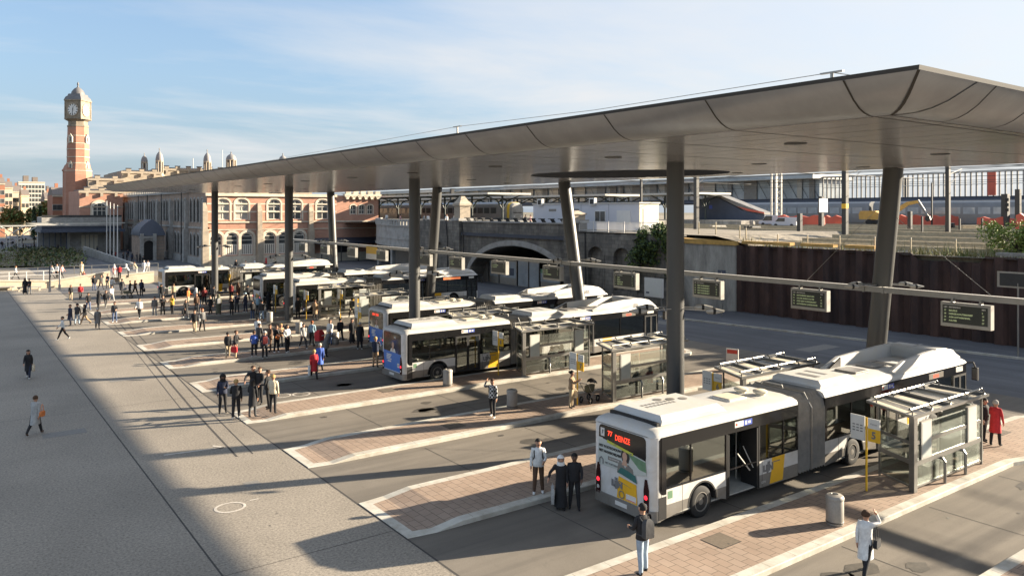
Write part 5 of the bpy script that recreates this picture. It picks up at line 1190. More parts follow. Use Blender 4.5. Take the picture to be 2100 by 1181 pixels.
# red shopping bag of the bending person, prams
u, v, z = gz(655, 722)
tag(MB('cloth_red').loft([[(xx * k, yy * k, h) for xx, yy in ((-.25, -.2), (.25, -.2), (.25, .2), (-.25, .2))] for h, k in ((0, .9), (.15, 1), (.5, 1), (.68, .6))]).m('white_paint').bx(-.02, .3, -.215, -.2, .3, .36).build('shopping_bag', smooth=45, loc=(u, v, z + .75), rz=.5), 'bright red bag with white print beside the bending grey coat', 'bag')
def pram(x, y, lb, rz):
    u, v, z = gz(x, y); t = empty('pram', (u, v, z), rz, label=lb, cat='pram')
    m = MB('cloth_olive'); n = 12
    m.loft([[(cx + rx * math.cos(a), ry * math.sin(a), z_) for a in [2 * math.pi * i / n for i in range(n)]] for z_, cx, rx, ry in ((.5, 0, .28, .15), (.56, 0, .36, .19), (.78, .02, .4, .2), (.8, .02, .38, .18))]); m.build('carrycot', t, smooth=50)
    m = MB('cloth_grey'); m.loft([[(.05 + (.12 + .3 * math.cos(b)) , .2 * math.cos(a), .78 + .34 * math.sin(b) * (.35 + .65 * math.sin(a))) for a in [math.pi * i / 8 for i in range(9)]] for b in [R(10), R(45), R(80), R(105)]], False, False, False); m.build('hood', t, smooth=60)
    m = MB('steel')
    for s in (-1, 1): m.tube((-.35, s * .22, .2), (.2, s * .2, .6), .016, n=6).tube((.35, s * .22, .2), (-.25, s * .2, .62), .016, n=6).path([(-.25, s * .2, .62), (-.55, s * .22, .98), (-.62, s * .2, 1.0)], .016, 6)
    m.tube((-.62, -.2, 1.0), (-.62, .2, 1.0), .02, n=6); m.build('frame', t)
    for x_ in (-.37, .37):
        for s in (-1, 1):
            MB('rubber').loft([[(x_ + r * math.cos(a), s * .25 + yy, .16 + r * math.sin(a)) for a in [2 * math.pi * i / 16 for i in range(16)]] for r, yy in ((.16, -.03), (.16, .03), (.11, .03), (.11, -.03))], False, False).m('steel').bx(x_ - .11, x_ + .11, s * .25 - .006, s * .25 + .006, .15, .17).bx(x_ - .01, x_ + .01, s * .25 - .006, s * .25 + .006, .05, .27).build('wheel', t)
pram(1209, 824, 'grey pram with raised hood beside the woman with the tote bag', R(20)); pram(261, 612, 'dark pram pushed in front of the cream wall at the far left', R(160))
# ================================================================ WALLS WITH ARCHED OPENINGS
def archwall(m, plane, pos, sg, a0, a1, z0, z1, ops, depth=.35, soff=None):
    """wall sheet at x=pos ('u') or y=pos ('v') facing sg, with openings (centre, half width, sill, spring, rise) and their reveals"""
    def P(a, z, d=0): return (pos - sg * d, a, z) if plane == 'u' else (a, pos - sg * d, z)
    flip = (plane == 'u') == (sg < 0)
    def q(*pts): m.quad(*(pts[::-1] if flip else pts))
    xs = {a0, a1}
    for c, hw, zb, sp, ri in ops:
        for i in range(9): xs.add(round(c - hw * math.cos(math.pi * i / 8), 4))
    xs = sorted(x for x in xs if a0 <= x <= a1)
    for a, b in zip(xs, xs[1:]):
        mid = (a + b) / 2; op = next((o for o in ops if abs(mid - o[0]) < o[1]), None)
        if not op: q(P(a, z0), P(b, z0), P(b, z1), P(a, z1)); continue
        c, hw, zb, sp, ri = op; f = lambda x: sp + ri * math.sqrt(max(0, 1 - ((x - c) / hw) ** 2))
        if zb > z0: q(P(a, z0), P(b, z0), P(b, zb), P(a, zb)); q(P(a, zb), P(b, zb), P(b, zb, depth), P(a, zb, depth))
        q(P(a, f(a)), P(b, f(b)), P(b, z1), P(a, z1)); q(P(a, f(a), depth), P(b, f(b), depth), P(b, f(b)), P(a, f(a)))
    for c, hw, zb, sp, ri in ops:
        for e, s in ((c - hw, 1), (c + hw, -1)):
            pts = (P(e, zb), P(e, zb, depth), P(e, sp, depth), P(e, sp)); q(*(pts if s < 0 else pts[::-1]))
def archring(m, plane, pos, sg, c, hw, sp, ri, wd, pr, zb=None, n=14):
    """raised stone surround of an opening"""
    def P(a, z, d): return (pos + sg * d, a, z) if plane == 'u' else (a, pos + sg * d, z)
    path = [(c - hw * math.cos(math.pi * i / n), sp + ri * math.sin(math.pi * i / n), c - (hw + wd) * math.cos(math.pi * i / n), sp + (ri + wd) * math.sin(math.pi * i / n)) for i in range(n + 1)]
    if zb is not None: path = [(c - hw, zb, c - hw - wd, zb)] + path + [(c + hw, zb, c + hw + wd, zb)]
    m.loft([[P(a, b, -.02), P(a, b, pr), P(x, y, pr), P(x, y, -.02)] for a, b, x, y in path])
def window(par, plane, pos, sg, c, hw, zb, sp, ri, gm='window_glass', fm='window_frame', rows=(), cols=(0,), low=None, n=10):
    def P(a, z, d): return (pos + sg * d, a, z) if plane == 'u' else (a, pos + sg * d, z)
    arc = [(c - hw * math.cos(math.pi * i / n), sp + ri * math.sin(math.pi * i / n)) for i in range(n + 1)]
    poly = [(c - hw, zb)] + arc + [(c + hw, zb)]
    if ri < .01: poly = [(c - hw, zb), (c - hw, sp), (c + hw, sp), (c + hw, zb)]
    m = MB(fm)
    inn = [(c + (a - c) * .86, zb + .12 + (z - zb) * .93 * .97) for a, z in poly]
    k = len(poly); m.loft([[P(*poly[i], 0), P(*poly[i], .08), P(*inn[i], .08), P(*inn[i], 0)] for i in list(range(k)) + [0]], False, False)
    def bar(a, b, z0, z1):
        p, q = P(a, z0, .0), P(b, z1, .075); m.bx(p[0], q[0], p[1], q[1], p[2], q[2])
    for r in rows: bar(c - hw * .95, c + hw * .95, r - .05, r + .05)
    for cc in cols: bar(c + cc * hw - .05, c + cc * hw + .05, zb, sp + ri * (1 - abs(cc)) * .9)
    if low: 
        for i in range(6): x = c - hw + hw * 2 * (i + .5) / 6; bar(x - .1, x + .1, zb, low)
    o = m.build('window', par); g = MB(gm); g.add([P(*p, .02) for p in poly], [tuple(range(len(poly)))]); g.build('pane', o)
    return o
# ================================================================ OLD STATION, SUNNY WING
st = empty('station_building', (0, 0, 0), label='old brick and stone station wings with arched windows, sunny front and long shaded flank', cat='station')
VS, US, ZT = 136.0, 35.4, 12.1
UE = ony(779, VS)[0]
up = [ony(x, VS)[0] for x in (457, 496, 562.5, 606, 661.5)]; lo_ = [ony(x, VS)[0] for x in (443, 476, 507, 553.5, 583, 614)]; sm = [ony(x, VS)[0] for x in (724.5, 742, 759)]
ops = [(c, 1.12, 7.75, 10.55, .75) for c in up] + [(c, .55, 8.6, 10.0, .35) for c in sm]
m = MB('red_brick'); archwall(m, 'v', VS, -1, US, UE, 6.9, ZT, ops)
archwall(m, 'v', VS, -1, US, ony(637, VS)[0], 1.55, 6.9, [(c, 1.02, 1.7, 4.7, .85) for c in lo_])
m.m('red_brick').bx(ony(637, VS)[0], UE, VS, VS + .3, 1.5, 6.9).m('pale_stone').bx(US - .1, UE, VS - .15, VS + .3, 0, 1.55)
m.m('red_brick').bx(US + .4, UE, VS + .5, VS + 24, 0, ZT - .1).bx(UE - .3, UE, VS, VS + .6, 0, ZT)
m.build('wall', st)
m = MB('pale_stone')
m.bx(US - .2, UE, VS - .22, VS + .02, 7.2, 7.42).bx(US - .15, UE, VS - .12, VS + .02, 5.95, 6.1).bx(US - .3, ony(690, VS)[0], VS - .35, VS + .1, ZT - .35, ZT + .15)
for z in (9.0, 10.35): m.bx(US, ony(690, VS)[0], VS - .02, VS + .0, z, z + .22)
for c in up: archring(m, 'v', VS, -1, c, 1.12, 10.55, .75, .3, .07, 7.6)
for c in lo_: archring(m, 'v', VS, -1, c, 1.02, 4.7, .85, .42, .08, 1.6)
for c in sm: archring(m, 'v', VS, -1, c, .55, 10.0, .35, .2, .05, 8.5)
for a, b in zip(lo_, lo_[1:]): m.bx((a + b) / 2 - .18, (a + b) / 2 + .18, VS - .1, VS, 1.6, 5.2)
m.build('stone_trim', st)
for x in (419, 531, 636):
    u = ony(x, VS)[0]; m = MB('facade_stone'); m.bx(u - .5, u + .5, VS - .95, VS + .0, 0, 5.9).bx(u - .4, u + .4, VS - .7, VS, 5.9, 9.2).loft([[(u - .4, VS - .7, 9.2), (u + .4, VS - .7, 9.2), (u + .4, VS, 9.2), (u - .4, VS, 9.2)], [(u - .25, VS - .12, 10.6), (u + .25, VS - .12, 10.6), (u + .25, VS, 10.6), (u - .25, VS, 10.6)]]); m.build('buttress', st)
m = MB('pale_stone'); u0, u1 = ony(704, VS)[0], UE
for i in range(6):
    u = u0 + (u1 - u0) * (i + .5) / 6; m.bx(u - .25, u + .25, VS - .6, VS, 11.4, 11.75).bx(u - .45, u + .45, VS - .62, VS, 11.76, 12.0)
m.bx(u0, u1, VS - .7, VS + .2, 12.0, 12.35)
for i in range(5): u = u0 + (u1 - u0) * (i + .5) / 5; m.bx(u - .5, u + .5, VS - .7, VS - .2, 12.35, 12.95)
m.build('crenellation', st)
for c in up: window(st, 'v', VS + .3, -1, c, 1.12, 7.75, 10.55, .75, rows=(9.25, 10.0, 10.55), gm='window_blind' if c < up[1] + 1 else 'window_glass')
for c in lo_: window(st, 'v', VS + .3, -1, c, 1.02, 1.7, 4.7, .85, rows=(3.45, 4.2, 4.9), cols=(), low=3.4)
for c in sm: window(st, 'v', VS + .3, -1, c, .55, 8.6, 10.0, .35, rows=(9.4,))
u = ony(690, VS)[0]
MB('slate').loft([[(ony(640, VS)[0], VS - .1, 4.3), (ony(640, VS)[0], VS - 3.2, 3.5), (ony(640, VS)[0], VS - 3.2, 3.3), (ony(640, VS)[0], VS - .1, 3.4)], [(UE, VS - .1, 4.3), (UE, VS - 3.2, 3.5), (UE, VS - 3.2, 3.3), (UE, VS - .1, 3.4)]]).build('lean_to_roof', st)
for x in (660, 700, 735, 765): MB('dark_steel').tube((ony(x, VS - 3)[0], VS - 3, 0), (ony(x, VS - 3)[0], VS - 3, 3.3), .1).build('lean_to_post', st)
MB('door_dark').bx(ony(668, VS)[0], ony(712, VS)[0], VS - .2, VS - .16, 1.56, 3.2).build('entrance', st)
# ---- shaded flank along Y
vA, vB = VS, 214.0
vv = lambda x: onx(x, US)[0]
ups = []; v = vA + 3.0
while v < vB - 2: ups.append(v); v += 2.45 if len(ups) % 4 else 4.4
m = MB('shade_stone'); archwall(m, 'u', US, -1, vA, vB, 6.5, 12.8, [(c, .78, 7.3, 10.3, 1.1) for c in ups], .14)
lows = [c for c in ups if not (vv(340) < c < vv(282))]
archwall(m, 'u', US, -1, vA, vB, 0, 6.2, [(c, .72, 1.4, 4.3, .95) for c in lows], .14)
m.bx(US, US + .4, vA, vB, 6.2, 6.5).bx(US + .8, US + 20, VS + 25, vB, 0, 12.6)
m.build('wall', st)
m = MB('light_stone')
for c in ups: archring(m, 'u', US, -1, c, .78, 10.3, 1.1, .26, .12, 7.2)
for c in lows: archring(m, 'u', US, -1, c, .72, 4.3, .95, .26, .12, 1.3)
m.bx(US - .2, US, vA, vB, 6.15, 6.5).bx(US - .3, US + .3, vA, vB, 12.5, 12.95).bx(US - .3, US, vA, vB, 0, 1.2)
v = vA + .8
while v < vB: m.bx(US - .25, US + .2, v - .5, v + .5, 12.95, 13.5); v += 2.0
for k in range(len(ups)):
    if k % 4 == 0: c = ups[k] - 2.2; m.bx(US - .9, US, c - .45, c + .45, 0, 6.0).bx(US - .6, US, c - .35, c + .35, 6.0, 11.2)
m.build('stone_trim', st)
for i, c in enumerate(ups): window(st, 'u', US + .12, -1, c, .78, 7.3, 10.3, 1.1, rows=(8.5, 9.7), n=6, fm='dark_steel')
for i, c in enumerate(lows): window(st, 'u', US + .12, -1, c, .72, 1.4, 4.3, .95, rows=(2.6, 3.8), n=6, fm='dark_steel')
m = MB('dark_steel')
for x in (293, 312, 341, 383): c = vv(x); m.tube((US - .95, c, .2), (US - .95, c, 12.6), .1, n=6)
m.build('downpipe', st)
# porch with steep blue-black roof
VP = 158.0; q0, q1 = ony(287, VP)[0], ony(337, VP)[0]; dc = ony(305.5, VP)[0]
m = MB('light_stone'); archwall(m, 'v', VP, -1, q0, ony(318, VP)[0], 0, 4.6, [(dc, .85, 0, 3.0, .7)], .6)
m.m('shade_stone').bx(ony(318, VP)[0], q1, VP, VP + 8, 0, 4.6).bx(q0, q0 + .3, VP, VP + 8, 0, 4.6)
m.m('light_stone').bx(q0 - .2, ony(318, VP)[0] + .2, VP - .25, VP, 4.1, 4.5)
for a in (q0 + .3, ony(317, VP)[0]): m.bx(a - .3, a + .3, VP - .3, VP - .003, 0, 5.0)
m.build('porch', st)
m = MB('slate'); rg = []
for t in range(9):
    a = t / 8; k = max(.04, math.cos(a * math.pi / 2) ** .75); uc = q0 + (q1 - q0) * .62
    rg.append([(uc - (uc - q0 + .2) * k, VP - .2 + 2.5 * a, 4.6 + 3.0 * a), (uc + (q1 - uc + .2) * k, VP - .2 + 2.5 * a, 4.6 + 3.0 * a), (uc + (q1 - uc + .2) * k, VP + 8, 4.6 + 3.0 * a), (uc - (uc - q0 + .2) * k, VP + 8, 4.6 + 3.0 * a)])
m.loft(rg).build('porch_roof', st, smooth=20)
MB('black').bx(dc - .85, dc + .85, VP + .6, VP + .65, 0, 3.8).build('door', st)
MB('dome_lead').bx(US - 1.0, US - .9, onx(268, US - 1)[0] - 4, onx(268, US - 1)[0] + 3, .3, 3.2).build('pale_panel', st)
# ================================================================ STATION HALL WITH TURRETS + CLOCK TOWER
hl = empty('station_hall', label='crenellated brick station hall with domed stone turrets behind the canopy edge', cat='station hall')
def block(x0, x1, v, depth, ytop, mt, crn=True, par=hl, side_mt='red_brick_y', low=0):
    u0, u1 = ony(x0, v)[0], ony(x1, v)[0]; d = v / (C - S * ((x0 + x1) / 2 - CX) / F); zt = H + (HY - ytop) * d / F
    m = MB(mt).bx(u0, u1, v, v + depth, low, zt).m('slate').bx(u0 + 1, u1 - 1, v + 2, v + depth - 1, zt, zt + .4).m('facade_stone').bx(u0 - .2, u1 + .2, v - .25, v, zt - .6, zt).bx(u0 - .1, u1 + .1, v - .1, v, zt - 4, zt - 3.7)
    if crn:
        n = max(2, int((u1 - u0) / 3))
        for i in range(n):
            c = u0 + (u1 - u0) * (i + .5) / n; m.m('facade_stone').bx(c - .6, c + .6, v - .3, v + .4, zt, zt + .65).m('slate').bx(c - .7, c + .7, v - .4, v + .5, zt + .65, zt + .85).m('facade_stone').bx(c - .3, c + .3, v - .6, v - .2, zt - 1.4, zt - .6)
    return m, u0, u1, zt
m, a, b, z = block(163, 252, 206, 20, 391, 'red_brick'); m.build('wall', hl)
c = ony(204, 206)[0]; window(hl, 'v', 205.98, -1, c, 1.5, 6.6, 10.2, 1.2, rows=(8, 9.3), cols=(-.33, .33))
mm = MB('pale_stone'); archring(mm, 'v', 206, -1, c, 1.5, 10.2, 1.2, .4, .15, 6.4); mm.build('stone_trim', hl)
m, a, b, z = block(181, 254, 226, 25, 366, 'facade_stone'); m.build('wall', hl)
m, a, b, z = block(250, 330, 232, 30, 352, 'facade_stone'); m.build('wall', hl)
m, a, b, z = block(330, 640, 240, 40, 350, 'facade_stone'); m.build('wall', hl)
def turret(x, v, ybase, ytop, wpx):
    u = ony(x, v)[0]; d = v / (C - S * (x - CX) / F); zb = H + (HY - ybase) * d / F; zt = H + (HY - ytop) * d / F; r = wpx / 2 * d / F; h = zt - zb
    t = empty('turret', (u, v, 0), R(36)); t.parent = hl
    m = MB('facade_stone').lathe([(r * 1.25, 0), (r * 1.25, zb), (r * 1.35, zb + .1), (r * 1.3, zb + .3), (r, zb + h * .12)], 8, a0=R(22.5)).build('turret', hl); m.location = (u, v, 0); m.rotation_euler[2] = R(36)
    bpy.data.objects.remove(t)
    q = MB('facade_stone')
    for i in range(8): a = R(22.5 + 45 * i); q.tube((r * .88 * math.cos(a), r * .88 * math.sin(a), zb + h * .12), (r * .88 * math.cos(a), r * .88 * math.sin(a), zb + h * .5), r * .2, n=5)
    q.lathe([(r * 1.05, zb + h * .5), (r * 1.05, zb + h * .56)], 8, a0=R(22.5)).m('slate').lathe([(r * .5, zb + .2), (r * .5, zb + h * .5)], 6).build('lantern', m)
    MB('dome_lead').lathe([(r * 1.02, zb + h * .56), (r * .98, zb + h * .64), (r * .8, zb + h * .74), (r * .45, zb + h * .82), (r * .15, zb + h * .86), (r * .1, zb + h * .92), (r * .16, zb + h * .95), (.02, zt)], 12).build('dome', m, smooth=40)
for a in ((296, 238, 357, 313, 13), (327, 236, 362, 303, 15), (425, 238, 362, 306, 15), (474, 232, 348, 311, 20), (580, 240, 350, 314, 16)): turret(*a)
for x, y0, y1 in ((396, 350, 325), (456, 345, 308)): u = ony(x, 245)[0]; z0 = H + (HY - y0) * 245 / (C - S * (x - CX) / F) / F; z1 = H + (HY - y1) * 245 / (C - S * (x - CX) / F) / F; MB('pale_steel').tube((u, 245, z0 - 3), (u, 245, z1), .1).build('mast', hl)
# clock tower
DT = 204.0; kx = (160 - CX) / F; tu, tv = DT * (C * kx + S), DT * (C - S * kx)
def zy(y): return H + (HY - y) * DT / F
pp = DT / F
tw = empty('clock_tower', (tu, tv, 0), R(50), label='red brick clock tower with white bands, stone clock stage and grey dome', cat='clock tower')
brickmat('tower_brick', (.40, .18, .115), (.34, .15, .095), (.33, .22, .16), .5, .16, .02, 'xz', var=.14)
def rr(px_): return px_ * pp / 2
m = MB('tower_brick'); n = 8; a0 = R(22.5)
m.lathe([(rr(53), 0), (rr(52), zy(358)), (rr(50), zy(350)), (rr(41), zy(332)), (rr(41), zy(300)), (rr(40), zy(296)), (rr(38), zy(258))], n, a0=a0)
m.build('shaft', tw)
m = MB('white_paint').m('pale_stone')
for y, wd in ((279.5, 38.5), (295, 40), (307, 41.5), (323, 42), (335.5, 42.5), (351, 51)): m.lathe([(rr(wd) + .08, zy(y + .65)), (rr(wd) + .08, zy(y - .65))], n, a0=a0)
for y in (285, 340):
    r = rr(42) * .94
    for q in range(4):
        a = R(-95 + 90 * q - 45 + 45); 
        cx, cy = math.cos(a), math.sin(a)
        P = lambda t, h, d: ((r + d) * cx - t * cy, (r + d) * cy + t * cx, h)
        m.loft([[P(-.55, zy(y + 9), -.3), P(.55, zy(y + 9), -.3), P(.55, zy(y - 2), -.3), P(0, zy(y - 9), -.3), P(-.55, zy(y - 2), -.3)], [P(-.55, zy(y + 9), .3), P(.55, zy(y + 9), .3), P(.55, zy(y - 2), .3), P(0, zy(y - 9), .3), P(-.55, zy(y - 2), .3)]])
m.build('stone_bands', tw)
for y in (285, 340):
    for q in range(4):
        a = R(-95 + 90 * q); cx, cy = math.cos(a), math.sin(a); r = rr(42) * .94 + .32
        P = lambda t, h: (r * cx - t * cy, r * cy + t * cx, h); m = MB('window_glass')
        m.quad(P(-.22, zy(y + 7)), P(.22, zy(y + 7)), P(.22, zy(y - 2)), P(-.22, zy(y - 2))); m.build('slit_window', tw)
w2 = rr(47) / 1.414
mat('tower_stone', (.27, .225, .165), .85, var=.2, scale=1.2, dirt=(.15, .125, .095), dscale=.8)
m = MB('tower_stone').lathe([(rr(38), zy(262)), (rr(40), zy(261)), (rr(40), zy(258)), (rr(36), zy(257)), (rr(36), zy(250)), (rr(50), zy(246))], n, a0=a0)
m.bx(-w2, w2, -w2, w2, zy(245), zy(209)).bx(-w2 - .15, w2 + .15, -w2 - .15, w2 + .15, zy(246.5), zy(244)).bx(-w2 - .22, w2 + .22, -w2 - .22, w2 + .22, zy(209), zy(206.5))
for sx in (-1, 1):
    for sy in (-1, 1): m.bx(sx * (w2 - .1), sx * (w2 + .12), sy * (w2 - .1), sy * (w2 + .12), zy(244), zy(209))
m.build('clock_stage', tw)
mat('tower_dome', (.13, .125, .125), .6, var=.2, scale=1)
m = MB('tower_dome').loft([[(sx * w, sy * w, z) for sx, sy in ((-1, -1), (1, -1), (1, 1), (-1, 1))] for w, z in ((w2 + .2, zy(206.5)), (w2 * .98, zy(201)), (w2 * .8, zy(198)), (w2 * .78, zy(195)), (w2 * .72, zy(194)))])
m.lathe([(w2 * .78, zy(196)), (w2 * .78, zy(194)), (w2 * .72, zy(190)), (w2 * .58, zy(186)), (w2 * .36, zy(182)), (w2 * .12, zy(179.5)), (w2 * .07, zy(176)), (w2 * .12, zy(174)), (w2 * .1, zy(171)), (.02, zy(168))], 14).build('dome', tw, smooth=40)
mat('clock_face', (.64, .64, .61), .5, var=.05)
for q in range(4):
    a = R(90 * q); cx, cy = math.cos(a), math.sin(a); zc = zy(227); r = w2 + .02
    P = lambda t, h, d: ((r + d) * cx - t * .98 * cy, (r + d) * cy + t * .98 * cx, zc + h * 1.08)
    m = MB('facade_stone'); m.loft([[P(k * math.cos(b), k * math.sin(b), d) for b in [2 * math.pi * i / 24 for i in range(24)]] for k, d in ((1.6, 0), (1.6, .15), (1.4, .15), (1.4, .02))], False, False)
    m.m('clock_face').add([P(1.42 * math.cos(b), 1.42 * math.sin(b), .05) for b in [2 * math.pi * i / 24 for i in range(24)]], [tuple(range(24))])
    m.m('black')
    for i in range(12): b = R(30 * i); m.loft([[P(1.0 * math.cos(b) - .09 * math.sin(b), 1.0 * math.sin(b) + .09 * math.cos(b), .07), P(1.0 * math.cos(b) + .09 * math.sin(b), 1.0 * math.sin(b) - .09 * math.cos(b), .07)], [P(1.36 * math.cos(b) - .1 * math.sin(b), 1.36 * math.sin(b) + .1 * math.cos(b), .07), P(1.36 * math.cos(b) + .1 * math.sin(b), 1.36 * math.sin(b) - .1 * math.cos(b), .07)]], False, False, False)
    o = m.build('clock_dial', tw)
    for b, l_, wd in ((R(80), .85, .12), (R(-97), 1.3, .09)): MB('black').loft([[P(-wd * math.sin(b), wd * math.cos(b), .1), P(wd * math.sin(b), -wd * math.cos(b), .1)], [P(l_ * math.cos(b) - .03 * math.sin(b), l_ * math.sin(b) + .03 * math.cos(b), .1), P(l_ * math.cos(b) + .03 * math.sin(b), l_ * math.sin(b) - .03 * math.cos(b), .1)]], False, False, False).build('hand', o)
ox, oy = -C * 2.6 * math.cos(R(50)) + S * 2.6 * math.sin(R(50)), C * 2.6 * math.sin(R(50)) + S * 2.6 * math.cos(R(50))
m = MB('tower_brick').lathe([(1.3, 0), (1.3, zy(352)), (1.5, zy(351)), (1.5, zy(349)), (1.2, zy(346)), (.8, zy(339)), (.1, zy(335))], 10, (ox, oy, 0)); m.build('stair_turret', tw, smooth=30)
# ================================================================ FAR CITY
def house(x0, x1, v, ytop, mt, lb, rows, cols, roof=None, cat='building', wz=1.5):
    u0, u1 = ony(x0, v)[0], ony(x1, v)[0]; d = v / (C - S * ((x0 + x1) / 2 - CX) / F); zt = H + (HY - ytop) * d / F
    t = empty('apartment_building', ((u0 + u1) / 2, v, 0), label=lb, cat=cat); hw = (u1 - u0) / 2
    MB(mt).bx(-hw, hw, 0, 14, 0, zt).m('pale_stone').bx(-hw - .1, hw + .1, -.2, 0, zt - .5, zt).build('wall', t)
    if roof: MB(roof).loft([[(-hw, -.3, zt), (hw, -.3, zt), (hw, 14, zt), (-hw, 14, zt)], [(-hw, 5, zt + 2.2), (hw, 5, zt + 2.2), (hw, 9, zt + 2.2), (-hw, 9, zt + 2.2)]]).m('city_red').bx(-hw + 1, -hw + 1.8, 5, 6, zt + 1, zt + 3.4).build('roof', t)
    else: MB('city_roof').bx(-hw * .6, -hw * .2, 3, 8, zt, zt + 3).bx(hw * .1, hw * .5, 3, 8, zt, zt + 2.4).build('roof_box', t)
    wn = None
    for r in range(rows):
        for c in range(cols):
            if wn is None: wn = MB('window_frame').bx(-.6, .6, -.05, .0, -.1, wz + .1).m('window_glass').bx(-.5, .5, -.08, -.05, 0, wz).build('window', t); o = wn
            else: o = wn.copy(); COL.objects.link(o)
            o.location = (-hw + 2 * hw * (c + .5) / cols, 0, 3 + (zt - 4) * r / rows)
    return t
house(38, 92, 440, 373, 'city_white', 'tall white flat-roofed apartment block at the far left', 9, 8)
house(92, 116, 520, 392, 'city_white', 'pale block far off between the apartment block and the tower', 6, 4)
house(-6, 10, 330, 376, 'city_red', 'red brick house at the left edge of the picture', 5, 2, 'city_roof')
house(10, 26, 345, 384, 'city_cream', 'cream house with dark roof at the far left', 5, 2, 'city_roof')
house(26, 44, 365, 392, 'city_cream', 'cream gabled house left of the white apartment block', 4, 3, 'city_roof')
house(44, 60, 350, 400, 'city_cream', 'low cream house in front of the white apartment block', 3, 2, 'city_roof')
house(92, 112, 300, 408, 'city_roof', 'dark roofed house behind the autumn tree', 3, 2, 'city_roof')
house(108, 134, 250, 400, 'city_red', 'brick side building left of the clock tower', 3, 3, 'city_roof')
# ================================================================ TREES
def foliage(m, blobs, n, size, mats=('leaf_dark', 'leaf_light'), rnd=random):
    for _ in range(n):
        c, r = rnd.choice(blobs)
        while 1:
            p = Vector((rnd.uniform(-1, 1), rnd.uniform(-1, 1), rnd.uniform(-1, 1)))
            if .35 < p.length < 1: break
        p = Vector((c[0] + p.x * r, c[1] + p.y * r, c[2] + p.z * r)); s = size * rnd.uniform(.6, 1.4)
        a = Vector((rnd.gauss(0, 1), rnd.gauss(0, 1), rnd.gauss(0, 1))).normalized(); b = a.cross(Vector((rnd.gauss(0, 1), rnd.gauss(0, 1), rnd.gauss(0, 1)))).normalized()
        m.m(mats[0] if rnd.random() < .55 else mats[1]).quad(p - a * s, p + b * s * .5, p + a * s, p - b * s * .5)
def tree(name, lb, cat, x, y, z, blobs, n, size, mats, trunk):
    t = empty(name, (x, y, z), label=lb, cat=cat)
    m = MB(mats[0]); foliage(m, blobs, n, size, mats); m.build('crown', t)
    m = MB('bark'); m.path([(0, 0, -.3), (.05, 0, trunk * .5), (0, .1, trunk)], [.12, .09, .05], 7)
    for c, r in blobs: m.tube((0, .05, trunk * .6), (c[0] * .8, c[1] * .8, c[2]), .05, .02, 5)
    m.build('trunk', t)
rn = random.Random(3)
v, z = onx(1352, 55.9, 505); tree('wall_shrub', 'leafy green shrub growing over the stone wall left of the tall dark column', 'shrub', 55.6, v, 5.2, [((rn.uniform(-1.3, .8), rn.uniform(-2.3, 2.3), rn.uniform(-1.9, 2.2)), rn.uniform(.6, 1.05)) for _ in range(30)], 9000, .15, ('leaf_dark', 'leaf_light'), 1.6)
u, v = 61.5, onx(2085, 61.5)[0]; tree('edge_bush', 'bright green bush on the railway edge at the right edge of the picture', 'bush', u, v, 6.0, [((rn.uniform(-1, 1), rn.uniform(-2.4, 1.6), rn.uniform(.2, 2.0)), rn.uniform(.5, .9)) for _ in range(22)], 7000, .1, ('leaf_bright', 'leaf_light'), 1.2)
u, v = ony(45, 262); tree('autumn_tree', 'rounded yellow brown autumn tree before the white apartment block', 'tree', u, 262, 0, [((rn.uniform(-4.5, 4.5), rn.uniform(-2, 2), rn.uniform(5, 9)), rn.uniform(1.2, 2.4)) for _ in range(16)], 3500, .45, ('leaf_autumn', 'leaf_light'), 5)
u, v = ony(97, 280); tree('autumn_tree', 'small autumn tree beside the dark roofed house', 'tree', u, 280, 0, [((rn.uniform(-2, 2), rn.uniform(-2, 2), rn.uniform(6, 11)), rn.uniform(1.2, 2.2)) for _ in range(8)], 1500, .45, ('leaf_light', 'leaf_autumn'), 5)
for x in (70, 82.5):
    u = ony(x, 235)[0]; t = empty('cypress', (u, 235, 0), label='dark narrow cypress, %s of the pair above the low building' % ('left one' if x < 75 else 'right one'), cat='tree', group='two narrow cypresses')
    m = MB('leaf_dark'); foliage(m, [((0, 0, 3 + .55 * i), .85 - .045 * i) for i in range(14)], 900, .25, ('leaf_dark', 'leaf_dark')); m.build('crown', t); MB('bark').tube((0, 0, 0), (0, 0, 5), .15, .08).build('trunk', t)
# ================================================================ LEFT TERRACE, LOW BUILDING, TRAM STOP
struct(MB('plaza_concrete').loft([[(-40, 109.2, -.02), (24, 109.2, -.02), (27, 118, -.02), (-40, 124, -.02)], [(-40, 109.2, TZ), (24, 109.2, TZ), (27, 118, TZ), (-40, 124, TZ)]], False, True), 'terrace')
VW = 108.6
def garden_wall(x0, y0, x1, y1, v, lb, name='garden_wall', mt='cream_stone'):
    u0, z0 = ony(x0, v, y0); u1, z1 = ony(x1, v, y1)
    m = MB(mt).loft([[(u0, v, 0), (u0, v + .5, 0), (u0, v + .5, z0), (u0, v, z0)], [(u1, v, 0), (u1, v + .5, 0), (u1, v + .5, z1), (u1, v, z1)]])
    m.m('pale_stone').loft([[(u0, v - .06, z0 + .003), (u0, v + .56, z0 + .003), (u0, v + .56, z0 + .13), (u0, v - .06, z0 + .13)], [(u1, v - .06, z1 + .003), (u1, v + .56, z1 + .003), (u1, v + .56, z1 + .13), (u1, v - .06, z1 + .13)]])
    return tag(m.build(name), lb, 'wall')
garden_wall(-60, 577, 104, 577, VW, 'low wall with white coping behind the benches at the far left'); garden_wall(104.3, 578, 226, 558, VW - .15, 'slanted cream stone wall rising behind the crowd'); garden_wall(246, 566, 316, 558, VW - .3, 'short cream stone wall touching the leftmost bus')
m = MB('light_stone')
for i in range(5): m.bx(ony(227, VW)[0], ony(246, VW)[0], VW + i * .35, VW + 2.5, i * .18, i * .18 + .18)
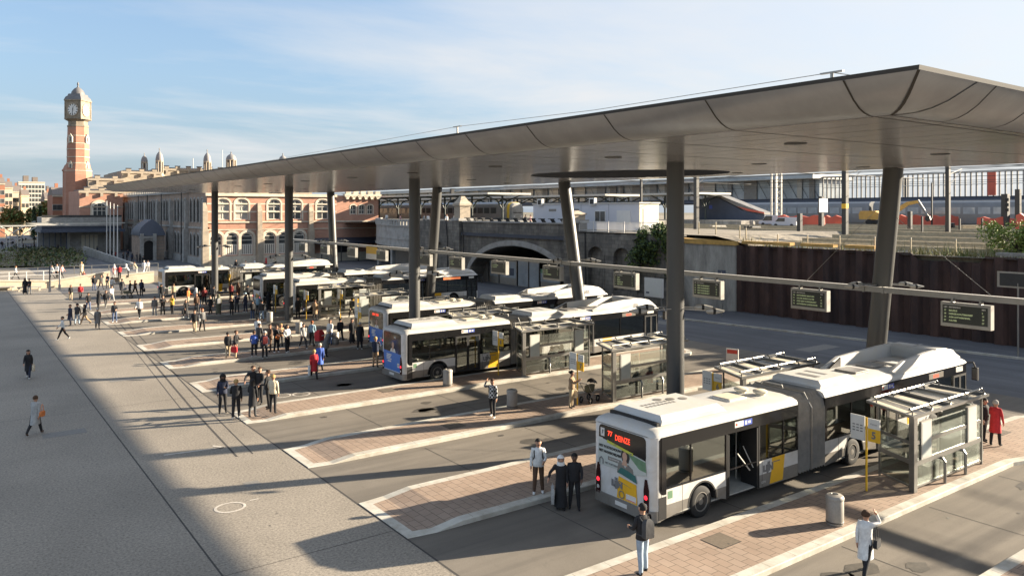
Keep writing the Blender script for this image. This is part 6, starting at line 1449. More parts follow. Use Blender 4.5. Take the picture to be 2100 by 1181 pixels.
tag(m.build('steps'), 'stone steps between the two cream walls', 'steps')
def railing(u0, u1, v, z, hgt, n, lb, mt='white_paint', nm='railing', dv=0):
    t = empty(nm, (0, 0, 0), label=lb, cat='railing'); m = MB(mt)
    for h in (hgt, hgt * .55): m.tube((u0, v, z + h), (u1, v + dv, z + h), .035, n=6)
    m.build('rail', t)
    for i in range(n + 1): f = i / n; MB(mt).bx(u0 + (u1 - u0) * f - .045, u0 + (u1 - u0) * f + .045, v + dv * f - .045, v + dv * f + .045, z - .1, z + hgt).build('baluster', t)
railing(-8, 11.2, VW + .25, 1.05, 1.0, 11, 'white railing on the low wall at the far left'); railing(-9, 24, 117.5, TZ, 1.1, 16, 'grey railing along the back of the terrace', 'steel')
for x0, x1, lb in ((-30, 33, 'left stone bench in the shade'), (35, 88, 'right stone bench in the shade beside two people in black')):
    a, b = G(x0, 598), G(x1, 598); m = MB('light_stone').bx(a[0], b[0], a[1] - .25, a[1] + .35, .38, .5).m('pale_stone').bx(a[0] + .1, a[0] + .3, a[1] - .2, a[1] + .3, 0, .38).bx(b[0] - .3, b[0] - .1, a[1] - .2, a[1] + .3, 0, .38)
    tag(m.build('bench'), lb, 'bench', 'stone benches at the far left')
for x, y in ((102, 599), (122, 594)): u, v = G(x, y); tag(MB('slate').tube((u, v, 0), (u, v, 3.0), .07).bx(u - .12, u + .12, v - .12, v + .12, 0, .6).build('lamp_bollard'), 'dark slim post at the %s end of the shaded bench' % ('right' if x < 110 else 'far right'), 'post')
A, B = G(172, 522), G(276, 552); d = (Vector(B) - Vector(A)).normalized(); nn = Vector((-d.y, d.x)) * .2
tag(MB('bus_grey').m('light_stone').loft([[(A[0] - nn.x, A[1] - nn.y, 0), (A[0] + nn.x, A[1] + nn.y, 0), (A[0] + nn.x, A[1] + nn.y, 1.75), (A[0] - nn.x, A[1] - nn.y, 1.75)], [(B[0] - nn.x, B[1] - nn.y, 0), (B[0] + nn.x, B[1] + nn.y, 0), (B[0] + nn.x, B[1] + nn.y, .9), (B[0] - nn.x, B[1] - nn.y, .9)]]).build('ramp_wall'), 'long grey parapet sloping down before the flagpoles', 'wall')
def hgt(a, b): return .95 * max(0, math.sin(a * math.pi)) ** .5 * (.55 + .45 * b)
m = MB('earth'); gp = []
for i in range(13):
    for jx in range(9):
        f, g = i / 12, jx / 8; x = -70 + 235 * f; y = 549 - 27 * g; u, v = G(x, y); gp.append((u, v, .1 + hgt(min(.999, .05 + f * .93), g) * (1 if 0 < g < 1 else .3)))
m.add(gp, [(i * 9 + j, (i + 1) * 9 + j, (i + 1) * 9 + j + 1, i * 9 + j + 1) for i in range(12) for j in range(8)])
foliage(m, [((p[0], p[1], p[2] + .15), 1.2) for p in gp[9:-9] if not 30 < gp.index(p) < 52], 3200, .26, ('leaf_dark', 'leaf_dry'))
foliage(m, [((p[0], p[1], p[2] + .05), 1.2) for p in gp], 4200, .2, ('leaf_dry', 'leaf_light'))
o = tag(m.build('ground_cover'), kind='stuff')
lw = empty('low_building', (0, 0, 0), label='low dark grey flat-roofed pavilion in the shade below the clock tower', cat='pavilion')
u0, u1 = ony(84, 196)[0], ony(247, 196)[0]
MB('light_stone').bx(u0 + 5.5, u1, 196, 204, 0, 4.6).bx(u0, u1, 203, 205, 0, 5).build('wall', lw)
MB('light_stone').bx(u0, u1, 194.5, 205.2, 5.9, 7.9).m('slate').bx(u0, u1, 194.6, 205.1, 5.2, 5.9).m('navy').bx(u0 - .4, u1 + .3, 192, 205.3, 4.6, 5.2).build('fascia', lw)
MB('dark_steel').bx(u0, u1, 194.4, 194.6, 7.9, 8.3).build('roof_edge', lw)
for i in range(4): MB('window_frame').bx(u0 + 7.7 + i * .85, u0 + 8.35 + i * .85, 195.9, 195.98, .3, 3.9).m('cream_panel').bx(u0 + 7.75 + i * .85, u0 + 8.3 + i * .85, 195.86, 195.9, .5, 3.7).build('lit_door', lw)
for i in range(5): MB('navy').bx(u0 + .3 + i * 1.1, u0 + .5 + i * 1.1, 195.5, 195.7, 0, 4.6).build('post', lw)
ts = empty('tram_stop_roof', (0, 0, 0), label='flat tram stop roof on branching white steel trees at the far left', cat='tram stop')
zr = 6.7; a, b = G(-40, 522)[0], G(250, 530)[0]
m = MB('pale_steel')
for v in (150, 158, 166, 174, 182): m.bx(-6, 12 + (v - 150) * .72, v - .09, v + .09, zr, zr + .22)
for i in range(9): u = -6 + i * 3.6; m.bx(u - .07, u + .07, 150 if u < 12 else 172, 182, zr - .2, zr)
m.build('roof_beams', ts); MB('clear_glass').bx(-6, 12, 150, 182, zr + .23, zr + .26).bx(12, 33, 174, 182, zr + .23, zr + .26).build('glass_roof', ts)
MB('pale_steel').bx(-6.2, 33, 181.9, 182.1, zr - .1, zr + .2).build('roof_edge', ts)
for x, y, v in ((40, 516, 0), (167, 516, 0), (17, 512, 0)):
    u, v = G(x, y); m = MB('pale_steel')
    for s in (-.35, .35): m.tube((u + s, v, 0), (u + s, v, 3.6), .12)
    for s in (-1, 1):
        for q in (-1, 1): m.path([(u + .35 * s, v, 3.6), (u + s * 2.2, v + q * .8, 4.9), (u + s * 5.5, v + q * 2, zr)], .09, 6)
    m.build('tree_column', ts)
for i, x in enumerate((219, 226, 233.5, 241)):
    u, v = G(x, 528 + 3 * i); z1 = H + (HY - 412 - 3 * i) * (u * S + v * C) / F
    t = empty('flagpole', (u, v, 0), label='tall bare white flagpole before the shaded station flank', cat='flagpole', group='four white flagpoles'); MB('white_paint').tube((0, 0, 0), (0, 0, z1), .12, .06).build('pole', t); MB('pale_steel').lathe([(.2, 0), (.2, .25), (.1, .3)], 10).build('foot', t)
tag(empty('bus_flag', (*G(285, 566), 0)), None) if 0 else None
# ================================================================ RAILWAY SIDE
def plat(u, v):
    if v > 47: return 7.0
    t = max(0, min(1, (u - 59) / 22)); z = 6.0 + t
    if v > 44: z = max(z, 6.0 + (v - 44) / 3)
    return z
m = MB('ballast'); us = [57.0, 58.6, 60, 62, 65, 69, 74, 80, 90, 105, 130, 170, 230, 330, 500, 900]; vs_ = [-260, -120, -60, -30, -10, 0, 10, 20, 28, 34, 40, 44, 45.5, 47, 60, 64.5, 75, 88, 97, 108, 118, 130, 139, 170, 260]
rn = random.Random(5); pts = []
for u in us:
    for v in vs_: pts.append((u + (1.3 if u == 57.0 and v < 46 else 0) + (max(0, (v - 97) * .28) if u < 60 else 0), v, plat(u, v) + (rn.uniform(-.12, .12) if 60 < u < 90 and v < 64 else 0)))
k = len(vs_); m.add(pts, [(i * k + j, (i + 1) * k + j, (i + 1) * k + j + 1, i * k + j + 1) for i in range(len(us) - 1) for j in range(k - 1)]); struct(m, 'railway_terrain', smooth=60)
m = MB('timber')
for u in (63.5, 68, 73, 79, 86, 94, 103, 112):
    for s in (-.75, .75): m.bx(u + s - .05, u + s + .05, -60, 44 if u < 75 else 135, plat(u + s, 0) + .05, plat(u + s, 0) + .25)
    m.bx(u - 1.9, u - 1.55, -60, 44 if u < 75 else 58, plat(u, 0) - .1, plat(u, 0) + .3)
struct(m, 'railway_tracks')
# stone viaduct
vd = empty('stone_viaduct', label='dark stained stone railway viaduct with a wide low tunnel arch and blind niches', cat='viaduct')
UW = 55.0
nic = [onx(x, UW)[0] for x in (1222, 1275, 1325)]
m = MB('grey_stone'); archwall(m, 'u', UW, -1, 49, 64.5, 0, 7.0, [(c, 1.15, 1.2, 4.6, .95) for c in nic], .45)
archwall(m, 'u', UW, -1, 64.5, 87.5, 0, 7.2, [(75.3, 10.1, 0, .6, 4.5)], 9.0)
archwall(m, 'u', UW, -1, 87.5, 99, 0, 7.9, [(93, 1.2, 1.0, 4.2, .8)], .4)
for c in nic + [93]: m.bx(UW + .44, UW + .5, c - 1.3, c + 1.3, 1, 6)
m.bx(UW, UW + .6, 64.5, 87.5, 7.2, 7.8).bx(UW, UW + .5, 49, 64.5, 6.9, 7.05)
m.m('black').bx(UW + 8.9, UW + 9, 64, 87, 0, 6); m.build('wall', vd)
m = MB('light_stone'); archring(m, 'u', UW, -1, 75.3, 10.1, .6, 4.5, .65, .14, 0, 24); m.build('arch_ring', vd)
m = MB('grey_stone')
for c in nic: archring(m, 'u', UW, -1, c, 1.15, 4.6, .95, .16, .05, 1.0)
m.build('niche_arch', vd)
m = MB('slate').bx(UW - .2, UW, 65, 87, 6.05, 6.45); m.build('shadow_course', vd)  # string course, with the pipe shadow on it put into the dark colour
m = MB('light_stone').bx(UW - .15, UW + .7, 64.5, 87.5, 7.8, 7.95).m('dark_steel')
for i in range(12): v = 66.5 + i * 1.75; m.prism([(UW + .1, 7.95), (UW + .5, 7.95), (UW + .2, 8.35), (UW - .2, 8.35)], 'y', v - .12, v + .12).bx(UW - .35, UW + .2, v - .3, v + .3, 8.32, 8.4)
m.build('parapet_cap', vd)
for v, zt, w_ in ((88.0, 11.2, .85), (64.9, 9.3, .8)):
    m = MB('grey_stone').bx(UW - .4, UW + 1.6, v - w_, v + w_, 0, 8.0).m('light_stone').bx(UW - .55, UW + 1.75, v - w_ - .15, v + w_ + .15, 7.95, 8.3)
    m.m('facade_stone').loft([[(UW - .3 + e, v - w_ + e, z), (UW + 1.5 - e, v - w_ + e, z), (UW + 1.5 - e, v + w_ - e, z), (UW - .3 + e, v + w_ - e, z)] for e, z in ((.1, 8.3), (.1, 8.3 + (zt - 8.3) * .55), (-.05, 8.3 + (zt - 8.3) * .56), (-.05, 8.3 + (zt - 8.3) * .66), (.3, 8.3 + (zt - 8.3) * .8), (.62, zt))]); m.build('pillar', vd)
m = MB('black').path([(UW - .5, 86.3, 7.9), (UW - .3, 86.2, 5), (UW - .3, 86.2, .2)], .07, 6).path([(UW - .12, 91, 7.8), (UW - .12, 90.6, 5.2), (UW - .12, 90.6, .2)], .06, 6).path([(UW - .12, 62.5, 6.9), (UW - .12, 62.4, .3)], .07, 6); m.build('downpipe', vd)
for c, s in ((75.3, .0),): pass
# curved balcony between viaduct and station
bal = empty('stone_balcony', label='curved pale stone balcony with balustrade between viaduct and station', cat='balcony')
pl = [(55.2, 98.6), (55.4, 104), (56.2, 110), (57.6, 116), (59.8, 122), (62.6, 128), (65.6, 133), (67.6, 136.2)]
m = MB('light_stone')
def curvewall(m, z0, z1, off, thick):
    m.loft([[(u + off, v, z0), (u + off, v, z1), (u + off + thick, v, z1), (u + off + thick, v, z0)] for u, v in pl])
curvewall(m, 3.9, 6.9, 0, .4); m.build('wall', bal)
m = MB('pale_stone').m('light_stone'); curvewall(m, 6.9, 7.1, -.15, .6); curvewall(m, 7.75, 7.95, -.12, .5); curvewall(m, 4.9, 5.05, -.08, .3); curvewall(m, 3.75, 3.95, -.2, .8)
for i, (a, b) in enumerate(zip(pl, pl[1:])):
    n = 5
    for q in range(n):
        f = (q + .5) / n; u, v = a[0] + (b[0] - a[0]) * f, a[1] + (b[1] - a[1]) * f; m.bx(u - .05, u + .3, v - .32, v + .32, 7.1, 7.75)
m.build('balustrade', bal)
m = MB('bus_grey'); curvewall(m, 0, 3.75, 3.0, .4); m.m('light_stone')
for u, v in pl[::2]: m.bx(u + .2, u + .8, v - .3, v + .3, 0, 3.8)
m.m('slate').add([(u, v, 3.74) for u, v in pl] + [(u + 3.2, v, 3.74) for u, v in pl[::-1]], [tuple(range(16))]); m.build('undercroft', bal)
# hoarding under the arch
hd = empty('tunnel_hoarding', (UW + 2.2, 0, 0), label='row of picture panels and pale doors closing the tunnel arch', cat='hoarding')
px_ = [(1150, 1108, 'sign_blue', 2.2), (1106, 1085, 'pane_pale', 3.0), (1084, 1062, 'pane_pale', 3.1), (1060, 1024, 'poster', 2.9), (1023, 1003, 'poster', 2.9), (1002, 988, 'bus_grey', 2.8), (987, 966, 'poster', 2.4)]
for a, b, mt, h in px_:
    v0, v1 = onx(a, UW + 2.2)[0], onx(b, UW + 2.2)[0]
    m = MB('pale_steel').m('steel').bx(0, .12, v0 + .05, v1 - .05, .0, h + .15)
    if mt == 'sign_blue': m = MB('steel').bx(0, .12, v0 + .1, v1 - .1, .1, .9).m('pane_pale').bx(-.05, .0, v0 + .1, v1 - .1, .9, 1.9).m('poster_green').bx(-.05, .1, v0 + .1, v1 - .1, 1.9, 2.4)
    elif mt == 'poster': m.m('pane_pale').bx(-.02, 0, v0 + .2, v1 - .2, .9, h).m('navy').bx(-.04, -.02, v0 + .7, v1 - .6, 1.3, h - .6).m('bus_grey').prism([(v0 + .5, 1.2), (v1 - .5, 1.1), ((v0 + v1) / 2, 2.0)], 'x', -.03, -.02) if 0 else m.m('pane_pale').bx(-.02, 0, v0 + .2, v1 - .2, .9, h).m('navy').bx(-.04, -.02, v0 + .6, v1 - .6, 1.2, h - .8)
    else: m.m(mt).bx(-.02, 0, v0 + .1, v1 - .1, .05, h)
    m.build('panel', hd)
# poster case and small sign in front of the stone wall
v, _ = onx(1341, 53.2); t = empty('poster_case', (53.2, v, .13), label='white poster case on a post before the stone wall, left of the tall dark column', cat='sign'); MB('white_paint').bx(-.08, .08, -1.15, 1.15, 1.15, 2.9).m('sign_white').bx(-.1, -.08, -1.0, 1.0, 1.3, 2.75).m('navy').bx(-.105, -.1, .5, .9, 1.45, 1.6).build('case', t); MB('steel').bx(-.06, .06, -1.0, -.9, 0, 1.15).bx(-.06, .06, .9, 1.0, 0, 1.15).build('post', t)
v, _ = onx(1480, 54.5); t = empty('traffic_sign', (54.5, v, .13), label='grey post with a small dark sign before the concrete wall', cat='sign'); MB('steel').tube((0, 0, 0), (0, 0, 3.9), .06).build('post', t); MB('navy').bx(-.04, .04, -.4, .4, 3.3, 4.0).build('plate', t)
v, _ = onx(2088, 54.5); t = empty('traffic_sign', (54.5, v, .13), label='dark sign plate on a grey post at the right edge before the rusty wall', cat='sign'); MB('steel').tube((0, 0, 0), (0, 0, 4.6), .06).build('post', t); MB('steel').bx(-.03, .03, -1.2, 1.2, 4.3, 5.3).m('dark_steel').bx(-.05, -.03, -1.05, 1.05, 4.4, 5.2).build('plate', t)
# concrete end wall + sheet pile wall
A, B = (55.0, 49.4), (58.5, 45.5)
tag(MB('concrete').loft([[(A[0], A[1], 0), (A[0] + 3, A[1] + 1, 0), (A[0] + 3, A[1] + 1, 6.3), (A[0], A[1], 6.3)], [(B[0], B[1], 0), (B[0] + 1, B[1] + .3, 0), (B[0] + 1, B[1] + .3, 6.1), (B[0], B[1], 6.1)]]).m('ochre').loft([[(A[0] - .1, A[1], 6.303), (A[0] + 3, A[1] + 1, 6.303), (A[0] + 3, A[1] + 1, 6.75), (A[0] - .1, A[1], 6.75)], [(B[0] - .1, B[1] - .1, 6.103), (B[0] + 1.3, B[1] + .3, 6.103), (B[0] + 1.3, B[1] + .3, 6.5), (B[0] - .1, B[1] - .1, 6.5)]]).build('concrete_wall'), 'streaked grey concrete wall between the stone niches and the rusty wall', 'wall')
def top(v): return 6.15 if v > 29.3 else (5.65 if v > 24.8 else 6.1)
m = MB('rust'); v = 45.5; ring_ = []
while v > -45:
    for dv, du in ((0, 0), (.5, 0), (.72, .34), (1.22, .34), (1.44, 0)):
        ring_.append((58.25 + du, v - dv, top(v - dv)))
    v -= 1.44
m.loft([[(u, v, .0), (u, v, z), (u + .12, v, z), (u + .12, v, 0)] for u, v, z in ring_]); sp = tag(m.build('sheet_pile_wall'), 'long dark rusty steel sheet pile wall below the railway', 'wall')
m = MB('ochre'); 
for a, b in ((45, 40), (39, 36), (35, 32.5)): m.bx(58.3, 59.0, b, a, 6.3, 6.55)
m.m('concrete').bx(58.6, 59.3, -40, 24, 6.2, 6.4); struct(m, 'wall_coping_ground')
struct(MB('earth').bx(58.78, 60, -45, 45.4, 4.4, 5.97).loft([[(56.2, 48.6, 4), (58.2, 50.2, 4), (58.2, 50.2, 6.9), (56.2, 48.6, 6.6)], [(59.3, 45.6, 4), (60.3, 46.8, 4), (60.3, 46.8, 6.6), (59.3, 45.6, 6.3)]]), 'embankment')
# weeds along the edge
m = MB('grass_dry'); rn = random.Random(9)
for _ in range(1700):
    v = rn.choice([rn.uniform(46, 24), rn.uniform(30, 24), rn.uniform(24, 0)]); u = 58.7 + abs(rn.gauss(0, 1.1)); h = rn.uniform(.25, 1.1) * (1.2 if rn.random() < .15 else .6); z = plat(u, v) - .05; a = rn.uniform(0, 6.28); l_ = rn.uniform(.1, .4)
    p = Vector((u, v, z)); t = p + Vector((l_ * math.cos(a), l_ * math.sin(a), h)); w_ = Vector((-math.sin(a), math.cos(a), 0)) * .03
    m.m('grass_dry' if rn.random() < .7 else 'leaf_light').add([p - w_, p + w_, t], [(0, 1, 2)])
tag(m.build('dry_grass'), kind='stuff')
# thin fence posts on the edge
ft = None
for i, x in enumerate((1433, 1468, 1517, 1530, 1595, 1656, 1722, 1794, 1815, 1868, 1960)):
    v = onx(x, 59.6)[0]; t = empty('edge_post', (59.6, v, plat(59.6, v)), label='thin pale fence post on the railway edge above the wall', cat='fence post', group='thin fence posts on the railway edge')
    MB('timber').bx(-.04, .04, -.04, .04, -.1, 1.15).m('pale_steel').bx(-.045, .045, -.045, .045, 1.15, 1.2).build('stake', t)
# ---- portacabins and their railing
pc = empty('site_cabin', (60, 59.6, 7.0), label='long white site cabin row on the viaduct with window and air units', cat='site cabin')
MB('cabin_white').bx(0, 3, 0, 18.6, .15, 3.05).m('cream_panel').bx(.02, 2.98, -.04, 0, .15, 3.05).m('bus_grey').bx(.2, 2.8, .2, 18.4, 0, .15).m('joint').bx(-.01, 0, 9.4, 9.43, .15, 3.05).bx(-.01, 0, 4.7, 4.73, .15, 3.05).build('wall', pc)  # cream end face: sunlight on that side put into its colour
MB('pale_steel').bx(-.1, 3.1, -.15, 18.7, 3.05, 3.2).build('roof', pc)
o = MB('white_paint').bx(-.06, 0, 5.2, 7.0, 1.0, 2.3).build('window', pc); MB('window_glass').bx(-.08, -.06, 5.3, 6.05, 1.1, 2.2).bx(-.08, -.06, 6.15, 6.9, 1.1, 2.2).build('pane', o)
MB('white_paint').bx(-.05, 0, 1.3, 3.4, .9, 2.3).build('panel', pc); MB('bus_grey').bx(-.03, 0, 9.8, 11.6, 2.2, 2.5).build('vent', pc); MB('bus_grey').bx(-.03, 0, 14, 15.4, 2.2, 2.5).build('vent', pc)
MB('white_paint').bx(.6, 2.4, -.08, -.04, .3, 2.5).build('door', pc)
for y in (6.8, 11.8, 16.5): MB('white_paint').bx(-.3, .1, y, y + .9, 2.95, 3.75).m('black').bx(-.32, -.3, y + .15, y + .75, 3.05, 3.6).build('air_unit', pc)
rw = empty('site_railing', (55.4, 0, 7.05), label='white railing on the stone wall in front of the site cabins', cat='railing'); m = MB('white_paint')
for z in (.1, 1.05): m.bx(-.03, .03, 52.5, 64.2, z, z + .06)
for i in range(70): v = 52.6 + i * .165; m.bx(-.012, .012, v - .012, v + .012, .12, 1.05)
m.build('rail', rw)
for i in range(6): MB('white_paint').bx(-.04, .04, 52.5 + i * 2.3, 52.58 + i * 2.3, 0, 1.15).build('post', rw)
# ---- trains
def train(name, u, v0, v1, nose, lb, body, cat='train'):
    t = empty(name, (u, v0, 7.3), label=lb, cat=cat); Ln = v1 - v0
    prof = [(-1.42, .0), (-1.45, .4), (-1.45, 2.6), (-1.25, 3.2), (-.7, 3.5), (.7, 3.5), (1.25, 3.2), (1.45, 2.6), (1.45, .4), (1.42, .0)]
    m = MB(body)
    a = 2.2 if nose else 0
    m.loft([[(x, a, z) for x, z in prof], [(x, Ln, z) for x, z in prof]]); m.build('body', t, smooth=30)
    if nose:
        m = MB('pale_stone').m('light_stone').loft([[(x * 1.002, a, z) for x, z in prof], [(x * .98, 1.3, z * .985) for x, z in prof]][::-1]).m('train_yellow').loft([[(x * .98, 1.3, z * .985) for x, z in prof], [(x * .95, .6, z * .96) for x, z in prof]][::-1]).m('light_stone').loft([[(x * .95, .6, z * .96) for x, z in prof], [(x * .85, .1, .1 + z * .85) for x, z in prof], [(x * .6, 0, .3 + z * .65) for x, z in prof]][::-1]); m.build('nose', t, smooth=40)
        m = MB('black_gloss').loft([[(-.95, .06, 1.6), (.95, .06, 1.6), (.8, .35, 2.9), (-.8, .35, 2.9)], [(-.95, -.02, 1.6), (.95, -.02, 1.6), (.8, .2, 2.9), (-.8, .2, 2.9)]]).m('white_paint').bx(-.9, -.6, -.03, .1, .9, 1.1).bx(.6, .9, -.03, .1, .9, 1.1).build('windscreen', t)
    y = 4.5 if nose else 1.2; wn = None
    while y < Ln - 2.2:
        if wn is None: wn = MB('window_glass').m('pane_pale' if not nose else 'window_glass').bx(-1.475, -1.45, 0, 1.7, 1.5, 2.5).build('window', t); o = wn
        else: o = wn.copy(); COL.objects.link(o)
        o.location = (0, y, 0); y += 2.1
    MB('bus_grey').bx(-1.3, 1.3, .5, Ln - .5, -.35, .0).build('underframe', t)
    return t
v = onx(1062, 80)[0]; train('train', 80, v, v + 60, True, 'grey train with yellow nose at the platform behind the viaduct', 'train_grey')
for i, (a, b) in enumerate(((18, 43.5), (44.2, 69.7), (70.4, 96))): train('railway_carriage', 126, a, b, False, ['grey passenger carriage with pale windows at the far right', 'middle grey passenger carriage behind the yellow excavator', 'grey passenger carriage behind the blue grey track machine'][i], 'train_grey', 'railway carriage')['group'] = 'parked grey carriages'
# ---- platform roofs and the concourse behind
def platform_roof(u0, u1, v0, v1, z, lb, step=9):
    t = empty('platform_roof', (0, 0, 0), label=lb, cat='platform roof'); uc = (u0 + u1) / 2
    MB('dark_green_steel').loft([[(u0, v, z), (uc, v, z - .25), (u1, v, z), (u1, v, z + .2), (uc, v, z), (u0, v, z + .2)] for v in (v0, v1)]).build('roof', t)
    m = MB('pale_steel').bx(u0 - .05, u0, v0, v1, z - .05, z + .25).bx(u1, u1 + .05, v0, v1, z - .05, z + .25).bx(u0, u1, v0 - .05, v0, z - .05, z + .25); m.build('roof_edge', t)
    v = v0 + 2; k = 0
    while v < v1 - 1 and k < 8:
        m = MB('dark_green_steel').tube((uc, v, 7), (uc, v, z - .2), .17)
        for s in (-1, 1): m.path([(uc, v, z - 2.4), (uc + s * 1.0, v, z - 1.0), (uc + s * (u1 - u0) * .45, v, z - .05)], [.14, .12, .08], 6)
        m.build('column', t); v += step; k += 1
    MB('concrete').bx(u0 + .4, u1 - .4, v0 - 8, v1, 7.0, 7.75).build('platform', t)
platform_roof(68.5, 77, 101, 245, 11.9, 'dark platform roof with pale edge above the yellow-nosed train'); platform_roof(85, 93, 92, 245, 11.7, 'dark platform roof over the site cabins'); platform_roof(98, 106, 84, 245, 12.0, 'second dark platform roof behind the site cabins, right of the first')
platform_roof(133, 139, -20, 64, 10.7, 'long far platform roof with dotted edge behind the excavator', 11)
cc = empty('concourse_building', (0, 0, 0), label='long raised concourse with grey panels and slatted screens behind the tracks', cat='building')
UCN = 150.0
m = MB('slate').bx(UCN, UCN + 10, -60, 330, 10.8, 11.9).m('navy').bx(UCN - .4, UCN, -60, 330, 11.0, 11.5); m.build('deck', cc)
m = MB('pane_pale').bx(UCN + .4, UCN + 9.5, 96, 330, 11.9, 16.0); m.build('glass_wall', cc)
rn = random.Random(2); v = 97
while v < 325:
    w_ = rn.choice([1.2, 2.5, 3.5]); MB(rn.choice(['bus_grey', 'train_grey', 'steel'])).bx(UCN + .05, UCN + .38, v, v + w_, 11.9, 16).build('wall_panel', cc); v += w_ + rn.uniform(1.5, 5)
m = MB('dark_steel')
for i in range(88): v = 96 + i * 2.6; m.path([(UCN + .2, v, 12), (UCN + .2, v + 2.4, 15.8)], .05, 4)
m.build('bracing', cc)
m = MB('pale_steel').bx(UCN - 3.5, UCN + 11, 95, 330, 16.0, 17.0).m('pane_pale').bx(UCN - 3.6, UCN - 3.5, 95, 330, 16.1, 16.8); m.build('roof', cc)
m = MB('light_stone'); v = -40
while v < 95: m.bx(UCN + .1, UCN + .3, v, v + .28, 11.9, 16.2); v += .95
m.m('pale_steel').bx(UCN, UCN + .4, -40, 95, 16.2, 16.5).bx(UCN, UCN + .4, -40, 95, 14.0, 14.1); m.build('slat_screen', cc)
v0 = onx(2043, UCN)[0]; MB('barrier_red').bx(UCN - .1, UCN + .05, v0, v0 + 1.4, 12, 16.1).build('orange_panel', cc)
for v in (-20, 0, 20, 40, 60, 80, 100, 120, 140): MB('bus_grey').bx(UCN + 2, UCN + 3, v, v + 1, 7, 10.8).build('pillar', cc)
# ---- catenary masts, wires, poles
def mast(x, y0, y1, z0, wd, lb, arm=1):
    u, v = G(x, y0, z0); d = u * S + v * C; zt = H + (HY - y1) * d / F; w_ = wd * d / F / 2
    t = empty('catenary_mast', (u, v, z0 - .2), label=lb, cat='mast')
    MB('bus_grey').m('dark_steel').bx(-w_, w_, -w_, w_, 0, zt - z0).build('post', t)
    if 'white plate' in lb: MB('white_paint').bx(-1.0, 1.0, -w_ - .1, -w_ - .02, zt - z0 - 2.2, zt - z0 - .3).build('plate', t)
    if 'yellow band' in lb: MB('sign_yellow').bx(-w_ - .01, w_ + .01, -w_ - .01, w_ + .01, 3.3, 3.8).build('band', t)
    if 'black lamps' in lb:
        for k in range(3): MB('black').lathe([(.05, -.25), (.25, -.2), (.25, .2), (.05, .25)], 8, (-w_ - .2, -w_, zt - z0 - .8 - k * .7)).build('lamp', t)
    if arm: MB('steel').tube((0, 0, zt - z0 - 1), (3, 0, zt - z0 - .3), .05, n=5).tube((0, 0, zt - z0 - 2.2), (3, 0, zt - z0 - .5), .04, n=5).build('arm', t)
mast(1733, 490, 335, 6.4, 9.5, 'grey square mast with yellow band left of the leaning column'); mast(1944, 478, 335, 7, 7.5, 'tall grey mast right of the leaning column'); mast(1428, 470, 340, 7, 8, 'grey mast right of the tall dark column'); mast(1315, 462, 350, 7, 4, 'thin mast behind the site cabin'); mast(1640, 485, 434, 6.5, 8, 'short thick dark post above the rusty wall', 0); mast(1866, 474, 430, 7, 7, 'short dark post right of the leaning column', 0)
mast(1660, 450, 372, 7, 5, 'slim dark signal mast behind the excavator', 0); mast(1684, 466, 400, 7, 8, 'signal mast with white plate left of the square mast', 0); mast(1857, 450, 365, 7, 6, 'dark mast behind the excavator boom'); mast(927, 455, 385, 7, 7, 'grey mast left of the stone pillar'); mast(2088, 470, 385, 7, 9, 'dark signal mast at the right edge', 0); mast(2062, 466, 395, 7, 12, 'signal mast with black lamps near the right edge', 0)
mast(1911, 464, 372, 7, 2.5, 'thin pole between the two masts right of the leaning column', 0); mast(1968, 482, 445, 6.6, 3, 'thin stake right of the tall grey mast', 0); mast(2014, 484, 444, 6.6, 3, 'thin stake left of the right bush', 0); mast(1891, 490, 440, 6.5, 3, 'thin stake beside the leaning column foot of the tracks', 0)
u, v = G(1592, 462, 7); d = u * S + v * C; t = empty('lattice_mast', (u, v, 6.9), label='pale steel lattice mast in the middle of the tracks', cat='mast'); w_ = 9 * d / F; zt = H + (HY - 352) * d / F - 6.9; m = MB('pale_steel')
for sx in (-1, 1):
    for sy in (-1, 1): m.bx(sx * w_ - .12, sx * w_ + .12, sy * .4 - .12, sy * .4 + .12, 0, zt)
n = 9
for i in range(n): a, b = zt * i / n, zt * (i + 1) / n; m.tube((-w_, -.4, a), (w_, -.4, b), .07, n=4).tube((w_, -.4, a), (-w_, -.4, b), .07, n=4)
m.build('lattice', t)
t = empty('overhead_wires', (0, 0, 0), label='overhead wires strung along the tracks', cat='wires'); m = MB('dark_steel')
for u, z in ((64, 12.6), (70, 13), (80, 12.6), (90, 13.4), (103, 12.8), (118, 13.6)):
    m.path([(u, -60, z), (u, 160, z)], .025, 4); m.path([(u, v, z + 1.2 + .5 * math.cos(v * .13)) for v in range(-60, 161, 6)], .02, 4)
for v in (-5, 28, 60, 92): m.path([(62, v, 14.2), (122, v, 14.2)], .06, 5)
m.build('wire', t)
m = MB('white_paint').bx(0, .4, 0, .9, 0, 1.3); u, v = G(1682, 400, 12); tag(m.build('signal_plate', loc=(u * .62, v * .62, 10.2)), 'white signal plate on the mast left of the square mast', 'signal plate') if 0 else None
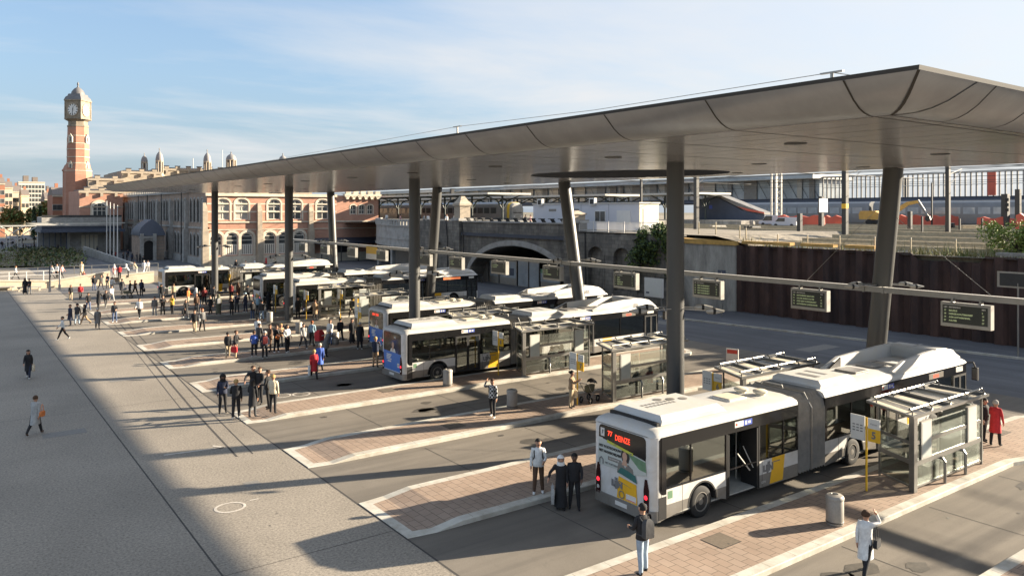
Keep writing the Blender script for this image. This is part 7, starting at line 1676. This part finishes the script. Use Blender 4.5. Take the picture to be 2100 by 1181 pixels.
# ---- excavator
u, v = G(1806, 463, 7); ex = empty('excavator', (u, v, 7), R(-78), label='yellow wheeled excavator working between the tracks', cat='excavator'); ex.scale = (.78,) * 3
MB('rubber').bx(-2.4, 2.4, -1.4, 1.4, .5, 1.1).build('chassis', ex)
for x in (-1.7, 1.7):
    for y in (-1.15, 1.15): MB('rubber').loft([[(x + r * math.cos(a), y + dy, .65 + r * math.sin(a)) for a in [2 * math.pi * i / 16 for i in range(16)]] for r, dy in ((.5, -.3), (.65, -.25), (.65, .25), (.5, .3))]).build('wheel', ex)
MB('digger_yellow').prism([(-3.6, 1.2), (1.9, 1.2), (1.9, 1.9), (.4, 2.1), (-.8, 2.9), (-3.4, 2.9), (-3.7, 2.2)], 'y', -1.3, 1.3).build('engine_body', ex)
o = MB('digger_yellow').m('digger_yellow').prism([(.3, 1.9), (2.0, 1.9), (1.7, 3.7), (.2, 3.7)], 'y', -1.3, -.1).build('cab', ex); MB('pane_pale').prism([(.45, 2.5), (1.7, 2.5), (1.5, 3.5), (.35, 3.5)], 'y', -1.33, -.07).build('cab_window', o)
MB('digger_yellow').prism([(1.2, 2.0), (1.7, 2.6), (4.6, 4.6), (6.6, 4.9), (6.8, 4.4), (4.8, 3.9), (1.9, 1.7)], 'y', .1, .7).build('boom', ex)
MB('digger_yellow').m('steel').path([(6.5, .4, 4.9), (7.3, .4, 3.6), (8.3, .4, 1.9)], [.28, .25, .16], 6).build('dipper_arm', ex); MB('steel').path([(2.0, .8, 2.4), (4.4, .8, 4.2)], .1, 6).build('hydraulic_ram', ex); MB('black').prism([(8.0, 2.0), (8.6, 1.9), (8.8, 1.2), (8.2, .9), (7.8, 1.3)], 'y', 0, .9).build('bucket', ex)
# ---- red barriers, track machine, red and white cars
def barrier(x0, x1, yb, hh, lb):
    a, b = G(x0, yb, 7), G(x1, yb, 7); n = max(2, int(math.hypot(a[0] - b[0], a[1] - b[1]) / 2)); d = Vector((b[0] - a[0], b[1] - a[1], 0)); r = R(0)
    m = MB('barrier_red'); rg = []
    for i in range(n * 3 + 1):
        f = i / (n * 3); p = Vector((a[0], a[1], 7)) + d * f; h = hh * (1 + .12 * math.sin(i * 1.9)); rg.append([(p.x - .35, p.y, 6.9), (p.x - .22, p.y, 7 + h), (p.x + .22, p.y, 7 + h), (p.x + .35, p.y, 6.9)])
    tag(m.loft(rg).build('red_barrier'), lb, 'barrier', 'red plastic barriers along the tracks')
barrier(1597, 1690, 464, 1.5, 'red barrier between the white van and the square mast'); barrier(1690, 1728, 462, 1.4, 'red barrier piece left of the square mast'); barrier(1838, 1990, 463, 1.5, 'long red barrier right of the leaning column'); barrier(2005, 2080, 466, 1.3, 'red barrier near the right edge, behind the thin stakes'); barrier(2085, 2140, 476, 1.8, 'red barrier above the right bush')
u, v = G(1500, 460, 7); t = empty('track_machine', (u, v, 7), R(-80), label='blue grey track machine with sloping roof and red tip', cat='rail machine')
MB('navy').prism([(-6, .6), (6.6, .6), (6.6, 1.6), (2.5, 2.4), (-1.5, 4.4), (-3.6, 4.6), (-6, 4.0)], 'y', -1.4, 1.4).build('body', t); MB('bus_grey').prism([(-3.6, 4.65), (-1.4, 4.5), (3.0, 2.4), (6.6, 1.7), (6.6, 1.9), (-1.2, 4.8), (-3.6, 4.9)], 'y', -1.5, 1.5).build('conveyor', t); MB('barrier_red').prism([(1.8, 3.0), (3.8, 2.2), (6.6, 1.8), (6.6, 2.05), (3.8, 2.6)], 'y', -1.55, -1.5).build('conveyor_guard', t); MB('sign_white').bx(-4.6, -3.9, -1.42, -1.4, 3.0, 3.6).m('sign_blue').bx(-3.4, -2.8, -1.42, -1.4, 2.6, 3.2).build('plate', t)
for x in (-4.5, -2.8, 3, 4.8): MB('rubber').loft([[(x + .45 * math.cos(a), y, .5 + .45 * math.sin(a)) for a in [2 * math.pi * i / 14 for i in range(14)]] for y in (-1.3, 1.3)]).build('wheel', t)
def vehicle(x, y, z, rz, mt, lb, L_=4.6, hh=1.9, name='service_van'):
    u, v = G(x, y, z); t = empty(name, (u, v, z), rz, label=lb, cat='van')
    m = MB(mt); w_ = .9
    m.loft([[(xx, yy * k, zz) for xx, zz in ((-L_ / 2, .35), (L_ / 2, .35), (L_ / 2, .95), (L_ * .36, 1.05), (L_ * .22, hh), (-L_ / 2 + .1, hh))] for yy, k in ((-w_, .95), (-w_ * .9, 1), (w_ * .9, 1), (w_, .95))]); m.build('body', t, bevel=.05)
    MB('window_glass').prism([(L_ * .34, 1.1), (L_ * .21, hh - .12), (-.2, hh - .12), (-.2, 1.1)], 'y', -w_ - .01, w_ + .01).build('window', t)
    for xx in (-L_ * .32, L_ * .32):
        for yy in (-w_ + .1, w_ - .1): MB('rubber').loft([[(xx + .34 * math.cos(a), yy + d, .34 + .34 * math.sin(a)) for a in [2 * math.pi * i / 14 for i in range(14)]] for d in (-.12, .12)]).build('wheel', t)
    t.scale = (.72,) * 3 if name == 'service_van' else (1,) * 3
    if name == 'service_van' and 'red' in lb: MB('barrier_red').bx(-L_ / 2 - .01, L_ * .1, -w_ - .012, -w_ - .002, .6, 1.2).build('red_stripe', t)
vehicle(1585, 463, 7, R(100), 'cabin_white', 'white and red service van between the track machine and the barrier', 5.6, 2.2); vehicle(1612, 466, 7, R(95), 'cabin_white', 'white van with red stripes left of the short dark post', 5.2, 1.9)
vehicle(12, 500, 0, R(20), 'lgrey_car' if 0 else 'cabin_white', 'pale car parked beyond the tram stop at the far left', 4.4, 1.5, 'parked_car'); vehicle(33, 494, 0, R(20), 'cabin_white', 'pale car parked behind the left tram stop column', 4.4, 1.5, 'parked_car'); vehicle(60, 492, 0, R(15), 'cabin_white', 'pale car parked left of the low pavilion posts', 4.4, 1.5, 'parked_car')
# heaps and stacks between the tracks
def stack(x, y, rz, lb, mt, nm, n=4):
    u, v = G(x, y, 7); m = MB(mt)
    rr_ = random.Random(x)
    for k in range(n):
        for q in range(3): m.bx(-1.4 + rr_.uniform(-.3, .3), 1.4 + rr_.uniform(-.3, .3), -.45 + q * .32, -.17 + q * .32, k * .2, k * .2 + .17)
    tag(m.build(nm, loc=(u, v, 7), rz=rz), lb, nm.replace('_', ' '))
stack(1948, 470, .5, 'dark stack of sleepers beside the tall grey mast', 'dark_steel', 'sleeper_stack'); stack(1990, 472, -.3, 'pale stack of timbers right of the tall grey mast', 'timber', 'timber_stack', 3); stack(1545, 470, .2, 'dark stack of sleepers below the track machine tip', 'dark_steel', 'sleeper_stack', 2); stack(1470, 468, .1, 'pale concrete blocks below the track machine', 'concrete', 'concrete_blocks', 2)
# people on the platform
for i, (x, y, c_) in enumerate(((793, 449, 'white'), (821, 449, 'pink'), (870, 449, 'lgrey'), (878, 450, 'white'), (916, 449, 'white'), (931, 450, 'lgrey'), (1088, 449, 'pink'), (1078, 449, 'dgrey'))):
    u, v = onx(x, 62.5)[0], 0; v = onx(x, 62.5 if x < 1000 else 66)[0]
    person(x, 0, ['stand', 'walk', 'stand2'][i % 3], [0, 90, -90, 180][i % 4], 1.72, c_, 'dgrey', 'short', ['hbrown', 'hblack'][i % 2], 's', ['person in white at the left end of the platform', 'person in pink on the platform left of the first column', 'person in pale grey on the platform right of the front column', 'person in white right of the pale grey one on the platform', 'person in white left of the stone pillar on the platform', 'person in pale grey against the stone pillar on the platform', 'person in pink right of the train nose', 'dark person close to the train nose'][i], pos=(62.5 if x < 1000 else 66, v, 7.0))
bpy.context.view_layer.update()
